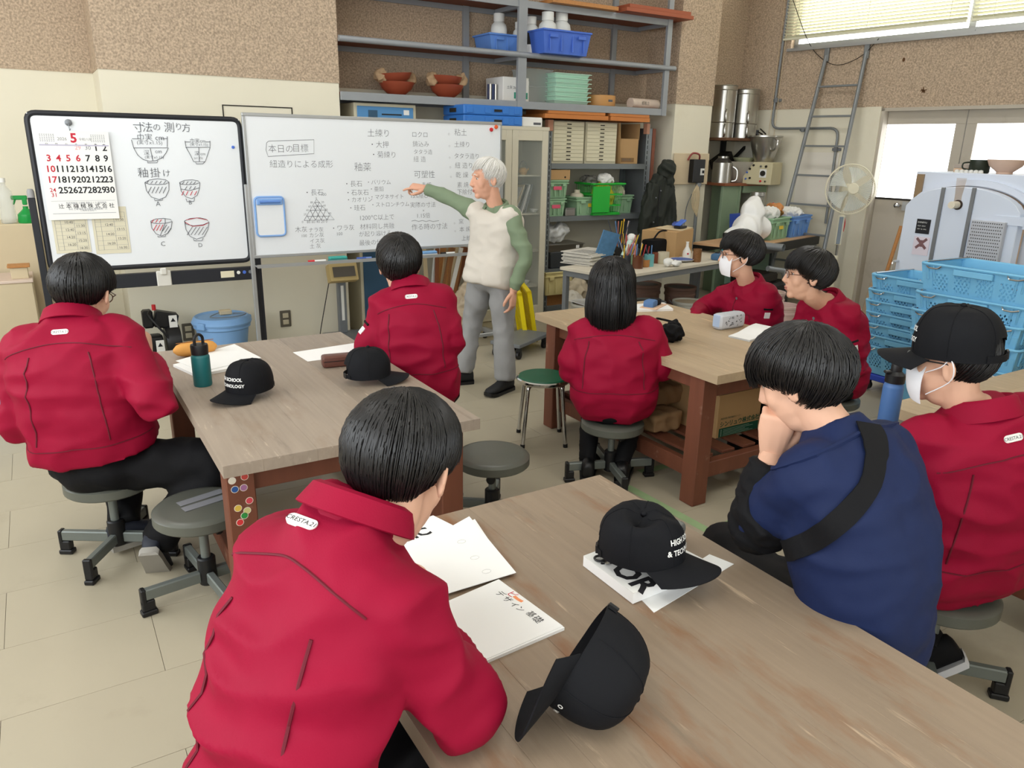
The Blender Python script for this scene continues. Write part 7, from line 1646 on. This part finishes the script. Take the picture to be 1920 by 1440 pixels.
# green press body with bag
t = thing('clay_press', 'squat green press with a silver neck behind the white film', 'machine', (6.82, 5.95, 0), .25)
MB().box(-.26, .18, -.16, .16, 0, .98).build('body', m_mg2, t, bevel=.04, bseg=2); MB().lathe([(.06, .97), (.075, .98), (.065, 1.10), (.055, 1.12), (.06, 1.13)], 20, c=(.02, 0, 0)).build('neck', m_mg2, t); MB().lathe([(0, 1.12), (.055, 1.12), (.055, 1.17), (.08, 1.18), (.08, 1.22), (0, 1.22)], 22, c=(.02, 0, 0)).build('collar', m_stainless, t); MB().tube([(.10, .0, 1.05), (.22, -.10, 1.09)], .006, 6).build('lever', m_steel, t); MB().ell((.22, -.10, 1.09), (.016, .016, .016), nu=10, nv=7).build('lever_ball', m_red_dot, t)
crumple('clear_bag', 'cloudy plastic bag hung on the green press', (6.68, 5.87, .98), (.07, .05, .09), mat('cloudy_bag', (186, 184, 172), .4, var=.1), 3., .02, 'bag', 14)
# pull cords beside the blind
for k, xx in enumerate((WX1+.05, WX1+.12)):
    o = MB(RWM).tube([(xx, .03, 3.7), (xx+.01, .035, 2.2), (xx+.03, .03, 1.0), (xx+.05, .03, .95)], .003, 5).build('blind_cord', mat('cream_cord', (216, 196, 160), .7)); tag(o, ('left cream pull cord hanging beside the high blind', 'right cream pull cord hanging beside the high blind')[k], 'cord')
o = MB(RWM).tube(spl([(-0.596,0.06,3.228), (-0.807,0.05,2.839), (-0.976,0.04,2.641), (-1.211,0.05,2.535), (-1.457,0.04,2.607), (-1.616,0.04,2.759)], 6), .004, 5).build('loose_wire', m_dark); tag(o, 'thin dark wire sagging along the wall above the ladder', 'wire')
# ------------------------------------------------------------------ ladder
t = thing('leaning_ladder', 'grey steel ladder leaning against the right wall', 'ladder', RWM @ V((-1.2, .3, 0)), math.radians(97))
A0, A1 = V((-1.06, .03, 2.641)), V((-1.50, .03, 2.642)); B0, B1 = V((-.98, .55, .0)), V((-1.58, .55, .0))
for a, b_ in ((A0, B0), (A1, B1)):
    MB(RWM).tube([a, b_], .021, 10).build('rail', m_cond, t, world=True); MB(RWM).cbox(a+V((0, -.002, .01)), (.055, .03, .15)).build('top_hook', m_cond, t, world=True, bevel=.008)
for k in range(8):
    f = .12+k*.115; a, b_ = A0.lerp(B0, f), A1.lerp(B1, f); MB(RWM).cbox((a+b_)/2, ((a-b_).length, .034, .020)).build('rung', m_cond, t, world=True, bevel=.003)
# ------------------------------------------------------------------ standing fan
m_fan = mat('ivory_plastic', (226, 220, 196), .45, var=.03); m_fgrey = mat('fan_grey', (134, 146, 158), .45)
fc = RWM @ V((-1.794,0.5,1.302)); base = V((6.722,4.538,0.0)); base = V((fc.x, fc.y, 0))
t = thing('standing_fan', 'ivory standing fan with a wire guard before the grey doors', 'fan', base)
fz = fc.z; fd = V((-.55, -.80, .12)).normalized(); FM = Matrix.Translation((0, 0, fz)) @ fd.to_track_quat('Z', 'Y').to_matrix().to_4x4()
R_ = .245
MB(FM).tube([(R_*math.cos(q), R_*math.sin(q), 0) for q in [2*PI*i/40 for i in range(40)]], .007, 6, closed=True).build('guard_ring', m_fan, t)
wires = MB(FM)
for i in range(72):
    a = 2*PI*i/72; wires.tube([(.055*math.cos(a), .055*math.sin(a), .075), (.14*math.cos(a+.12), .14*math.sin(a+.12), .078), (.215*math.cos(a+.2), .215*math.sin(a+.2), .05), (R_*math.cos(a+.24), R_*math.sin(a+.24), 0)], .0011, 3, caps=False)
    wires.tube([(.05*math.cos(a), .05*math.sin(a), -.075), (.16*math.cos(a), .16*math.sin(a), -.075), (R_*math.cos(a), R_*math.sin(a), 0)], .0011, 3, caps=False)
wires.build('guard_wires', m_fan, t, kind='stuff')
MB(FM).lathe([(0, .07), (.052, .07), (.056, .078), (.05, .086), (0, .088)], 26).build('guard_badge', m_fan, t)
for k in range(5):
    a0 = k*2*PI/5
    MB(FM).grid(8, 6, lambda u_, v_: ((.03+.185*v_)*math.cos(a0+(u_-.5)*(.5+.55*v_)), (.03+.185*v_)*math.sin(a0+(u_-.5)*(.5+.55*v_)), (u_-.5)*.05)).build('blade', mat('clear_blade', (220, 226, 222), .2, alpha=.45), t, solid=.002)
MB(FM).lathe([(0, -.18), (.05, -.17), (.065, -.12), (.06, -.06), (.03, -.03), (0, -.02)], 22).build('motor', m_fan, t)
bd = -fd*.12; q = V((bd.x, bd.y, fz+bd.z))
MB().cbox((q.x, q.y, fz-.42), (.075, .065, .30), (0, 0, .6)).build('control_column', m_fan, t, bevel=.008); MB().cbox((q.x-.026, q.y-.026, fz-.42), (.05, .012, .28), (0, 0, -.6)).build('control_panel', m_fgrey, t, bevel=.003)
MB().cyl((q.x, q.y, fz-.28), (q.x, q.y, fz-.06), .018, n=12).build('neck', m_fan, t); MB().cyl((q.x, q.y, .38), (q.x, q.y, fz-.56), .013, n=12).build('inner_pole', m_chrome, t); MB().cyl((q.x, q.y, .03), (q.x, q.y, .62), .023, n=14).build('outer_pole', m_fan, t); MB().lathe([(0, 0), (.19, 0), (.19, .02), (.03, .045), (0, .045)], 30, c=(q.x, q.y, 0)).build('base', m_fan, t)
MB().tube(spl([(q.x+.07, q.y+.02, fz-.30), (q.x+.10, q.y+.03, fz-.36), (q.x+.09, q.y+.03, fz-.44)], 4), .012, 7).build('red_grip', m_red_dot, t)
t = thing('dust_shovel', 'worn wooden paddle leaning by the fan pole', 'paddle', RWM @ V((-2.18, .30, 0)), math.radians(97)); MB().cyl((0, -.2, .95), (0, .0, .35), .018, n=10).build('shaft', m_wood2, t); MB().cbox((0, .06, .19), (.24, .03, .38), (.3, 0, 0)).build('blade', mat('dusty_board', (168, 148, 122), .8, var=.12), t, bevel=.006)
# ------------------------------------------------------------------ black work bench with crates and film
BA = 0.274987; BO = V((5.837,5.016,0.78))
t = thing('black_bench', 'black steel bench with a wooden top by the ladder', 'bench', (BO.x, BO.y, 0), BA); L_ = 1.50
MB().box(-.25, L_, 0, .55, .765, .785).build('bench_top', mat('bench_wood', (196, 158, 120), .6, var=.1), t); MB().box(-.25, L_, -.012, 0, .69, .78).build('front_beam', m_black, t, bevel=.003); MB().box(-.25, L_, .50, .55, .69, .764).build('rear_beam', m_black, t)
for x in (-.22, L_-.06):
    for y in (.01, .48): MB().box(x, x+.05, y, y+.05, 0, .69).build('leg', m_steel, t)
for k, (y, z) in enumerate(((-.10, .70), (-.14, .46))):
    MB().cyl((.10, y-.12, z+.08), (.10, y+.30, z+.08), .035, n=14, caps=False).build('pipe_end', m_cond, t) if k == 0 else MB().tube([(.02, -.12, .58), (.20, -.20, .55), (.34, -.22, .33)], .026, 12).build('bent_pipe', m_cond, t)
def onb(x, y): p = Matrix.Rotation(BA, 4, 'Z') @ V((x, y, 0)); return (BO.x+p.x, BO.y+p.y, .7855)
crate('pale green crate with a yellow tag on the black bench', onb(.72, .26), .40, .32, .22, m_greenc, BA, tagm=m_tagy); crate('light blue crate with a pale rim on the black bench', onb(1.18, .25), .46, .34, .22, mat('crate_light_blue', (104, 150, 214), .5), BA)
crumple('paper_ball', 'orange brown crumpled paper in the crates on the bench', (onb(.86, .26)[0], onb(.86, .26)[1], .96), (.085, .08, .08), mat('orange_kraft', (206, 142, 86), .8, var=.1), 2., .04, 'paper', 11)
crumple('foam_pieces', 'white foam pieces heaped in the pale green crate', (onb(.68, .24)[0], onb(.68, .24)[1], .96), (.13, .10, .06), m_white, 6., .03, 'foam', 14); crumple('foam_pieces', 'white packing heaped in the light blue crate', (onb(1.15, .24)[0], onb(1.15, .24)[1], .94), (.20, .12, .06), m_white, 8., .03, 'foam', 14)
t = thing('blue_tray', 'dark blue tray behind the pale green crate', 'tray', onb(.62, .48), BA); MB().taper((0, 0, 0), (.30, .12), (.34, .14), .24).build('tray', mat('navy_plastic', (44, 74, 160), .5), t)
fm = MB(); fm.ell((.0, 0, .12), (.20, .14, .14)).ell((.10, .02, .26), (.13, .11, .17)).ell((.14, .03, .36), (.07, .07, .10)).ell((-.22, 0, .07), (.14, .12, .09)).ell((.26, -.02, .12), (.12, .10, .11)); me = remesh(fm, .012, 14, .6); tw(me, .030, 5, (1, 1, .5), .014, 4.)
o = link('plastic_film_heap', smoothall(me, 50), mat('white_film', (238, 238, 236), .4, var=.03)); p_ = onb(.22, .22); o.location = p_; o.rotation_euler = (0, 0, BA); tag(o, 'big heap of white plastic film on the black bench', 'film')
for v in me.vertices: v.co.z = max(v.co.z, .001)
t = thing('dark_case', 'black equipment stored under the black bench', 'equipment', onb(.5, .2)[:2]+(0,), BA); MB().box(-.4, .5, -.16, .24, 0, .34).build('case', m_black, t, bevel=.03); MB().box(-.2, .3, -.1, .2, .34, .44).build('upper_case', m_dark, t, bevel=.02); MB().tube(spl([(-.3, -.17, .3), (-.1, -.2, .1), (.2, -.18, .25), (.4, -.18, .05)], 5), .012, 6).build('hose', m_black, t)
# ------------------------------------------------------------------ kiln
m_kiln = mat('pale_blue_grey_enamel', (218, 226, 240), .4, .1, var=.03, vs=2); m_kdark = mat('kiln_edge_steel', (128, 130, 132), .4, .5, var=.1); m_brick = mat('kiln_brick_edge', (206, 176, 148), .8, var=.08)
KX, KY1, KY0, KZ = 5.80, 3.60, 2.25, 1.525
t = thing('electric_kiln', 'large pale blue kiln with an arched door behind the stacked blue crates', 'kiln', (KX+.5, (KY0+KY1)/2, 0))
MB().box(KX+.12, KX+1.0, KY0, KY1, .25, KZ).build('body', m_kiln, t, world=True, bevel=.004)
for y in (KY0+.05, KY1-.05):
    for x in (KX+.2, KX+.9): MB().box(x-.03, x+.03, y-.03, y+.03, 0, .25).build('leg', m_kdark, t, world=True)
MB().box(KX+.105, KX+.12, KY1-.07, KY1-.015, .3, KZ-.02).build('side_strip', mat('heat_browned_steel', (150, 126, 96), .4, .4, var=.2), t, world=True)
dy0, dy1 = 2.72, 3.56; cy_ = (dy0+dy1)/2-.02; hw = (dy1-dy0)/2
def arch(y0, y1, zs, rise, n=20):
    out = []; c = (y0+y1)/2; h = (y1-y0)/2
    for i in range(n+1): a = -1+2*i/n; out.append((c+h*a, zs+rise*math.sqrt(max(0, 1-a*a*.96))-rise*.2))
    return out
KM = Matrix(((0, 0, 1, 0), (1, 0, 0, 0), (0, 1, 0, 0), (0, 0, 0, 1)))     # local (x,y,z) -> world (y, z, x)
zs = 1.27; rise = .20
ar = arch(dy0, dy1, zs, rise); MB(Matrix.Translation((KX, 0, 0)) @ KM).prism(ar+[(dy1, .30), (dy0, .30)], -.02, .06).build('door', m_kiln, t, world=True, bevel=.004)
MB(Matrix.Translation((KX, 0, 0)) @ KM).prism(arch(dy0+.01, dy1-.005, zs, rise-.004)+[(dy1-.02, .32), (dy0+.02, .32)], .06, .105).build('door_lining', m_brick, t, world=True)
a2 = arch(dy0-.05, dy1+.02, zs+.015, rise+.045); MB(Matrix.Translation((KX, 0, 0)) @ KM).prism(a2+list(reversed(arch(dy0-.01, dy1+.0, zs+.005, rise+.004))), .075, .13).build('arch_band', m_kiln, t, world=True)
for y in (3.283, 3.059): MB().box(KX-.032, KX-.021, y-.014, y+.014, .34, 1.42 if y > 3.1 else 1.43).build('door_rib', m_kdark, t, world=True, bevel=.002)
p_ = (5.78,3.163,1.302); MB().cyl((KX-.10, p_[1], p_[2]), (KX-.02, p_[1], p_[2]), .026, n=18).build('peep_plug', mat('ivory_ceramic', (236, 226, 204), .6), t, world=True)
MB().cyl((KX-.024, p_[1]-.004, p_[2]), (KX-.0205, p_[1]-.004, p_[2]), .036, n=18).build('scorched_ring', mat('scorched_steel', (58, 44, 36), .7), t, world=True)
b = MB(); b.add([(KX-.0212, p_[1]+y, p_[2]+z) for y, z in ((-.025, .0), (.03, .0), (.03, .06), (.04, .19), (-.035, .19), (-.022, .06))], [(0, 1, 2, 3, 4, 5)])
ms_ = mat('scorch_stain', (176, 140, 88), .6, alpha=.4, var=.35, vs=9); b.build('scorch_mark', ms_, t, world=True)
q0, q1 = (5.775,3.445,1.178), (5.775,3.336,1.099)
pl_ = MB().box(KX-.024, KX-.0205, q1[1], q0[1], q1[2]-.03, q0[2]).build('name_plate', m_inkb, t, world=True)
b = MB(); MYZ = Matrix(((0, 0, -1, 0), (-1, 0, 0, 0), (0, 1, 0, 0), (0, 0, 0, 1)))
for s, dy, dz, h in (('SHINRYU', .008, .03, .018), ('KILN  20kW', .012, .055, .012), ('200V  3φ  60Hz', .012, .078, .011)): b.add(*text(s, h, Matrix.Translation((KX-.0244, q0[1]-dy, q0[2]-dz)) @ MYZ))
b.v = [wmat(pl_).inverted() @ v for v in b.v]; b.build('plate_print', m_white, pl_)
w0, w1 = (5.775,3.444,1.056), (5.775,3.317,0.907)
n_ = MB().box(KX-.0235, KX-.0205, w1[1], w0[1], w1[2], w0[2]-.01).build('warning_sheet', mat('pink_white_sheet', (222, 212, 222), .7), t, world=True)
MB().cbox((KX-.0245, (w0[1]+w1[1])/2, w0[2]-.06), (.001, .03, .05)).cbox((KX-.0246, (w0[1]+w1[1])/2, w0[2]-.06), (.001, .11, .02), (.75, 0, 0)).cbox((KX-.0248, (w0[1]+w1[1])/2, w0[2]-.06), (.001, .11, .02), (-.75, 0, 0)).build('warning_picture', mat('warning_ink', (120, 86, 88), .7, var=.5, vs=60), n_, world=True)
g0, g1 = (5.74,3.018,1.208), (5.74,2.766,1.017)
MB().box(KX-.06, KX-.02, g1[1]+.02, g0[1], .40, g0[2]).build('vent_box', mat('vent_grey', (190, 192, 198), .45, .2), t, world=True, bevel=.003)
hb = MB(); gw = g0[1]-g1[1]-.04
for i in range(14):
    for j in range(34):
        y = g1[1]+.035+gw*(i+.5*(j % 2))/14; z = .45+j*.0225
        if z < g0[2]-.015: hb.add([(KX-.0606, y-.005, z), (KX-.0606, y, z-.005), (KX-.0606, y+.005, z), (KX-.0606, y, z+.005)], [(0, 1, 2, 3)])
hb.build('vent_holes', m_dark, t, world=True, kind='stuff')
hh_ = (5.75,3.52,1.008)
MB().tube(bend([(KX-.02, dy1-.02, .84), (KX-.08, dy1-.01, .84), (KX-.08, dy1-.01, .52), (KX-.02, dy1-.02, .52)], .02), .009, 8).build('door_handle', m_chrome, t, world=True)
for z in (.55, 1.22): MB().cyl((KX-.01, dy0-.045, z-.05), (KX-.01, dy0-.045, z+.05), .022, n=12).box(KX-.03, KX+.02, dy0-.06, dy0+.16, z-.03, z+.03).build('hinge', m_kiln, t, world=True)
# pots and slabs on the kiln
zk = KZ+.001
mug('small dark green lidded pot on the kiln', (KX+.25, 3.20, zk), .07, .095, mat('dark_green_glaze', (40, 48, 36), .4, var=.2), True, 2.2, 'lidded_pot', 'pot')
bowl('pale pink unglazed bowl on the kiln', (KX+.26, 3.02, zk), .125, .10, mat('pink_bisque', (222, 192, 172), .8))
t = thing('brick_pair', 'short reddish bricks behind the dark pot on the kiln', 'bricks', (KX+.35, 3.36, zk)); MB().box(-.05, .05, -.06, .06, 0, .03).build('brick', m_brick, t, bevel=.003); MB().box(-.05, .05, -.055, .06, .031, .06).build('brick', mat('grey_brick', (170, 158, 146), .8), t, bevel=.003)
for k in range(6):
    o = MB().cbox((0, 0, 0), (.16, .20-.01*k, .016), (0, .02*(k % 3-1), .1*k)).build('kiln_slab', (m_brick, m_wood2, m_beige)[k % 3], bevel=.003); o.location = (KX+.22, 2.72+.012*(k % 3), zk+.012+k*.0175); tag(o, 'pale ceramic slab, %s of the slabs stacked on the kiln' % ('lowest', 'second lowest', 'third', 'fourth', 'second highest', 'topmost')[k], 'slab', 'slabs on the kiln')
for k in range(6):
    o = MB().lathe([(0, 0), (.018, 0), (.014, .02), (0, .024)], 10).build('pyrometric_stub', m_white); o.location = (KX+.14, 3.30-.035*k, zk); tag(o, 'white ceramic stub, %s from the left on the kiln front edge' % 'first second third fourth fifth sixth'.split()[k], 'stub', 'ceramic stubs on the kiln')
t = thing('white_blocks', 'white block at the right end of the kiln top', 'block', (KX+.2, 2.52, zk)); MB().box(-.1, .1, -.1, .1, 0, .075).build('block', m_white, t, bevel=.003)
# ------------------------------------------------------------------ stacks of blue crates
def nest_crate(t, L, Wd, H_, m):
    """open crate, long side along local y; walls built as panels with punched diamond fields"""
    e = .03
    bl, bw = L/2-e, Wd/2-e
    for nm, a, c, A, C_ in (('long_side', (-bw, -bl), (-bw, bl), (-Wd/2, -L/2), (-Wd/2, L/2)), ('long_side', (bw, bl), (bw, -bl), (Wd/2, L/2), (Wd/2, -L/2)), ('end_side', (bw, -bl), (-bw, -bl), (Wd/2, -L/2), (-Wd/2, -L/2)), ('end_side', (-bw, bl), (bw, bl), (-Wd/2, L/2), (Wd/2, L/2))):
        a, c, A, C_ = (V((*q, z)) for q, z in ((a, 0), (c, 0), (A, H_), (C_, H_)))
        def P(u_, v_): return a.lerp(c, u_).lerp(A.lerp(C_, u_), v_)
        ln = (c-a).length; fields = 4 if nm == 'long_side' else 2
        b = MB(); us = [0.]; 
        nu, nv = (8, 6)
        # panel = solid strips around the fields + lattice inside each field
        fw = .62/fields; cuts = []
        for k in range(fields): u0 = (k+.5)/fields*.86+.07-fw/2; cuts.append((u0, u0+fw))
        v0, v1 = .26, .76
        def q4(u0, u1, w0, w1): b.add([P(u0, w0), P(u1, w0), P(u1, w1), P(u0, w1)], [(0, 1, 2, 3)])
        q4(0, 1, 0, v0); q4(0, 1, v1, 1); pu = 0.
        for u0, u1 in cuts: q4(pu, u0, v0, v1); pu = u1
        q4(pu, 1, v0, v1)
        for u0, u1 in cuts:
            for i in range(nu):
                for j in range(nv):
                    x0, x1 = u0+(u1-u0)*i/nu, u0+(u1-u0)*(i+1)/nu; y0, y1 = v0+(v1-v0)*j/nv, v0+(v1-v0)*(j+1)/nv
                    if (i+j) % 2: q4(x0, x1, y0, y1); continue
                    mx, my = (x0+x1)/2, (y0+y1)/2   # diamond hole: four corner triangles
                    for p0, p1, p2 in (((x0, y0), (mx, y0), (x0, my)), ((x1, y0), (x1, my), (mx, y0)), ((x1, y1), (mx, y1), (x1, my)), ((x0, y1), (x0, my), (mx, y1))): b.add([P(*p0), P(*p1), P(*p2)], [(0, 1, 2)])
        b.build(nm, m, t, solid=.003, angle=25)
        n_ = (c-a).cross(V((0, 0, 1))).normalized()*-1
        n_ = V((a.x+c.x, a.y+c.y, 0)).normalized()
        for f in ((.06, .12, .88, .94) if nm == 'long_side' else (.1, .9)):
            p0, p1 = P(f, .55), P(f, .97); MB().tube([p0+n_*.006, p1+n_*.006], .006, 4).build('rib', m, t)
        if nm == 'end_side': MB().cbox(P(.5, .86)+n_*.012, (.22, .02, .035)).build('hand_grip', m, t, bevel=.003)
        else: MB().cbox(P(.5, .86)+n_*.012, (.02, .22, .035)).build('hand_grip', m, t, bevel=.003)
    MB().box(-bw, bw, -bl, bl, 0, .006).build('bottom', m, t)
    MB().tube(bend([(0, L/2+.006, H_), (Wd/2+.006, L/2+.006, H_), (Wd/2+.006, -L/2-.006, H_), (-Wd/2-.006, -L/2-.006, H_), (-Wd/2-.006, L/2+.006, H_), (0, L/2+.006, H_)], .04)[:-1], .009, 6, closed=True).build('rim', m, t)
    for s in (-1, 1): MB().tube(bend([(-Wd/2-.012, s*L*.44, H_-.012), (-Wd/2-.026, s*L*.40, H_-.02), (-Wd/2-.026, s*L*.32, H_-.02), (-Wd/2-.012, s*L*.30, H_-.006)], .01), .0045, 6).build('bail_end', m_chrome, t); 
    MB().tube([(-Wd/2-.004, L*.44, H_+.012), (Wd/2+.004, L*.44, H_+.012)], .0042, 6).build('bail', m_chrome, t)
proto = thing('stacking_crate', 'x', 'crate', (0, 0, 0)); nest_crate(proto, .62, .42, .20, m_sky_bl)
m_doll = mat('dolly_blue', (52, 82, 200), .45)
def stack(x, y, zs, word):
    n = len(zs); names = ('lowest', 'second', 'third', 'fourth', 'fifth', 'sixth', 'seventh', 'eighth')
    for i, z in enumerate(zs):
        lab = 'light blue perforated crate, %s of the %s stack by the kiln' % ('topmost' if i == n-1 else names[i], word)
        M = TR((x+.006*((i*3) % 3-1), y+.008*((i*5) % 3-1), z), .0+(.02*((i*7) % 3-1)))
        if i == 0 and word == 'left': proto.matrix_basis = M; proto['label'] = lab; proto['group'] = 'stacked light blue crates'
        else: copytree(proto, None, M, lab, 'stacked light blue crates')
lx, ly = 5.17, 2.91
stack(lx, ly, (.135, .215, .295, .375, .455, .535, .640), 'left')
rx, ry = 4.64, 2.259
stack(rx, ry, (.135, .22, .30, .44, .56, .67, 0.839), 'right')
for k, (x, y, lab) in enumerate(((lx, ly, 'blue wheeled dolly under the left stack of crates'), (rx+.02, ry, 'blue wheeled dolly under the right stack of crates'))):
    t = thing('crate_dolly', lab, 'dolly', (x, y, 0)); MB().box(-.20, .20, -.28, .28, .085, .13).build('deck', m_doll, t, bevel=.006)
    for sx in (-.16, .16):
        for sy in (-.24, .24): MB().cyl((sx-.014, sy, .035), (sx+.014, sy, .035), .035, n=16).box(sx-.02, sx+.02, sy-.02, sy+.02, .04, .085).build('wheel', m_black, t)

bpy.data.scenes.remove(TMP)
